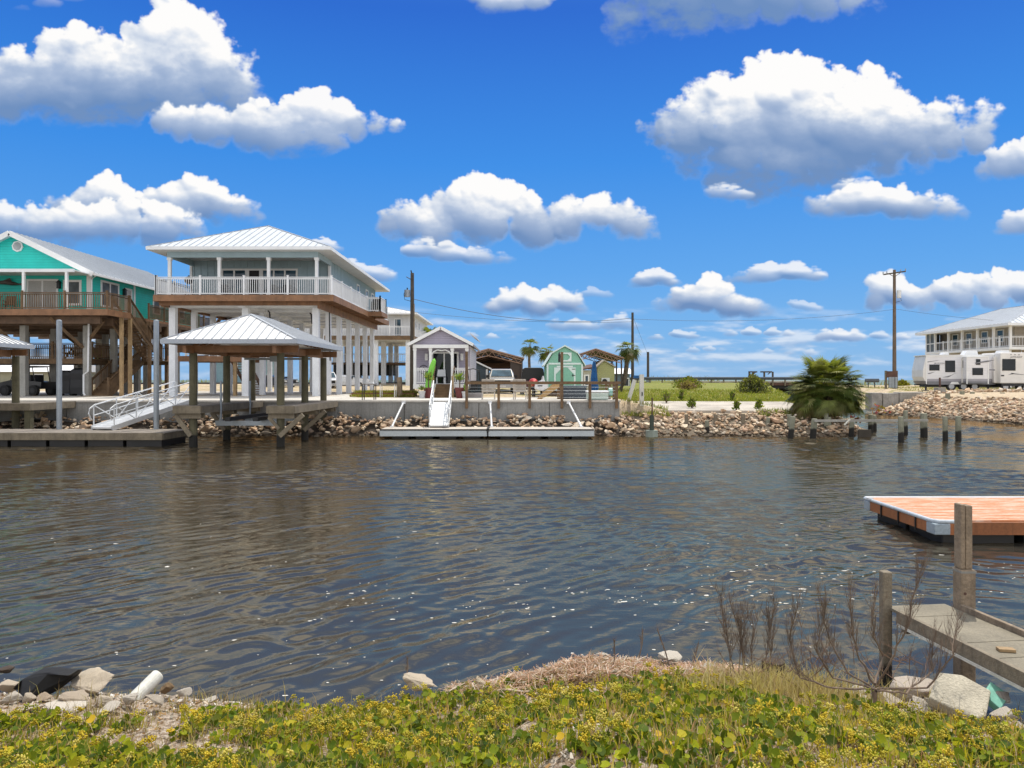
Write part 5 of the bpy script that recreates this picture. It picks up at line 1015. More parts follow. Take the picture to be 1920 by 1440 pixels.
m=MB(); m.tube([(x+.18,Y-.25,2.32),(x+.18,Y-.06,2.32)],.36,16); P(m,'spare_wheel',tyre,j); m=MB(); m.tube([(x+.18,Y-.27,2.32),(x+.18,Y-.255,2.32)],.2,12); P(m,'wheel_cover',blackm,j); m=MB(); m.box(x-.9,x+.9,Y-.2,Y-.06,1.92,2.08); P(m,'bumper',black,j)
for s in (-.78,.7): m=MB(); m.box(x+s,x+s+.1,Y-.08,Y-.052,2.25,2.5); P(m,'tail_light',redp,j)
q=T('kayak_cart','red kayak end showing behind the fence rail','kayak',(px(1001,44),44,G)); m=MB(); m.tube([(px(1001,44),43.4,2.42),(px(1001,44),43.8,2.46),(px(1001,44),45.2,2.42)],[.04,.22,.28],12); P(m,'hull',redp,q); m=MB(); m.box(px(999,44)-.05,px(999,44)+.05,43.9,44.0,G,2.2); m.box(px(1003,44)-.05,px(1003,44)+.05,44.5,44.6,G,2.2); P(m,'stand',blackm,q)
j=T('personal_watercraft','white personal watercraft on a small trailer left of the wooden steps','watercraft',(px(1012,43),43,G)); x=px(1013,43); m=MB(); m.prism([(x-.32,42.9,G+.45),(x+.1,42.9,G+.35),(x+.42,42.9,G+.5),(x+.42,42.9,G+.75),(x+.25,42.9,G+.95),(x+.2,42.9,G+1.25),(x+.1,42.9,G+.95),(x-.30,42.9,G+.85)],(0,1.9,0)); P(m,'hull',carwhite,j,bevel=.05); m=MB(); m.box(x-.15,x+.12,42.885,42.898,G+.62,G+.68); P(m,'vent',black,j); wheel(j,x+.25,43.6,G+.25,.25,.16)
m=MB(); m.bar((x-.2,42.9,G+.3),(x-.2,45,G+.3),.06,.06); m.bar((x+.25,42.9,G+.3),(x+.25,45,G+.3),.06,.06); P(m,'trailer_frame',galv,j)
pickup('parked_car','white pickup parked far behind the white stilts','car',px(612,74),74,G,R(20),carwhite); pickup('parked_car','white car with its side turned, parked far off between the last white stilts','car',px(655,79),79,G,R(75),carwhite,tall=1.5); pickup('parked_car','black car parked far off behind the middle white stilts','car',px(512,76),76,G,R(60),carblack,tall=1.5)
# motor homes
def trailer(name,label,x0,x1,Y,z0,z1,depth,front=None):
    r=T(name,label,'travel trailer',((x0+x1)/2,Y,1.68)); return r
Y=62; z0,z1=pz(720,Y),pz(667,Y); x0,x1=px(1736,Y),px(1875,Y)
r=T('travel_trailer','long white ribbed travel trailer with dark windows and slide out rooms','travel trailer',((x0+x1)/2,Y,1.68),'travel trailers on the right bank')
m=MB(); m.box(x0,x1,Y,Y+2.5,z0+.42,z1); P(m,'body',rvw,r); m=MB(); m.box(x0,x1,Y+.003,Y+2.497,z0+.22,z0+.42); P(m,'gray_band',rvband,r); m=MB(); m.box(x0+.1,x1,Y+.01,Y+2.49,z0-.05,z0+.22); P(m,'skirt',rvg,r)
m=MB(); m.prism([(x0,Y,z0+.42),(x0,Y,z1),(x0-.05,Y,z1-.12),(x0-.26,Y,z0+1.15),(x0-.26,Y,z0+.6),(x0-.12,Y,z0+.25),(x0,Y,z0+.2)],(0,2.5,0)); P(m,'front_cap',rvs,r,bevel=.05); m=MB(); m.prism([(x0-.16,Y-.01,z0+.24),(x0-.02,Y-.01,z0+.0),(x0-.02,Y-.01,z0+.22)],(0,2.5,0)); P(m,'front_skirt',rvg,r)
m=MB(); m.box(x0-.03,x0+.05,Y-.03,Y-.003,z0+.0,z1); m.box(x0,x1,Y-.02,Y-.003,z1-.1,z1-.02); P(m,'corner_trim',trimw,r)
m=MB(); m.box(x0-.1,x1+.3,Y-.05,Y+2.55,z1,z1+.07); ro=P(m,'roof',trimw,r)
for xa,w_,h_,d_ in ((px(1768,Y),.55,.22,.7),(px(1806,Y),1.1,.35,.9),(px(1866,Y),.85,.36,.9)): m=MB(); m.prism([(xa,Y+.5,z1+.07),(xa+w_,Y+.5,z1+.07),(xa+w_*.92,Y+.5,z1+.07+h_),(xa+w_*.2,Y+.5,z1+.07+h_)],(0,d_,0)); P(m,'air_conditioner',offwhite,ro,bevel=.04)
def rvwin(par,a,b,c,d,y,mat=glass):
    m=MB(); X0,X1,Z0,Z1=px(a,Y),px(b,Y),pz(d,Y),pz(c,Y); m.box(X0-.04,X1+.04,y-.03,y-.004,Z0-.04,Z1+.04); o=P(m,'window',black,par,bevel=.01); m=MB(); m.box(X0,X1,y-.036,y-.0305,Z0,Z1); P(m,'pane',mat,o)
rvwin(r,1742,1758,684.5,694,Y); rvwin(r,1769.5,1785,677,697,Y)
sx0,sx1=px(1810,Y-.8),px(1846,Y-.8)
m=MB(); m.box(sx0,sx1,Y-.8,Y-.005,z0+.42,z1-.18); so_=P(m,'slide_out',rvw,r); m=MB(); m.box(sx0,sx1,Y-.795,Y-.005,z0+.22,z0+.42); P(m,'slide_band',rvband,so_); m=MB(); m.box(sx0,sx1,Y-.79,Y-.005,z0+.05,z0+.22); P(m,'slide_skirt',rvg,so_); m=MB(); m.box(sx0-.05,sx0+.03,Y-.83,Y-.802,z0+.02,z1-.16); m.box(sx1-.03,sx1+.05,Y-.83,Y-.802,z0+.02,z1-.16); m.box(sx0-.03,sx1+.03,Y-.82,Y-.01,z1-.18,z1-.12); P(m,'slide_trim',trimw,so_)
Y_=Y; Y=Y-.8; rvwin(so_,1820,1836.5,691,702.5,Y); rvwin(so_,1826,1832,674.5,683.5,Y); Y=Y_
m=MB(); m.box(px(1796.5,Y),px(1810,Y)-.02,Y-.06,Y-.004,z0+.1,z1-.2); do=P(m,'entry_door',rvs,r); rvwin(do,1799,1809,677,689,Y-.06)
m=MB(); m.box(px(1847,Y)+.1,px(1867.5,Y),Y-.3,Y-.004,z0+.12,z1-.12); P(m,'rear_slide',rvs,r)
dec=MB()
def swoosh(pts,y): dec.prism([(px(a,Y),y,pz(b,Y)) for a,b in pts],(0,.004,0))
swoosh([(1738,678),(1762,675),(1738,679.5)],Y-.012); swoosh([(1738,700),(1752,697),(1740,701.5)],Y-.012); swoosh([(1763,707.5),(1778,704),(1788,699),(1774,707.5)],Y-.012); swoosh([(1812,681),(1832,677),(1846,676),(1834,679.5),(1813,682.5)],Y-.842); swoosh([(1836,693),(1846,693),(1846,695.5),(1836,694.5)],Y-.842); swoosh([(1868,690),(1875,692),(1875,695.5),(1868,693)],Y-.012)
P(dec,'stripes',rvg,r)
for (a) in (1778,1799,1818): wheel(r,px(a+2,Y),Y+.15,2.05,.36,.24,axis='y')
m=MB(); m.prism([(px(1777,Y),Y-.02,z0-.02),(px(1793,Y),Y-.02,z0-.02),(px(1791,Y),Y-.02,z0+.18),(px(1780,Y),Y-.02,z0+.18)],(0,.3,0)); P(m,'wheel_arch',trimw,r)
m=MB(); 
for a in (1738,1846): m.box(px(a,Y)-.06,px(a,Y)+.06,Y+.3,Y+.42,1.69,z0); m.box(px(a,Y)-.2,px(a,Y)+.2,Y+.2,Y+.52,1.67,1.73)
m.box(px(1740,Y),px(1875,Y),Y+.4,Y+2,z0-.25,z0-.04); m.box(x0-.5,x0,Y+1.2,Y+1.3,z0-.12,z0-.02); P(m,'chassis',blackm,r)
tc=bpy.data.curves.new('script_lettering','FONT'); tc.body='JAYFLIGHT'; tc.size=.19; tc.extrude=.003; tc.shear=.3; tc.align_x='LEFT'; tc.materials.append(rvg); to_=bpy.data.objects.new('font',tc); C.objects.link(to_); bpy.context.view_layer.update(); me_=bpy.data.meshes.new_from_object(to_); bpy.data.objects.remove(to_); to=bpy.data.objects.new('lettering',me_); C.objects.link(to); to.parent=r; to.location=(px(1749,Y)-r.location.x,Y-.015-r.location.y,pz(683,Y)-r.location.z); to.rotation_euler=(R(90),0,0)
r.rotation_euler=(0,0,R(-9)); r.location.y-=.48
Y=60.4; z1=pz(661,Y); z0=pz(719,Y); x0=px(1876,Y)
r=T('travel_trailer','beige smooth sided trailer cut off by the right edge of the picture','travel trailer',(x0+3,Y,1.68),'travel trailers on the right bank')
m=MB(); m.box(x0,x0+7,Y,Y+2.5,z0,z1); P(m,'body',rvs,r,bevel=.08); rvwin(r,1880,1903,674,694,Y); m=MB(); m.box(x0+.1,x0+7,Y+.02,Y+2.4,z0-.2,z0-.002); P(m,'skirt',blackm,r); m=MB()
for pts in ([(1890,703),(1898,699.5),(1918,702),(1926,703.5),(1900,701.5)],[(1895,699),(1902,700),(1898,702)]): m.prism([(px(a,Y),Y-.012,pz(b,Y)) for a,b in pts],(0,.006,0))
for a in (1895.5,1903,1910.5): m.prism([(px(a,Y)+.07*math.cos(t)*(1 if k%2 else .45),Y-.012,pz(665,Y)+.07*math.sin(t)*(1 if k%2 else .45)) for k,t in enumerate(np.linspace(0,2*math.pi,11)[:-1])],(0,.006,0))
P(m,'emblem',rvg,r); m=MB(); m.box(px(1877,Y),px(1882.5,Y),Y-.02,Y-.002,pz(705.5,Y),pz(703,Y)); P(m,'vent',black,r)
tc=bpy.data.curves.new('rear_lettering','FONT'); tc.body='JAYFLIGHT'; tc.size=.2; tc.extrude=.003; tc.shear=.3; tc.materials.append(rvg); to_=bpy.data.objects.new('font',tc); C.objects.link(to_); bpy.context.view_layer.update(); me_=bpy.data.meshes.new_from_object(to_); bpy.data.objects.remove(to_); to=bpy.data.objects.new('lettering',me_); C.objects.link(to); to.parent=r; to.location=(px(1894,Y)-r.location.x,Y-.015,0); to.location.y=-.015; to.location.z=pz(671,Y)-1.68; to.rotation_euler=(R(90),0,0)
for a in (1887,1916,1921): wheel(r,px(a,Y),Y+.2,2.03,.36,.24,axis='y')
m=MB()
for s in (.3,): m.tube([(px(1917,Y),Y+.1,z1),(px(1917,Y),Y+.1,z1+.25),(px(1924,Y),Y+.1,z1+.25)],.025,6)
P(m,'roof_ladder',alu,r)
# ================================================================ poles and wires
def rod(m,a,b,r): m.tube([a,b],r,8)
Yp=56; x=px(773,Yp); p=T('utility_pole','dark wooden utility pole with a gray transformer left of the lilac cottage','utility pole',(x,Yp,1.6)); m=MB(); m.tube([(x,Yp,1.4),(x,Yp,pz(512,Yp))],[.19,.13],12); P(m,'pole',polew,p); m=MB(); m.tube([(x+.17,Yp-.14,1.6),(x+.15,Yp-.12,pz(570,Yp))],.05,6); P(m,'conduit',weather,p); m=MB(); m.tube([(x-.36,Yp-.1,pz(557,Yp)),(x-.36,Yp-.1,pz(544,Yp))],.22,14); tr=P(m,'transformer',galv,p); m=MB(); m.tube([(x-.36,Yp-.1,pz(544,Yp)),(x-.36,Yp-.1,pz(540,Yp))],.05,8); m.tube([(x-.5,Yp-.1,pz(544,Yp)),(x-.62,Yp-.1,pz(552,Yp)),(x-.55,Yp-.1,pz(562,Yp)),(x-.1,Yp-.1,pz(565,Yp))],.02,6); P(m,'bushing_wire',blackm,tr); m=MB(); m.tube([(x-.05,Yp,pz(512,Yp)),(x-.1,Yp,pz(507,Yp))],.05,8); m.tube([(x-.1,Yp,pz(524,Yp)),(x-.45,Yp,pz(519,Yp))],.03,6); P(m,'insulator',blackm,p)
TOPL=(x,Yp,pz(560,Yp))
Yq=70; xq=px(1186,Yq); m=MB(); m.tube([(xq,Yq,1.3),(xq,Yq,pz(586,Yq))],[.16,.11],10); O(m,'utility_pole',polew,'slim dark utility pole rising beside the palm right of the carports','utility pole',origin=(xq,Yq,1.5))
Yr=88; x=px(1215,Yr); p=T('utility_pole','short dark pole standing alone on the roadside','utility pole',(x,Yr,2)); m=MB(); m.tube([(x,Yr,1.9),(x,Yr,pz(660,Yr))],[.16,.14],10); P(m,'pole',polew,p); m=MB(); m.box(x-.25,x+.3,Yr-.2,Yr-.1,2.2,2.9); P(m,'meter_box',galv,p)
Ys=80; x=px(1677,Ys); p=T('utility_pole','tall wooden utility pole with crossarm and transformer near the trailers','utility pole',(x,Ys,1.7)); m=MB(); m.tube([(x,Ys,1.5),(x,Ys,pz(506,Ys))],[.21,.14],12); P(m,'pole',M('brown_pole',(.17,.12,.085),.85,.2,streak=.4),p); m=MB(); m.bar((px(1656,Ys),Ys-.1,pz(515,Ys)),(px(1697,Ys),Ys-.1,pz(509,Ys)),.12,.14); m.bar((px(1666,Ys),Ys-.12,pz(514,Ys)),(x,Ys-.12,pz(520,Ys)),.05,.05); m.bar((px(1688,Ys),Ys-.12,pz(511,Ys)),(x,Ys-.12,pz(519,Ys)),.05,.05); ca=P(m,'crossarm',polew,p); m=MB()
for a in (1655,1662,1688,1697): zz=pz(515-(a-1656)*.146,Ys); m.tube([(px(a,Ys),Ys-.1,zz),(px(a,Ys),Ys-.1,zz+.28)],[.05,.06],8)
P(m,'insulators',galv,ca); m=MB(); m.tube([(px(1683.5,Ys),Ys-.25,pz(559,Ys)),(px(1683.5,Ys),Ys-.25,pz(545,Ys))],.22,14); tr=P(m,'transformer',offwhite,p); m=MB(); m.tube([(px(1687,Ys),Ys-.2,pz(558,Ys)),(px(1688,Ys),Ys-.2,pz(564,Ys)),(px(1678,Ys),Ys-.2,pz(567,Ys))],.025,6); P(m,'lead_wire',blackm,tr)
e=T('meter_rack','weathered meter rack with boxes at the foot of the tall utility pole','meter rack',(px(1671,78),78,1.7)); Ye=78
for a in (1661,1681): m=MB(); m.box(px(a,Ye)-.09,px(a,Ye)+.09,Ye-.1,Ye+.1,1.6,pz(695,Ye)); P(m,'post',weatherd,e)
m=MB(); m.box(px(1661,Ye),px(1681,Ye),Ye-.16,Ye-.1,pz(708,Ye),pz(696,Ye)); P(m,'backboard',rust,e)
for a,w_ in ((1664,.3),(1669,.35),(1674,.3)): m=MB(); m.box(px(a,Ye),px(a,Ye)+w_,Ye-.35,Ye-.17,1.75,pz(707,Ye)); P(m,'meter_box',galv,e)
def wire(name,a,b,sag,label,r=.02,n=24):
    m=MB(); a=Vector(a); b=Vector(b); m.tube([a+(b-a)*t+Vector((0,0,-4*sag*t*(1-t))) for t in np.linspace(0,1,n)],r,4); O(m,name,wirem,label,'cable','overhead cables')
wire('power_line',TOPL,(xq,Yq,pz(596,Yq)),.9,'upper thin cable hanging from the left utility pole to the slim pole'); wire('power_line',(TOPL[0],Yp,pz(585,Yp)),(xq,Yq,pz(603,Yq)),.35,'lower thin cable between the left utility pole and the slim pole',.012)
wire('power_line',(xq,Yq,pz(598,Yq)),(x,Ys,pz(580,Ys)),.6,'long thin cable between the slim pole and the tall crossarm pole',.014); wire('power_line',(x,Ys,pz(579,Ys)),(70,78,pz(600,78)),.9,'thin cable running right from the tall crossarm pole',.014)
m=MB(); m.tube([(xq,Yq,pz(592,Yq)),(px(1214,Yr),Yr,pz(664,Yr))],.012,4); O(m,'guy_wire',wirem,'slanting guy wire from the slim pole to the short pole','cable','overhead cables')
# ================================================================ road bridge
Yb=87; b=T('road_bridge','low concrete road bridge with dark opening behind the round palm','bridge',(px(1420,Yb),Yb,1)); zt=2.42
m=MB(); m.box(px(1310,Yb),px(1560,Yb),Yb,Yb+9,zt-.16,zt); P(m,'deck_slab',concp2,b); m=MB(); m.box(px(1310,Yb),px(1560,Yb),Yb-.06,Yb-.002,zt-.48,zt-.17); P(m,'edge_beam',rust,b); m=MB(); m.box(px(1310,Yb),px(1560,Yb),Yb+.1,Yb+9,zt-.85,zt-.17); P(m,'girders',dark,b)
m=MB(); m.box(px(1310,Yb),px(1437,Yb),Yb+.3,Yb+8.8,-.6,zt-.86); P(m,'abutment',M('abutment_concrete',(.10,.09,.08),.9,.2,streak=.3),b); m=MB(); m.box(px(1437,Yb),px(1560,Yb),Yb+8.6,Yb+8.9,-.6,zt-.86); P(m,'far_shade_wall',dark,b)  # dark sheet closing the opening stands in for shade under the bridge
m=MB()
for z in (1.35,1.7): m.box(px(1312,Yb),px(1390,Yb),Yb-.3,Yb-.2,z,z+.16)
P(m,'timber_walers',weather,b)
gr=T('guardrail','gray steel guardrail along the road and bridge','guardrail',(20,Yb,2.3)); m=MB(); m.prism([(px(1150,Yb-.3),Yb-.3,2.58),(px(1150,Yb-.3),Yb-.36,2.68),(px(1150,Yb-.3),Yb-.3,2.76),(px(1150,Yb-.3),Yb-.36,2.84),(px(1150,Yb-.3),Yb-.3,2.92),(px(1150,Yb-.3),Yb-.24,2.75)],(26.5,0,0)); P(m,'beam',steelgr,gr)
for a in np.arange(1195,1490,23): m=MB(); m.box(px(a,Yb)-.07,px(a,Yb)+.07,Yb-.24,Yb-.1,1.9,2.85); P(m,'post',weatherd,gr)
m=MB(); m.prism([(px(1622,85),85,2.3),(px(1622,85),84.9,2.5),(px(1622,85),85,2.72),(px(1622,85),85.1,2.5)],(1.6,0,0)); m.box(px(1640,85),px(1641,85),85.0,85.15,1.7,2.7); m.box(px(1628,85),px(1629,85),85.0,85.15,1.7,2.6); O(m,'guardrail',steelgr,'short dark guardrail end between round palm and meter rack','guardrail')
for a,w_,lab,fl in ((1404,.9,'wooden swing frame seen over the bridge rail with one overhanging arm',1),(1432,.95,'two legged wooden frame seen over the bridge rail',0)):
    Yw=110; m=MB(); x=px(a,Yw); m.box(x,x+.22,Yw,Yw+.2,1,pz(697,Yw)); m.box(x+(1.25 if not fl else .55),x+(1.25 if not fl else .55)+.22,Yw,Yw+.2,1,pz(697,Yw)); m.box(x-.45*(1-fl),x+1.25,Yw-.02,Yw+.22,pz(698.5,Yw),pz(696,Yw)); m.bar((x+.6,Yw,pz(702,Yw)),(x+1.0,Yw,pz(698,Yw)),.12,.12); O(m,'wooden_frame',polew,lab,'wooden frame')
s=T('sign_post','brown post sign with a slanted board on a stone block by the trailer','sign',(px(1766,58),58,1.66)); m=MB(); m.box(px(1759,56),px(1773.5,56),56,56.6,1.6,2.02); P(m,'block',blockc,s); m=MB(); m.box(px(1764.5,56),px(1767,56),56.2,56.3,2.02,pz(708,56)); P(m,'post_shaft',rust,s)
# ================================================================ limestone rubble
def hullrock(seed,n=16,flat=.62):
    rs=random.Random(seed); bm=bmesh.new()
    for i in range(n):
        v=Vector((rs.gauss(0,1),rs.gauss(0,1),rs.gauss(0,1))).normalized(); k=rs.uniform(.75,1.05); bm.verts.new((v.x*k,v.y*k*.82,v.z*k*flat))
    bmesh.ops.convex_hull(bm,input=bm.verts); bmesh.ops.delete(bm,geom=[v for v in bm.verts if not v.link_faces],context='VERTS'); bmesh.ops.triangulate(bm,faces=bm.faces)
    bm.verts.ensure_lookup_table(); V=np.array([v.co[:] for v in bm.verts]); Fa=np.array([[v.index for v in f.verts] for f in bm.faces]); bm.free(); return V,Fa
ROCKS=[hullrock(100+i,random.Random(i).choice([8,9,10,12]),random.Random(i+5).uniform(.45,.75)) for i in range(14)]
TINTS=[(.58,.44,.30),(.50,.37,.26),(.68,.56,.41),(.42,.29,.19),(.60,.42,.27),(.74,.63,.50),(.36,.27,.20),(.56,.38,.26)]
VAR=[]
for i,(V,Fa) in enumerate(ROCKS):
    for tnt in (TINTS[i%8],TINTS[(i*3+2)%8]):
        me=bpy.data.meshes.new('rock_shape'); me.from_pydata(V.tolist(),[],Fa.tolist()); me.update(); a=me.attributes.new('Col','FLOAT_COLOR','POINT'); a.data.foreach_set('color',np.tile([*tnt,1],(len(V),1)).astype(np.float32).ravel()); me.materials.append(rockm); VAR.append(me)
def eul(a,b,c): return Euler((a,b,c)).to_matrix()
cand=[]   # (x,y,z,size,region)
def scatter(n,fx,fy,size,region,seed,zoff=.0):
    rs=random.Random(seed); k=0
    while k<n:
        X,Y=fx(rs),fy(rs); s=rs.uniform(*size)*rs.choice([.8,1,1,1.1,1.5])
        z=float(ZF(X,Y)); 
        if z<-.25: continue
        cand.append((X,Y,z+zoff+rs.uniform(-.04,.10)*s/.2,s,region)); k+=1
def rubble1(X,Y): return -.15+.95*min(1,max(0,(Y-34.1)/1.75))+.10*math.sin(X*1.3)+.08*math.sin(X*3.1+1)
def ZF(X,Y):
    if X<WALLX1+.2 and Y<36.1: return rubble1(X,Y)
    return float(gz(np.array([X]),np.array([Y]))[0])
scatter(1350,lambda r:r.uniform(-24,WALLX1+.3),lambda r:34.05+1.85*r.random()**.9,(.08,.19),'under the concrete seawall',1)
scatter(26,lambda r:r.uniform(-23,5),lambda r:34.3+1.2*r.random(),(.24,.38),'under the concrete seawall',2,-.05)
scatter(1150,lambda r:r.uniform(WALLX1,16.5),lambda r:33.6+2.9*r.random(),(.075,.155),'on the low rubble point beside the round palm',3)
scatter(300,lambda r:r.uniform(15.2,18.2),lambda r:33.8+5*r.random(),(.075,.155),'on the low rubble point beside the round palm',4)
def rb(n,seed,size):
    rs=random.Random(seed)
    for _ in range(n):
        Y=rs.uniform(39.5,57) ; d=rs.uniform(-.35,3.5); X=float(rightbank(np.array([Y])))+d; z=ZF(X,Y)
        if z<-.25: continue
        cand.append((X,Y,z+rs.uniform(-.06,.05),rs.uniform(*size),'on the right bank below the trailers'))
rb(1900,5,(.11,.22)); rb(70,15,(.24,.36)); scatter(40,lambda r:r.uniform(WALLX1,16.5),lambda r:33.9+2.2*r.random(),(.18,.28),'on the low rubble point beside the round palm',13)
scatter(330,lambda r:r.uniform(27,40),lambda r:55.5+1.8*r.random(),(.13,.24),'on the right bank below the trailers',6)
sz=[c[3]/c[1] for c in cand]; order=np.argsort(sz)[::-1]; 
vis=[i for i in order if abs(cand[i][0]/cand[i][1])<.70]
single=set(vis[:285]); mV=[];mF=[];mC=[];off=0
rs=random.Random(9)
for i,(X,Y,z,s,reg) in enumerate(cand):
    rot=(rs.uniform(-.5,.5),rs.uniform(-.5,.5),rs.uniform(0,6.28)); sc=(s*rs.uniform(.85,1.25),s*rs.uniform(.8,1.1),s*rs.uniform(.75,1.15))
    if i in single:
        o=bpy.data.objects.new('riprap_rock',rs.choice(VAR)); C.objects.link(o); o.location=(X,Y,z); o.rotation_euler=rot; o.scale=sc
        tag(o,'tan broken limestone rock piled '+reg,'rock','limestone rocks '+reg)
    else:
        V,Fa=rs.choice(ROCKS); Rm=np.array(Euler(rot).to_matrix()); v=(V*np.array(sc))@Rm.T+np.array([X,Y,z]); mV.append(v); mF.append(Fa+off); off+=len(V)
        t_=np.array(rs.choice(TINTS))*rs.uniform(.8,1.15); mC.append(np.tile(t_,(len(V),1)))
npmesh('riprap_rubble',np.concatenate(mV),np.concatenate(mF),rockm,np.concatenate(mC),False,'stuff')
# bank of earth under the rubble below the wall
xs_=np.arange(-60,WALLX1+.31,.5); m=MB(); pr=[(33.4,-.9),(34.0,-.25),(35.0,.22),(35.95,.72)]
for x in xs_:
    for (y,z) in pr: m.v.append((x,y,z+.08*math.sin(x*1.3)*(y>33.9)-.10))
for i in range(len(xs_)-1):
    for k in range(3): m.f.append((i*4+k,(i+1)*4+k,(i+1)*4+k+1,i*4+k+1))
O(m,'bank_earth',M('bank_earth',(.06,.045,.032),.95,.3,bump=.5),kind='structure',origin=(0,0,0))
# concrete blocks of the old wall on the right
w=T('block_wall','stained old concrete block wall below the trailers','block wall',(31,57,0)); Yw=57.6
for k,(a,b_,dz) in enumerate(((1634,1655,0),(1655.6,1686.4,-.04),(1687,1741,.03))): q=MB(); q.box(px(a,Yw)+.02,px(b_,Yw)-.02,Yw+.03*k,Yw+1.1,.2,1.60+dz); P(q,'block',blockc,w,bevel=.05)
for k,(a,t_) in enumerate(((1777,1.9),(1804,2.02),(1823,1.92),(1846,1.9),(1879.5,1.88))): 
    Yp_=53.5; m=MB(); m.tube([(px(a,Yp_),Yp_,.9),(px(a,Yp_),Yp_,pz((738,733.5,735,736.5,736)[k],Yp_))],[.17,.16],10); O(m,'bollard',pilewood,'short greenish wooden bollard in the right rubble bank, %s from the left'%('first','second','third','fourth','fifth')[k],'bollard','bollards in the right rubble bank')
# ================================================================ pilings off the point
ordn=['first','second','third','fourth','fifth','sixth','seventh','eighth']
def piling(x,ytop,ybase,w,label,group,lean=0,Y=None):
    Y=Y or F*CZ/(ybase-HY); X=px(x,Y); r=w*Y/F/2; zt=pz(ytop,Y); m=MB(); m.tube([(X-lean*1.0,Y,-1.4),(X,Y,0),(X+lean*zt,Y+.02,zt-.02),(X+lean*zt,Y+.02,zt)],[r*1.05,r*1.05,r*.97,r*.8],12); O(m,'mooring_piling',pilewood,label,'piling',group,origin=(X,Y,0))
for k,(x,a,b_,w,l) in enumerate(((1482,781,822,10,.12),(1524,785,821,11,.10),(1554,782,816,9,.0),(1596,784,819,9,.06),(1632.5,777,812,9,.02),(1639.5,779,809,8,.0))): piling(x,a,b_,w,'greenish wooden piling in front of the round palm, %s from the left'%ordn[k],'pilings in front of the round palm',l)
for k,(x,a,b_,w) in enumerate(((1689.5,781,829,10),(1698,770,815,8),(1732.5,775,819,12),(1772.5,781,826,9),(1797,780,826,10))): piling(x,a,b_,w,'wooden piling with black wet foot in the open water, %s from the left'%ordn[k],'pilings in the open water on the right')
for k,(x,a,Yr_,w) in enumerate(((1287,777,35.2,7),(1341.5,777,35.6,7),(1393,776,35.4,8),(1480,777,34.9,8),(1549,775,35.0,8))):
    m=MB(); X=px(x,Yr_); m.tube([(X,Yr_,.2),(X,Yr_,pz(a,Yr_))],w*Yr_/F/2,10); O(m,'old_stake',pilewood if k>2 else weatherd,'old piling stub sticking out of the rubble point, %s from the left'%ordn[k],'old stubs in the rubble point')
piling(1327,788,817,8,'short dark leaning piling stub at the water edge of the rubble point','pilings at the edge of the rubble point',-.05); piling(1434.5,783,815,8,'gray leaning piling stub ringed by the blue float','pilings at the edge of the rubble point',.22)
m=MB(); Yf=35.2; X=px(1427,Yf); m.tube([(X+.26*math.cos(t),Yf+.2*math.sin(t),.10) for t in np.linspace(0,6.2832,15)],.11,8); O(m,'swim_ring',bluefl,'blue float ring lying at the water edge of the rubble point','float ring',smooth=True)
p=T('buoy_post','rusty steel post in a round concrete tub at the water edge','post',(px(1222,34),34,0)); X=px(1222,34); m=MB(); m.tube([(X,34,0),(X,34,.95)],.10,10); m.tube([(X,34,.95),(X,34,1.0)],.075,10); P(m,'pipe',M('dark_green_pipe',(.05,.065,.05),.7,.2),p); m=MB(); m.tube([(X+.02,34,.9),(X+.02,34,pz(746,34))],.035,8); P(m,'rod',rust,p); m=MB(); m.tube([(X,34,-.5),(X,34,.30)],[.30,.27],14); P(m,'tub',M('pale_green_concrete',(.26,.30,.26),.9,.2,scale=3),p)
m=MB(); Yb_=33.2; m.bar((px(1527,Yb_),Yb_,pz(789,Yb_)),(px(1740,Yb_),Yb_,pz(788,Yb_)),.06,.10); O(m,'dock_beam',M('silvery_beam',(.33,.32,.29),.8,.2,streak=.3),'long gray horizontal beam fixed to the pilings below the palm','beam')
m=MB(); m.bar((px(1594,33),33,pz(786,33)),(px(1583,33),33,pz(797,33)),.06,.05); O(m,'broken_board',pvc,'short pale board slanting from a piling below the palm','board')
m=MB(); m.box(px(1608,33.5),px(1632,33.5),33.4,33.5,-.3,.36); O(m,'bulkhead_board',M('shaded_board',(.05,.042,.032),.8,.2),'dark short bulkhead board at the end of the rubble point','board')  # board colour darkened to paint in the shade it lies in
# ================================================================ palms
def fan(m,col,base,dirv,pet,R_,nseg,tint,droop=.35,spread=2.6,bend=.35):
    """one fan leaf: petiole then a folded fan of narrow segments"""
    d=Vector(dirv).normalized(); side=d.cross(Vector((0,0,1)))
    side=side.normalized() if side.length>.05 else Vector((1,0,0)); nrm=side.cross(d).normalized()
    tip=Vector(base)+d*pet+Vector((0,0,-.06*pet)); w=.018*R_/.6
    m.add([Vector(base)-side*w,Vector(base)+side*w,tip+side*w*.6,tip-side*w*.6],[(0,1,2,3)]); col+= [(tint[0]*1.3,tint[1]*1.1,tint[2],1)]*4
    d=(d*math.cos(bend)-nrm*math.sin(bend)).normalized(); nrm=side.cross(d).normalized()
    for i in range(nseg):
        a=-spread/2+spread*i/(nseg-1); dd=(d*math.cos(a)+side*math.sin(a)).normalized(); L=R_*(1-.25*abs(a)/(spread/2))*random.uniform(.85,1.08); sw=R_*spread/nseg*(.24 if nseg>15 else .26)
        per=(side*math.cos(a)-d*math.sin(a)).normalized()*sw; lift=nrm*(.06*R_)*math.cos(a*1.2)
        p1=tip+dd*L*.5+lift+Vector((0,0,-droop*.12*L)); p2=tip+dd*L+Vector((0,0,-droop*L*random.uniform(.5,1.2)))
        o=len(m.v); m.v+= [tuple(tip),tuple(p1+per),tuple(p1-per),tuple(p2)]; m.f+= [(o,o+1,o+2),(o+1,o+3,o+2)]; k=random.uniform(.75,1.25); col+= [(tint[0]*k,tint[1]*k,tint[2]*k,1)]*4
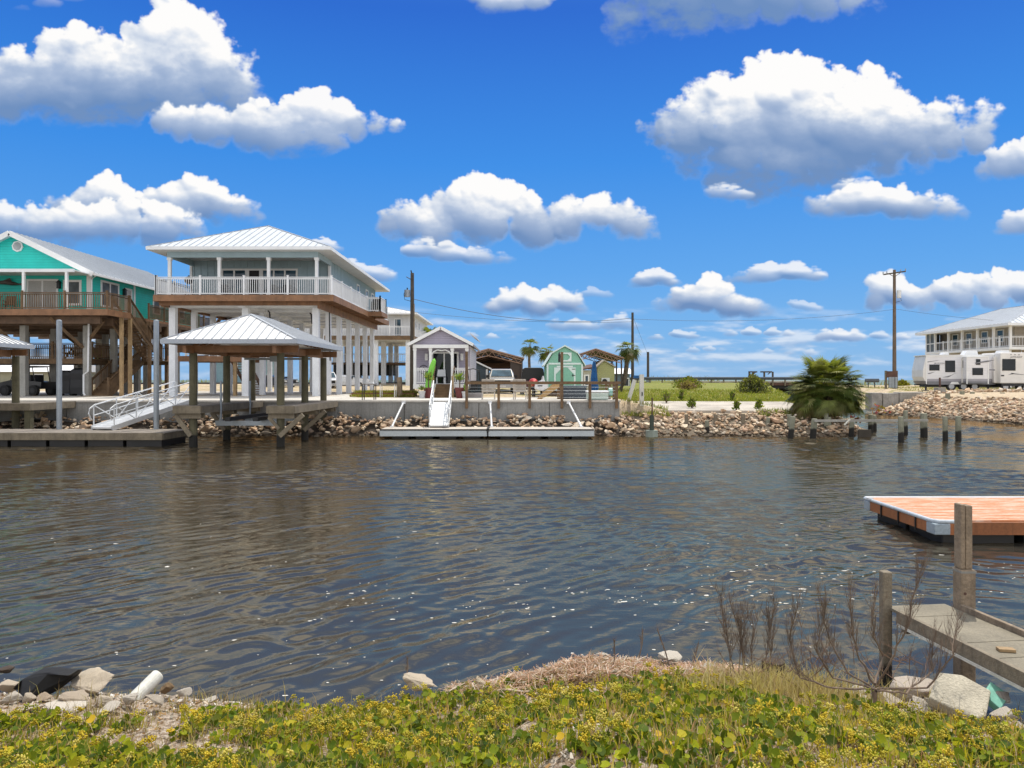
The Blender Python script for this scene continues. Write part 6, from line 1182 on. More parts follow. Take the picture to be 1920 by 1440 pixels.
GREEN=[(.04,.075,.016),(.06,.10,.02),(.09,.13,.028),(.032,.058,.016),(.135,.15,.04)]
def palm(x,Y,ytop,ybase,zb,label,lean=0,R_=.75,n=34,pet=.75,tr=.15):
    X=px(x,Y); zt=pz(ytop,Y)-R_*1.2; r=T('palm_tree',label,'palm',(X,Y,zb),'palms behind the sheds'); m=MB(); k=7
    pts=[(X+lean*(1-t)**2*-1+.05*math.sin(t*7),Y,zb+(zt-zb)*t) for t in np.linspace(0,1,k)]; m.tube(pts,[tr*(1.15-.25*t)+(.05 if t>.85 else 0) for t in np.linspace(0,1,k)],10); P(m,'trunk',trunkm,r)
    m=MB(); col=[]; c=Vector(pts[-1])
    for i in range(n):
        a=random.uniform(0,6.28); e=random.choice([random.uniform(-.75,.2),random.uniform(-.2,1.35)]); d=(math.cos(a)*math.cos(e),math.sin(a)*math.cos(e),math.sin(e)); tint=random.choice(GREEN); 
        if e<-.45 and random.random()<.5: tint=(.14,.11,.05)
        fan(m,col,c,d,pet*random.uniform(.8,1.15)*.75,R_*random.uniform(.8,1.1),13,tint,droop=.45,spread=2.4)
    P(m,'crown',palmm,r,col=col)
palm(993,80,632,725,1.7,'single palm standing tall between the left carport and the mint shed',R_=.85,pet=.8)
palm(1026,76,642,725,1.7,'palm half hidden behind the left roof edge of the mint shed',R_=.85,pet=.8,n=30)
palm(1178,66,633,728,1.7,'palm with brown leaning trunk beside the right carport',lean=.7,R_=.85,pet=.8,tr=.2,n=38)
palm(805,62,609,728,1.7,'palm showing behind the roof of the lilac cottage',R_=.9,pet=.9,n=34)
palm(648,110,600,725,1.8,'far palm glimpsed between the white stilts',R_=.9,pet=.8,n=24); palm(193,60,630,725,1.7,'palm in the shade behind the teal house stairs',R_=.8,pet=.8,n=22)
r=T('round_palm','broad round bushy palm with fan leaves down to the ground','palm bush',(px(1549,36.2),36.2,.95)); X0=px(1549,36.2); Y0=36.2; m=MB()
for k,(dx,dy,h_) in enumerate(((0,0,1.5),(.35,.15,1.1),(-.4,.1,1.0),(.05,-.3,.9))): m.tube([(X0+dx*.4,Y0+dy*.4,.85),(X0+dx,Y0+dy,.95+h_)],[.22,.16],9)
P(m,'trunk',trunkm,r); m=MB(); col=[]
for i in range(400):
    a=random.uniform(0,6.28); e=random.uniform(-.25,1.45) if i%3 else random.uniform(-.2,.8); k=random.uniform(.50,.82); ce,se=math.cos(e),math.sin(e)
    c=Vector((X0+random.uniform(-.35,.35),Y0+random.uniform(-.25,.25),1.45+random.uniform(.0,.9)*(.4+.6*max(0,se))))
    p_=Vector((X0+2.0*ce**.55*math.cos(a)*k,Y0+1.5*ce**.55*math.sin(a)*k,1.62+(2.35*se if se>0 else 2.4*se)*k)); tint=random.choice(GREEN)
    if e<.1 and random.random()<.35: tint=random.choice([(.24,.19,.09),(.17,.14,.06),(.11,.12,.04)])
    elif random.random()<.3: tint=random.choice([(.18,.21,.05),(.26,.26,.10)])
    if p_.z<1.1: p_.z=1.1+random.uniform(0,.2)
    d=p_-c; fan(m,col,c,d,d.length,random.uniform(.52,.78),18,tint,droop=.14,spread=3.3,bend=max(.0,random.gauss(.95,.28)*(1-max(0,e)/1.7)))
P(m,'crown',palmm,r,col=col)
m=MB(); col=[]
for k in range(60):
    c=Vector((px(1640,36)+random.gauss(0,.30),35.6+random.gauss(0,.2),1.0+abs(random.gauss(0,.25)))) if k<30 else Vector((px(random.choice([1598,1592,1606]),34.9)+random.gauss(0,.07),34.7+random.gauss(0,.05),.78+random.gauss(0,.07)))
    s_=random.uniform(.05,.11); d1=Vector((random.gauss(0,1),random.gauss(0,1),random.gauss(0,1))).normalized()*s_; d2=Vector((random.gauss(0,1),random.gauss(0,1),random.gauss(0,1))).normalized()*s_; m.add([c+d1,c+d2,c-d1,c-d2],[(0,1,2,3)]); q=random.choice([(.35,.02,.03),(.25,.04,.04),(.16,.07,.04),(.30,.02,.10)]); col+=[(*q,1)]*4
O(m,'red_bush',leafm,'low red leafed plant at the right foot of the round palm','plant',col=col)
# bushes and weeds
def bush(x,Y,z,w,hh,n,cols,label,name='bush',leaf=.12,dry=False):
    X=px(x,Y); r=T(name,label,'bush',(X,Y,z)); m=MB(); col=[]
    for i in range(n):
        a=random.uniform(0,6.28); rr=random.random()**.5; zz=random.random()**1.2; k=(1-zz**3*.5)*random.uniform(.4,1.1); c=Vector((X+w*.5*rr*k*math.cos(a),Y+w*.5*rr*k*math.sin(a),z+hh*zz*(1-.35*rr)+.05)); d1=Vector((random.gauss(0,.5),random.gauss(0,.5),random.uniform(.2,1))).normalized()*leaf*random.uniform(.6,1.4); d2=d1.cross(Vector((random.gauss(0,1),random.gauss(0,1),.2))).normalized()*leaf*.28
        m.add([c,c+d1*.5+d2,c+d1,c+d1*.5-d2],[(0,1,2,3)]); q=random.choice(cols); kk=random.uniform(.7,1.3); col+=[(q[0]*kk,q[1]*kk,q[2]*kk,1)]*4
    P(m,'foliage',leafm,r,col=col); m=MB()
    for i in range(9): a=random.uniform(0,6.28); m.tube([(X,Y,z-.05),(X+w*.2*math.cos(a),Y+w*.2*math.sin(a),z+hh*.45),(X+w*.38*math.cos(a),Y+w*.38*math.sin(a),z+hh*.8)],[.02,.015,.006],5)
    P(m,'stems',twigm,r)
bush(1412,60,1.45,2.9,1.6,2600,[(.06,.075,.035),(.10,.11,.06),(.13,.12,.08),(.045,.06,.03)],'gray green scraggy bush in front of the road bridge',leaf=.2)
bush(1290,70,1.75,3.0,1.1,1500,[(.06,.10,.02),(.10,.15,.03),(.22,.15,.07)],'green and brown low bush beside the road bridge',leaf=.22); bush(1289,66,1.7,1.7,.75,700,[(.30,.20,.12),(.22,.14,.08)],'dry brown brush heap in front of the low roadside bush',leaf=.22)
bush(1692,105,1.55,2.2,1.0,900,[(.20,.15,.02),(.12,.12,.02)],'yellow green rounded shrub on the skyline left of the trailers',leaf=.25)
for k,(x,Y,z,w,hh,lab) in enumerate(((1249.5,42.0,1.3,.8,1.0,'spiky green weed clump on the slab, left one'),(1297.5,38.2,1.14,.6,.75,'spiky green weed clump at the front edge of the slab'),(1278,45,1.35,.5,.9,'thin green weed at the grassy back of the slab'),(1422,38.0,1.05,.5,.75,'bushy weed at the front edge of the slab near the round palm'),(1373,45.5,1.3,.7,.85,'loose green weed in the grass before the scraggy bush'),(1381,37,1.05,.4,.85,'thin stalky weed growing between rubble and slab'))): bush(x,Y,z,w*.75,hh*.7,90,[(.09,.15,.03),(.14,.20,.04),(.22,.22,.07)],lab,'weed',leaf=.2)
# far grass
def blades(N,fx,fy,fz,h0,h1,cols,w=.012,seed=0,clump=None,keep=None):
    rs=np.random.RandomState(seed); X=fx(rs,N); Y=fy(rs,N); 
    if keep is not None: k=keep(X,Y,rs); X=X[k]; Y=Y[k]
    N=len(X); Z=fz(X,Y); a=rs.rand(N)*6.283; L=h0+(h1-h0)*rs.rand(N)**1.5; ln=rs.rand(N)*.8*L; ww=w*(.6+.8*rs.rand(N))
    dx,dy=np.cos(a)*ln,np.sin(a)*ln; b=rs.rand(N)*6.283; sx,sy=np.cos(b)*ww,np.sin(b)*ww
    V=np.zeros((N,5,3)); V[:,0]=np.stack([X-sx,Y-sy,Z-.01],1); V[:,1]=np.stack([X+sx,Y+sy,Z-.01],1); V[:,2]=np.stack([X+dx*.4+sx*.7,Y+dy*.4+sy*.7,Z+L*.6],1); V[:,3]=np.stack([X+dx*.4-sx*.7,Y+dy*.4-sy*.7,Z+L*.6],1); V[:,4]=np.stack([X+dx,Y+dy,Z+L*.92],1)
    o=(np.arange(N)*5)[:,None]; Fc=np.concatenate([o+np.array([[0,1,2]]),o+np.array([[0,2,3]]),o+np.array([[3,2,4]])]); cc=np.array(cols)[rs.randint(0,len(cols),N)]*(.7+.6*rs.rand(N,1)); return V.reshape(-1,3),Fc,np.repeat(cc,5,0)
gzz=lambda X,Y: gz(X,Y)
V,Fc,cc=blades(17000,lambda r,N:r.uniform(5.6,24,N),lambda r,N:43.3+22*r.rand(N)**1.6,gzz,.05,.22,[(.12,.17,.025),(.18,.22,.03),(.24,.24,.05),(.30,.24,.09)],w=.022,seed=3,keep=lambda X,Y,r:(X<pointedge(Y)-1.6)&(gz(X,Y)>.6))
npmesh('far_grass',V,Fc,leafm,cc,False,'stuff')
V,Fc,cc=blades(2600,lambda r,N:r.uniform(5.3,16.5,N),lambda r,N:36.0+.85*r.rand(N),lambda X,Y:np.maximum(gz(X,Y),.85),.08,.30,[(.10,.16,.03),(.16,.2,.04),(.3,.24,.1)],w=.016,seed=4,keep=lambda X,Y,r:(np.sin(X*2.1)+np.sin(X*.9+2)>.15)|(X<7))
npmesh('edge_grass',V,Fc,leafm,cc,False,'stuff')
V,Fc,cc=blades(5000,lambda r,N:r.uniform(-9.4,-5.7,N),lambda r,N:43.2+2.4*r.rand(N),lambda X,Y:np.where(Y>44.1,G+.2,G),.05,.24,[(.12,.17,.025),(.2,.2,.04),(.3,.2,.08)],w=.015,seed=5)
npmesh('bed_grass',V,Fc,leafm,cc,False,'stuff')
V,Fc,cc=blades(9000,lambda r,N:r.uniform(27,60,N),lambda r,N:60+28*r.rand(N),gzz,.05,.25,[(.26,.22,.10),(.2,.2,.06),(.34,.27,.15)],w=.025,seed=6,keep=lambda X,Y,r:(X>rightbank(Y)+4)&(np.sin(X*.8)+np.sin(Y*.5+X*.3)>-.4))
npmesh('sandy_grass',V,Fc,leafm,cc,False,'stuff')
V,Fc,cc=blades(1500,lambda r,N:r.uniform(-70,60,N),lambda r,N:112+8*r.rand(N),gzz,.3,1.1,[(.16,.14,.06),(.12,.13,.05)],w=.05,seed=8)
npmesh('shore_reeds',V,Fc,leafm,cc,False,'stuff')
# ================================================================ the near bank
def shore(X): return np.interp(X,[-6,-4,-3.3,-2.6,-1.8,-1.0,-.2,.4,1.0,1.6,2.2,2.9,3.4,4.2,6],[6.1,6.0,6.0,5.9,5.75,5.75,5.9,6.25,6.35,6.3,6.15,5.95,5.6,5.2,5.0])
def bankz(X,Y):
    X=np.asarray(X,float);Y=np.asarray(Y,float); d=shore(X)-Y
    z=.08+np.clip(d,0,None)*.28; z=np.where(d>2.7,.08+2.7*.28+(d-2.7)*.05,z); z=np.where(d<0,.10+d*.9,z)
    n=fbm((X*1.3+40).astype(np.float32),(Y*1.3+7).astype(np.float32),401,4)*.10+fbm((X*6).astype(np.float32),(Y*6).astype(np.float32),411,3)*.03
    mound=.10*np.exp(-((X-.75)/1.25)**2-((d-.22)/.32)**2)
    return np.maximum(z+n*np.clip(d+.5,0,1)+mound,-1.2)
xs=np.arange(-9,9.01,.045); ys=np.concatenate([np.arange(-6,2.4,.3),np.arange(2.4,7.2,.045)]); NX,NY=np.meshgrid(xs,ys); NZ=bankz(NX,NY); idx=np.arange(NX.size).reshape(NX.shape)
m,t,b=newmat('near_soil'); co=t.add('ShaderNodeTexCoord').outputs['Object']; n1=t.noise(co,2.2,6,.7); n2=t.noise(co,26,5,.75); n3=t.noise(co,90,3,.7)
col=t.mix(t.ramp(n1,.35,.65),(.20,.135,.085),(.40,.31,.22)); col=t.mix(t.ramp(n2,.45,.62),col,(.52,.44,.36)); col=t.mix(t.ramp(n2,.30,.44),(.055,.035,.022),col); col=t.mix(t.ramp(n3,.35,.6),t.mix(.55,col,(.03,.02,.012)),col)
geo=t.add('ShaderNodeNewGeometry'); z=t.add('ShaderNodeSeparateXYZ'); t.l.new(geo.outputs['Position'],z.inputs[0]); col=t.mix(t.ramp(z.outputs[2],.02,.16),t.mix(.75,col,(.01,.009,.007)),col)
t.l.new(col,b.inputs['Base Color']); b.inputs['Roughness'].default_value=.95; bp=t.add('ShaderNodeBump'); bp.inputs['Strength'].default_value=.9; bp.inputs['Distance'].default_value=.02; t.l.new(n2,bp.inputs['Height']); t.l.new(bp.outputs[0],b.inputs['Normal'])
npmesh('bank',np.stack([NX,NY,NZ],-1).reshape(-1,3),np.stack([idx[:-1,:-1],idx[:-1,1:],idx[1:,1:],idx[1:,:-1]],-1).reshape(-1,4),m,None,True,'structure')
def infr(X,Y,pad=.35): return np.abs(X)<.70*Y+pad
def cover(X,Y):   # where the creeping plants grow
    n=fbm((X*1.1+3).astype(np.float32),(Y*1.1).astype(np.float32),501,3); n2=fbm((X*3+30).astype(np.float32),(Y*3).astype(np.float32),511,2); d=shore(X)-Y
    edge=np.interp(X,[-5,-2.7,-2.1,-1.6,0,.3,1.9,2.5,5],[1.40,1.28,.80,.22,.18,.50,.92,1.40,1.2])
    return (d>edge+.18*n2)&(n+.45*n2>np.interp(X,[-4,-1.5,0,4],[-.06,-.22,-.36,-.28])-.16*np.clip(d-1.2,0,1))
# --- round leaves
rs=np.random.RandomState(21); N=60000; X=rs.uniform(-4.8,4.8,N); Y=rs.uniform(2.75,6.2,N); k=infr(X,Y)&cover(X,Y)&(rs.rand(N)<np.clip(.38+.72*fbm((X*2.3).astype(np.float32),(Y*2.3+60).astype(np.float32),521,3),.04,.85)); X=X[k];Y=Y[k];N=len(X)
Z=bankz(X,Y)+.012+.065*rs.rand(N)**1.2; r_=.011+.019*rs.rand(N)**1.1; nseg=8; th_=np.linspace(0,2*np.pi,nseg,endpoint=False)
tilt=rs.rand(N)*1.15; ta=rs.rand(N)*6.283-.0; nrm=np.stack([np.sin(tilt)*np.cos(ta),np.sin(tilt)*np.sin(ta)-.25,np.cos(tilt)],1); nrm/=np.linalg.norm(nrm,axis=1,keepdims=True)
ax=np.cross(nrm,np.array([.3,.9,.2])); ax/=np.linalg.norm(ax,axis=1,keepdims=True); ay=np.cross(nrm,ax)
V=np.zeros((N,nseg+1,3)); ctr=np.stack([X,Y,Z],1); V[:,0]=ctr-nrm*(r_*.22)[:,None]
for i in range(nseg): rr=r_*(1 if i else .55)*(.92+.16*rs.rand(N)); V[:,i+1]=ctr+ax*(rr*math.cos(th_[i]))[:,None]+ay*(rr*math.sin(th_[i]))[:,None]
o=(np.arange(N)*(nseg+1))[:,None]; Fc=np.concatenate([o+np.array([[0,i+1,(i+1)%nseg+1]]) for i in range(nseg)])
pal=np.array([(.028,.062,.004),(.065,.115,.005),(.15,.20,.007),(.28,.31,.010),(.44,.38,.02),(.58,.38,.03),(.10,.12,.008)]); cc=pal[rs.choice(7,N,p=[.27,.22,.19,.14,.08,.03,.07])]*(.75+.5*rs.rand(N,1))
npmesh('ground_cover',V.reshape(-1,3),Fc,leafm,np.repeat(cc,nseg+1,0),False,'stuff')
# stems under the leaves
S_=np.zeros((N,3,3)); S_[:,0]=np.stack([X+.004,Y,Z-.10],1); S_[:,1]=np.stack([X-.002,Y+.01,Z-.10],1); S_[:,2]=ctr
# --- yellow flower heads
Nf=4300; fx=rs.uniform(-4.8,4.8,Nf); fy=rs.uniform(2.75,6.2,Nf); k=infr(fx,fy)&cover(fx,fy)&(fbm((fx*1.7+9).astype(np.float32),(fy*1.7).astype(np.float32),531,3)+.10*rs.randn(Nf)>.03); fx=fx[k];fy=fy[k];Nf=len(fx); fz=bankz(fx,fy)+.05+.09*rs.rand(Nf)
M_=22; sc_=(.007+.009*rs.rand(Nf,1)); ox=rs.randn(Nf,M_)*sc_; oy=rs.randn(Nf,M_)*sc_; oz=rs.rand(Nf,M_)*.028-.01; c=np.stack([fx[:,None]+ox,fy[:,None]+oy,fz[:,None]+oz],-1).reshape(-1,3); rr=.0042+.0036*rs.rand(len(c)); octa=np.array([(1,0,0),(0,1,0),(-1,0,0),(0,-1,0),(0,0,1),(0,0,-1)],float); of=np.array([(0,1,4),(1,2,4),(2,3,4),(3,0,4),(1,0,5),(2,1,5),(3,2,5),(0,3,5)])
V2=(c[:,None,:]+octa[None]*rr[:,None,None]); o=(np.arange(len(c))*6)[:,None,None]; F2=(o+of[None]).reshape(-1,3); pf=np.array([(.70,.52,.05),(.60,.50,.06),(.74,.62,.15),(.50,.42,.05),(.34,.36,.05)]); ccl=np.repeat(pf[rs.choice(5,Nf,p=[.3,.25,.15,.15,.15])]*(.8+.4*rs.rand(Nf,1)),M_,0)
npmesh('yellow_flowers',V2.reshape(-1,3),F2,leafm,np.repeat(ccl,6,0),False,'stuff')
# --- narrow green leaves, dry stalks, wrack
cov=lambda X,Y,r:infr(X,Y)&cover(X,Y)
V,Fc,cc=blades(68000,lambda r,N:r.uniform(-4.8,4.8,N),lambda r,N:r.uniform(2.75,6.2,N),bankz,.02,.115,[(.30,.32,.010),(.46,.42,.012),(.62,.50,.03),(.70,.52,.14),(.16,.20,.01),(.60,.38,.18),(.52,.28,.15),(.70,.56,.34)],w=.0038,seed=11,keep=cov)
npmesh('green_blades',V,Fc,leafm,cc,False,'stuff')
def drykeep(X,Y,r):
    d=shore(X)-Y; n=fbm((X*2).astype(np.float32),(Y*2+5).astype(np.float32),541,3); return infr(X,Y)&(d>-.08)&((n>.05)|(d<.28)&(X>-2.6))
V,Fc,cc=blades(21000,lambda r,N:r.uniform(-4.8,4.8,N),lambda r,N:r.uniform(2.75,6.4,N),bankz,.02,.14,[(.36,.26,.15),(.28,.18,.10),(.46,.36,.22),(.22,.13,.09),(.40,.27,.20)],w=.0028,seed=12,keep=drykeep)
npmesh('dry_grass',V,Fc,leafm,cc,False,'stuff')
# tall dry grass tuft before the dead shrub
V,Fc,cc=blades(2300,lambda r,N:1.95+r.randn(N)*.36,lambda r,N:5.40+r.randn(N)*.16,bankz,.05,.27,[(.58,.44,.24),(.48,.34,.17),(.66,.54,.33),(.56,.42,.24)],w=.003,seed=13,keep=lambda X,Y,r:shore(X)-Y>.05)
npmesh('dry_tuft',V,Fc,leafm,cc,False,'stuff')
V,Fc,cc=blades(900,lambda r,N:r.uniform(-4.5,4.2,N),lambda r,N:r.uniform(3.2,6.2,N),bankz,.10,.30,[(.44,.30,.18),(.36,.20,.12),(.52,.40,.22),(.30,.16,.11)],w=.0022,seed=33,keep=lambda X,Y,r:infr(X,Y)&(shore(X)-Y>.02)&(r.rand(len(X))<.55))
npmesh('dry_stalks',V,Fc,leafm,cc,False,'stuff')
# reddish wrack of broken stalks lying along the edge
def litter(name,N,fx,fy,L0,L1,cols,w,seed,lift,keep=None,mat=leafm):
    r=np.random.RandomState(seed); X=fx(r,N);Y=fy(r,N); k=infr(X,Y) if keep is None else keep(X,Y,r); X=X[k];Y=Y[k];N=len(X); Z=bankz(X,Y)+lift*r.rand(N); a=r.rand(N)*6.283; e=r.randn(N)*.30; L=L0+(L1-L0)*r.rand(N)**2; d=np.stack([np.cos(a)*np.cos(e),np.sin(a)*np.cos(e),np.sin(e)],1)*L[:,None]; s=np.stack([-np.sin(a),np.cos(a),.3*r.randn(N)],1)*w*(.6+.8*r.rand(N))[:,None]
    c=np.stack([X,Y,Z],1); V=np.stack([c-d/2-s,c-d/2+s,c+d/2+s*.6,c+d/2-s*.6],1); o=(np.arange(N)*4)[:,None]; Fc=o+np.array([[0,1,2,3]]); cc=np.array(cols)[r.randint(0,len(cols),N)]*(.65+.7*r.rand(N,1)); return npmesh(name,V.reshape(-1,3),Fc,mat,np.repeat(cc,4,0),False,'stuff')
litter('wrack_line',19000,lambda r,N:r.uniform(-.5,2.0,N),lambda r,N:shore(r.uniform(-.5,2.0,N))-.02-.50*r.rand(N),.02,.16,[(.50,.29,.21),(.60,.39,.29),(.42,.23,.16),(.66,.50,.39),(.28,.14,.09),(.74,.64,.56)],.0026,14,.09,keep=lambda X,Y,r:(shore(X)-Y>-.04)&(shore(X)-Y<.62))
# pale shell and limestone chips along the water edge
rs=np.random.RandomState(91); N=2600; X=rs.uniform(-4.6,4.4,N); d=np.abs(rs.randn(N))*.22+.02; Y=shore(X)-d; k=infr(X,Y)&((rs.rand(N)<.35)|(X<-1.8)|((X>.2)&(X<1.7))|(X>2.1)); X=X[k];Y=Y[k];N=len(X); Z=bankz(X,Y)+np.where((X>-.4)&(X<1.9),.07*rs.rand(N),0); mV=[];mF=[];mC=[];o=0
for j in range(N):
    Vr,Fr=ROCKS[j%14]; s_=.006+.022*rs.rand()**3; v=(Vr*s_*np.array([1.2,1,.8]))@np.array(Euler((rs.rand(),rs.rand(),rs.rand()*6)).to_matrix()).T+np.array([X[j],Y[j],Z[j]+s_*.3]); mV.append(v); mF.append(Fr+o); o+=len(v); mC.append(np.tile(np.array([(.72,.66,.57),(.62,.52,.40),(.80,.76,.70),(.48,.38,.28)][rs.randint(4)]),(len(v),1)))
npmesh('shell_chips',np.concatenate(mV),np.concatenate(mF),rockn,np.concatenate(mC),False,'stuff')
litter('leaf_litter',22000,lambda r,N:r.uniform(-4.8,4.8,N),lambda r,N:r.uniform(2.7,6.2,N),.008,.05,[(.20,.09,.04),(.34,.20,.12),(.50,.40,.30),(.10,.05,.03),(.58,.52,.46),(.42,.24,.10)],.006,15,.02,keep=lambda X,Y,r:infr(X,Y)&(shore(X)-Y>.05))
# --- loose stones and shell bits
def rockmesh(seed,sub=3,rough=.16,flat=.8):
    bm=bmesh.new(); rsd=random.Random(seed)
    for i in range(13):
        v=Vector((rsd.gauss(0,1),rsd.gauss(0,1),rsd.gauss(0,1))).normalized()*rsd.uniform(.8,1.1); bm.verts.new((v.x,v.y*.85,v.z*flat))
    bmesh.ops.convex_hull(bm,input=bm.verts); bmesh.ops.delete(bm,geom=[v for v in bm.verts if not v.link_faces],context='VERTS'); bmesh.ops.triangulate(bm,faces=bm.faces)
    bmesh.ops.bevel(bm,geom=list(bm.edges),offset=.07,segments=1,affect='EDGES'); bmesh.ops.triangulate(bm,faces=bm.faces); bmesh.ops.subdivide_edges(bm,edges=list(bm.edges),cuts=2,use_grid_fill=True)
    for _ in range(1): bmesh.ops.smooth_vert(bm,verts=bm.verts,factor=.4,use_axis_x=True,use_axis_y=True,use_axis_z=True)
    V=np.array([v.co[:] for v in bm.verts],dtype=np.float32); n=fbm(V[:,0]*2.2+seed,V[:,1]*2.2+V[:,2]*1.7,600+seed,4)*rough+fbm(V[:,0]*7+V[:,2]*3,V[:,1]*7-V[:,2]*5,700+seed,3)*rough*.35
    for v,k in zip(bm.verts,n): v.co*=(1+float(k))
    me=bpy.data.meshes.new('stone'); bm.to_mesh(me); bm.free(); return me
SH=[rockmesh(i,flat=.75) for i in range(7)]
def stone(x,y,Y,wpx,hpx,tint,label,seed=0,rot=None,flat=1):
    """stone whose picture box is centred on x with its foot at row y, at distance Y"""
    X=px(x,Y); w=wpx*Y/F/2; hh=hpx*Y/F/2; z=pz(y,Y)+hh*.75; me=SH[seed%7].copy(); a=me.attributes.new('Col','FLOAT_COLOR','POINT'); n=len(me.vertices); a.data.foreach_set('color',np.tile([*tint,1],(n,1)).astype(np.float32).ravel()); me.materials.append(rockn)
    o=bpy.data.objects.new('shore_rock',me); C.objects.link(o); o.location=(X,Y,z); o.rotation_euler=rot or (random.uniform(-.3,.3),random.uniform(-.3,.3),random.uniform(0,6.28)); o.scale=(w*1.08,w*.95,hh*1.25); return tag(o,label,'rock','rocks on the near bank')
lt=(.66,.56,.43); wt=(.70,.63,.53); br=(.30,.20,.11)
stone(163,1297,5.85,92,52,lt,'large cream boulder at the water edge behind the black plastic sheet',1,(0.1,.1,.4)); stone(18,1296,5.75,44,30,lt,'rounded cream rock cut by the left edge of the picture',2); stone(22,1318,5.5,50,26,wt,'low flat rock in front of the one cut by the left edge',3); stone(54,1316,5.45,34,24,lt,'tan rock just right of the low flat rock by the left edge',4); stone(84,1318,5.42,36,24,(.6,.47,.34),'small pinkish tan rock in front of the black plastic sheet',5)
stone(138,1318,5.4,62,26,(.56,.46,.35),'wedge shaped tan rock below the large cream boulder',6,(.2,.1,.2)); stone(120,1333,5.3,110,24,wt,'long flat slab like pale rock in front of the wedge shaped rock',0,(0,0,.1)); stone(196,1318,5.4,42,18,lt,'low gray tan rock right of the wedge shaped rock',3); stone(246,1318,5.45,40,28,wt,'pale rock leaning against the white pipe',2); stone(313,1300,5.8,32,26,br,'brown pitted rock right of the white pipe',1); stone(290,1318,5.45,44,18,(.6,.52,.42),'flat tan rock in front of the brown pitted rock',5); stone(345,1306,5.6,40,22,wt,'flat white rock farthest right in the left rock group',4); stone(205,1332,5.25,50,16,wt,'small flat white stone in front of the rock group',6); stone(50,1338,5.1,70,18,lt,'long low sandy rock nearest the viewer at left',1); stone(10,1262,6.2,30,18,(.12,.09,.07),'dark wet rock at the far left water edge',2)
stone(783,1290,5.85,72,34,lt,'single pointed tan rock at the middle of the bank edge',6,(.1,.25,.1)); stone(902,1300,5.6,48,38,(.64,.53,.38),'triangular tan rock beside the reddish wrack',4,(.5,.2,.6)); stone(1330,1258,5.95,34,18,wt,'small white rock at the right end of the wrack line',3); stone(1130,1232,6.28,34,10,wt,'low white stones lump under the wrack line',5); stone(1255,1236,6.1,60,16,wt,'white crusty rock in the wrack below the thin bare stalks',0)
stone(1716,1310,5.62,118,52,(.58,.50,.42),'big rough pitted limestone rock under the dead shrub',0,(.1,-.1,.3)); stone(1668,1330,5.35,70,46,(.60,.52,.43),'pale rough rock left of the big pitted rock',2); stone(1725,1338,5.15,56,34,wt,'small white rock below the big pitted rock',5); stone(1756,1332,5.2,36,26,(.5,.45,.40),'gray rock between the pitted rock and the broken slab',3); stone(1878,1318,5.1,44,30,(.52,.47,.42),'gray rough rock behind the turquoise board',1); stone(1885,1348,4.85,60,24,wt,'low crumbly white rock at the right edge of the bank',4); stone(1620,1318,5.5,40,20,wt,'low white rock left of the dead shrub stem',6); stone(1698,1345,5.05,34,18,wt,'small whitish stone in front of the dead shrub',3)
for k,(x,y,Yk,w,hh,lab) in enumerate(((1608,1302,5.7,46,22,'white crumbly rock behind the dead shrub stem, left one'),(1660,1308,5.6,40,24,'white crumbly rock touching the left side of the big pitted rock'),(1585,1318,5.45,34,16,'small tan stone in the dry grass left of the dead shrub'),(1740,1322,5.35,30,20,'pale stone tucked under the right edge of the big pitted rock'),(1905,1372,4.7,54,24,'pale rough stone in the bottom right corner of the bank'),(1560,1300,5.75,40,16,'flat cream stone at the water edge in the dry grass'),(395,1316,5.7,34,12,'flat cream stone at the water edge right of the left rock group'),(1405,1278,5.8,30,14,'tan stone at the foot of the bare twig thicket'))): stone(x,y,Yk,w,hh,(wt,(.62,.54,.44),lt)[k%3],lab,k+1)
# broken concrete slab and turquoise board, white pipe, black sheet
Y=5.05; c_=Vector((px(1802,Y),Y,pz(1312,Y))); sl=T('broken_slab','tilted broken concrete slab lying beside the pier','concrete slab',c_,local=True); sl.rotation_euler=(R(25),R(-5),0); q=MB(); q.prism([(-.22,.01,-.04),(-.02,-.19,-.04),(.06,-.17,-.04),(.21,.02,-.04),(.10,.17,-.04),(-.04,.21,-.04)],(0,0,.08)); so_=P(q,'slab',M('slab_concrete',(.44,.40,.315),.9,.16,scale=6,bump=.8,bscale=55),sl,bevel=.012)
Y=5.1; o=MB(); o.prism([(-.10,-.06,0),(.09,-.06,0),(.09,.07,0),(-.08,.06,0)],(0,0,.05)); bd=O(o,'turquoise_board',tealpl,'turquoise painted board piece behind the tilted slab','board',origin=(0,0,0),bevel=.006); bd.location=(px(1862,Y),Y,pz(1312,Y)); bd.rotation_euler=(R(30),R(-12),R(40))
Y=5.8; o=MB(); a=Vector((px(262,Y),Y-.12,pz(1302,Y))); b_=Vector((px(283,Y),Y+.12,pz(1277,Y))); o.tube([a,b_],.052,18); P_=O(o,'white_pipe',pvc,'short fat white pipe end lying among the left rocks','pipe',smooth=False,origin=tuple(a),bevel=.01)
Y=5.7; m=MB(); pts=[(28,1286),(36,1277),(60,1266),(95,1258),(128,1254),(150,1253),(148,1259),(133,1270),(120,1283),(104,1297),(88,1303),(60,1302),(44,1301),(34,1294)]
fr=[(px(a,Y),Y-.05+.10*math.sin(i),pz(b,Y)) for i,(a,b) in enumerate(pts)]; m.prism(fr,(.02,.10,.01)); O(m,'plastic_sheet',M('black_sheet',(.006,.006,.006),.75,.3,bump=.6,bscale=7),'torn black plastic sheet lying over the left rocks','plastic sheet',bevel=.012)
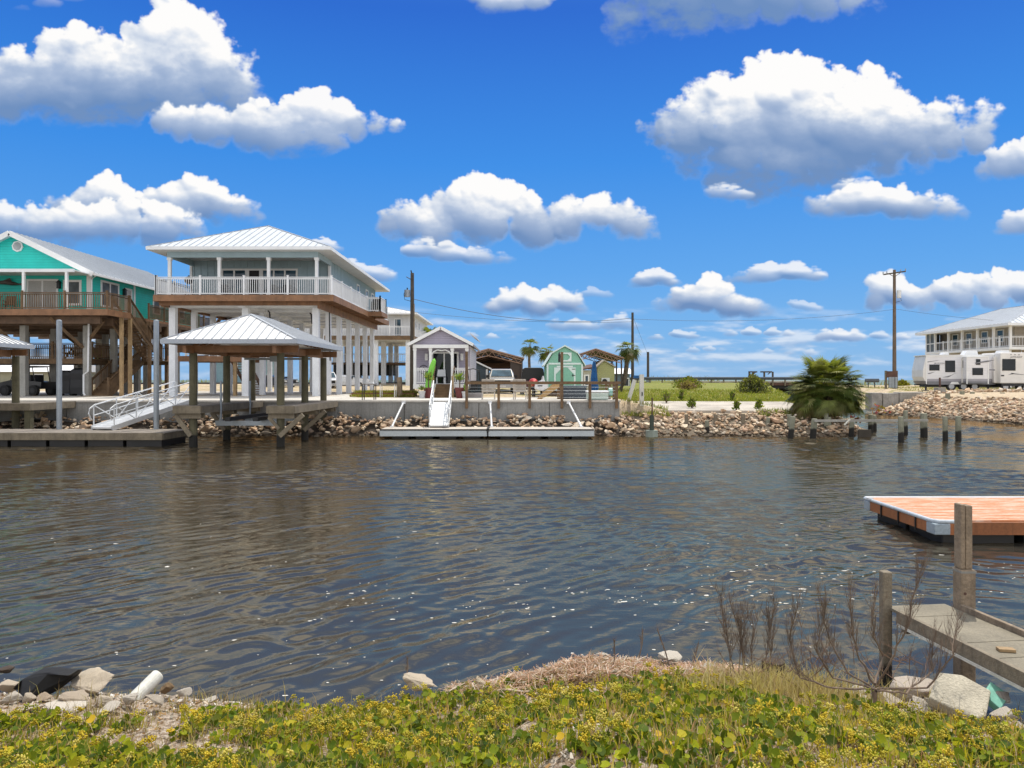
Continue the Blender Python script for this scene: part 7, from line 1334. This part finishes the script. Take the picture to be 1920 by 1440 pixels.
# --- dead shrub and other twigs
def twigs(m,p,d,L,r,depth,rsd,up=.25):
    pts=[Vector(p)]; d=Vector(d).normalized(); n=5
    for i in range(n): d=(d+Vector((rsd.gauss(0,.10),rsd.gauss(0,.08),rsd.gauss(0,.06)+up*.35))).normalized(); pts.append(pts[-1]+d*L/n)
    m.tube(pts,[r*(1-.75*i/n) for i in range(n+1)],5,caps=False)
    if depth>0:
        k={3:5,2:8,1:9}[depth]
        for i in range(k):
            t=rsd.uniform(.3,1); q=pts[min(n,int(t*n))]; dd=(d+Vector((rsd.gauss(0,.55),rsd.gauss(0,.45),rsd.gauss(0,.3)+up))).normalized(); twigs(m,q,dd,L*rsd.uniform(.30,.52),r*.45,depth-1,rsd,up)
def P3(x,y,Y): return Vector((px(x,Y),Y,pz(y,Y)))
s=T('dead_shrub','bare dead gray brown shrub with upswept twigs beside the pier','dead shrub',P3(1637,1325,5.05)); base=P3(1637,1325,5.05); rsd=random.Random(3); m=MB(); m.tube([base+Vector((0,0,-.1)),P3(1640,1290,5.08)],[.022,.018],7); P(m,'stem',twigm,s)
for pts in ([(1640,1292),(1560,1270),(1530,1215),(1548,1140)],[(1640,1290),(1590,1262),(1555,1200),(1538,1120)],[(1642,1285),(1610,1235),(1598,1180),(1595,1115)],[(1642,1290),(1665,1240),(1700,1180),(1715,1110),(1730,1062)],[(1645,1292),(1740,1290),(1785,1230),(1795,1165)],[(1640,1294),(1560,1290),(1500,1270),(1478,1200),(1495,1140)],[(1642,1284),(1655,1230),(1635,1180),(1640,1110)],[(1645,1296),(1700,1300),(1745,1260),(1750,1200)]):
    m=MB(); w=[P3(a,b,5.05+rsd.uniform(-.15,.2)) for a,b in pts]; dense=[]
    for i in range(len(w)-1):
        for t in np.linspace(0,1,5)[:-1]: dense.append(w[i].lerp(w[i+1],t)+Vector((rsd.gauss(0,.005),rsd.gauss(0,.008),0)))
    dense.append(w[-1]); n=len(dense); m.tube(dense,[.0085*(1-.8*i/n) for i in range(n)],6,caps=False)
    for i in range(int(n*.40),n): 
        for _ in range(5): d=(dense[min(i+1,n-1)]-dense[i-1]).normalized()+Vector((rsd.gauss(0,.55),rsd.gauss(0,.45),.4)); twigs(m,dense[i],d,rsd.uniform(.07,.24)*(1.2-.5*i/n),.0017,1,rsd,.5)
    P(m,'branch',twigm,s)
s=T('dead_shrub','thicket of thin bare twigs left of the dry grass tuft','dead shrub',P3(1400,1265,5.75)); rsd=random.Random(8)
for (x,y,xt,yt) in ((1378,1262,1352,1118),(1385,1262,1372,1140),(1400,1265,1402,1150),(1412,1262,1420,1165),(1432,1262,1452,1135),(1395,1262,1385,1165),(1440,1262,1440,1160),(1370,1262,1360,1170)):
    m=MB(); a=P3(x,y,5.75); b_=P3(xt,yt,5.85); mid=a.lerp(b_,.5)+Vector((rsd.uniform(-.05,.05),0,0)); pts=[a.lerp(mid,t) for t in np.linspace(0,1,5)]+[mid.lerp(b_,t) for t in np.linspace(.2,1,5)]; n=len(pts); m.tube(pts,[.0048*(1-.75*i/n) for i in range(n)],5,caps=False)
    for i in range(2,n):
        for _ in range(4): twigs(m,pts[i],(b_-a).normalized()+Vector((rsd.gauss(0,.55),rsd.gauss(0,.45),.3)),rsd.uniform(.06,.20),.0017,1,rsd,.45)
    P(m,'branch',twigm,s)
for (x,y,xt,yt,lab) in ((1148,1246,1152,1200,'single reddish seed stalk rising from the wrack line'),(1260,1258,1232,1178,'thin curved bare stalk at the water edge'),(1198,1220,1205,1180,'slender dark stalk standing in the wrack'),(1290,1250,1310,1205,'short brown weed stalk right of the white crusty rock'),(760,1262,764,1232,'thin tan stalk behind the single pointed rock')):
    m=MB(); a=P3(x,y+14,5.95); b_=P3(xt,yt,5.98); m.tube([a,a.lerp(b_,.5)+Vector((.012,0,0)),b_],[.006,.005,.004],5); rsd=random.Random(x)
    for _ in range(14): t=rsd.uniform(.4,1); twigs(m,a.lerp(b_,t),Vector((rsd.gauss(0,.5),rsd.gauss(0,.4),1)),.05,.002,0,rsd)
    O(m,'weed_stalk',twigm,lab,'weed stalk',origin=tuple(a))
m=MB(); rsd=random.Random(21)
for _ in range(46): twigs(m,P3(rsd.uniform(1370,1760),rsd.uniform(1235,1318),5.45+rsd.uniform(-.3,.3)),Vector((rsd.gauss(0,1),rsd.gauss(0,.5),rsd.uniform(.1,1.1))),rsd.uniform(.16,.36),.003,1,rsd,.12)
O(m,'dead_brush',M('red_brown_twig',(.23,.14,.09),.9,.25),'low tangle of thin dry red brown twigs between the thicket and the pier','dead brush')
m=MB(); r2=random.Random(4); q=P3(1450,1256,5.8); m.tube([q+Vector((0,0,-.3)),q+Vector((0,0,.07))],[.10,.085],10); O(m,'tree_stump',M('dark_stump',(.05,.035,.025),.9,.3,bump=.6),'dark broken stump behind the thicket of bare twigs','stump')
# ================================================================ pier at the right, orange dock
p=T('pier','narrow gray plank pier running out to two wooden posts','pier',(3.55,6.25,0)); p.rotation_euler=(0,0,R(7)); x0,x1=3.21,3.83; q=MB()
for i,y in enumerate(np.arange(2.2,6.26,.305)): q.box(x0+.04,x1-.04,y,y+.30,.625+.0015*(i%3),.652+.0015*(i%3))
P(q,'deck_boards',pierwood,p,bevel=.004)
q=MB(); q.box(x0,x0+.038,2.1,6.28,.555,.672); P(q,'side_beam',weatherd,p,bevel=.004); q=MB(); q.box(x1-.038,x1,2.1,6.28,.52,.70); P(q,'side_beam',weather,p,bevel=.004); q=MB(); q.box(x0-.012,x0-.001,2.1,6.26,.55,.57); P(q,'edge_strip',pvc,p); q=MB(); q.box(x0+.04,x1-.04,6.2,6.26,.5,.62); P(q,'cross_beam',weatherd,p)
q=MB(); q.box(-.055,.055,-.03,.03,0,.022); bb=O(q,'wood_scrap',lumber,'small flat wood scrap lying on the pier boards','wood scrap',origin=(0,0,0),bevel=.003); bb.location=(px(1886,5.35),5.35,.6555); bb.rotation_euler=(0,0,R(-10))
def post(name,label,x,Y,w,ztop,mat,split=None):
    X=px(x,Y); h=w/2; r=T(name,label,'post',(X,Y,0),'posts of the near pier')
    q=MB(); zt=split or ztop; q.box(X-h,X+h,Y-h,Y+h,-1.3,zt); P(q,'lower_shaft' if split else 'shaft',mat,r,bevel=.012)
    if split: k=h*.84; q=MB(); q.box(X-k*1.1,X-.022,Y-k,Y+k,split+.001,ztop); q.box(X-.017,X+k*.82,Y-k*.9,Y+k,split+.001,ztop-.012); P(q,'upper_shaft',weather,r,bevel=.01); q=MB(); q.box(X-h*1.03,X+h*1.03,Y-h*1.03,Y+h*1.03,split-.03,split-.012); P(q,'collar',M('rope_gray',(.3,.29,.26),.9),r); q=MB(); q.tube([(X-h*.5,Y-h-.004,split-.20),(X-h*.5,Y-h+.02,split-.20)],.012,8); P(q,'bolt_hole',rust,r)
    return r
post('pier_post','tall thick weathered two piece post at the pier',1808,6.40,.128,1.54,weather,split=.985); post('pier_post','thin square weathered post at the left corner of the pier',1660.5,6.42,.082,.955,weatherd)
m,t,b=newmat('orange_deck'); co=t.add('ShaderNodeTexCoord').outputs['Object']; mp=t.add('ShaderNodeMapping'); mp.inputs['Scale'].default_value=(.7,6,1); mp.inputs['Rotation'].default_value=(0,0,R(5)); t.l.new(co,mp.inputs[0]); n1=t.noise(mp.outputs[0],2.6,6,.7); n2=t.noise(co,18,4,.7)
t.l.new(t.mix(t.ramp(t.math('ADD',n1,t.math('MULTIPLY',n2,.25)),.55,.78),(.50,.19,.08),(.62,.46,.36)),b.inputs['Base Color']); b.inputs['Roughness'].default_value=.8; orange=m
d=T('floating_dock','orange decked floating dock with white bumper edge at the right','floating dock',(9.5,12.9,0)); xl=6.66; y0,y1=11.78,14.15; q=MB()
for i,y in enumerate(np.arange(y0+.06,y1-.08,.141)): q.box(xl+.06,16,y,y+.130,.335+.0015*(i%2),.372+.0015*(i%2))
P(q,'deck_boards',orange,d); q=MB(); ob=M('brown_skirt',(.30,.105,.035),.6,.2,streak=.35,bump=.2); q.box(xl+.02,xl+.05,y0+.25,y1-.22,.16,.33); P(q,'side_skirt',ob,d); q=MB(); q.box(xl+.25,16,y0,y0+.05,.15,.345); P(q,'front_skirt',ob,d); q=MB(); q.tube([(xl+.03,y1,.355),(xl+.03,y0+.15,.355),(xl+.10,y0+.03,.355),(xl+.55,y0+.0,.355)],.032,10); P(q,'bumper_edge',M('bumper_blue_gray',(.46,.52,.58),.5,.12,streak=.2),d,smooth=True); q=MB(); q.tube([(xl+.03,y1,.36),(16,y1,.36)],.03,8); P(q,'back_edge',offwhite,d); 
for (a,c) in (((xl+.01,xl+.26,y0-.005,y0+.25),1),((xl+.005,xl+.1,y1-.22,y1),2)): q=MB(); q.box(a[0],a[1],a[2],a[3],.15,.325); P(q,'corner_bracket',M('bracket_blue%d'%c,(.28,.34,.39),.55,.2),d,bevel=.015)
q=MB()
for k,x in enumerate(np.arange(xl+.2,15,1.3)):
    for y in (y0+.12,y0+1.25): q.box(x,x+1.15,y,y+1.0,-.3,.15)
P(q,'floats',black,d,bevel=.02); q=MB()
for y in (y0+.55,y0+1.1,y0+1.7): q.box(xl+.0,xl+.018,y,y+.03,.12,.33)
P(q,'brackets',blackm,d)
q=MB(); q.tube([(px(1640,13.7)-.06,13.9,.40),(px(1640,13.7)+.08,13.9,.40)],.012,6); q.box(px(1640,13.7)-.03,px(1640,13.7)+.05,13.87,13.93,.373,.395); O(q,'dock_cleat',alu,'small metal cleat on the far edge of the orange dock','cleat')
# ================================================================ foam flecks drifting on the water
rs=np.random.RandomState(77); N=7000; Y=4.6+9*rs.rand(N)**1.1; X=rs.uniform(-.72,.72,N)*Y; band=np.exp(-((Y-(8.9+.10*X))/.9)**2)*sst(-3.5,-.5,X)*sst(-.3,.35,fbm((X*.8).astype(np.float32),(Y*1.6).astype(np.float32),801,3)); k=(rs.rand(N)<.018+.6*band+.04*(Y<7.5))&(Y>shore(X)+.05)&~((X>6.4)&(Y>11)); X=X[k];Y=Y[k];N=len(X); r_=(.004+.009*rs.rand(N)**2.5+.012*(rs.rand(N)<.03))*np.clip(Y/8,.8,1.4); nseg=7
ri=np.clip((np.log(Y/WA0)/np.log(WA1/WA0)*(NR-1)).round().astype(int),0,NR-1); ci=np.clip(((np.arctan(X/Y)*1.0+.95)/1.9*(NC-1)).round().astype(int),0,NC-1); wz=WZ[ri,ci]
V=np.zeros((N,nseg+1,3)); V[:,0]=np.stack([X,Y,wz+.007],1); st_=1+1.8*rs.rand(N)
for i in range(nseg): a=2*np.pi*i/nseg; rr=r_*(.6+.8*rs.rand(N)); V[:,i+1]=np.stack([X+rr*np.cos(a)*st_,Y+rr*np.sin(a)*1.3,wz+.003],1)
o=(np.arange(N)*(nseg+1))[:,None]; Fc=np.concatenate([o+np.array([[0,i+1,(i+1)%nseg+1]]) for i in range(nseg)]); npmesh('foam',V.reshape(-1,3),Fc,M('foam_white',(.60,.58,.53),.9,.12,scale=30),None,False,'stuff')
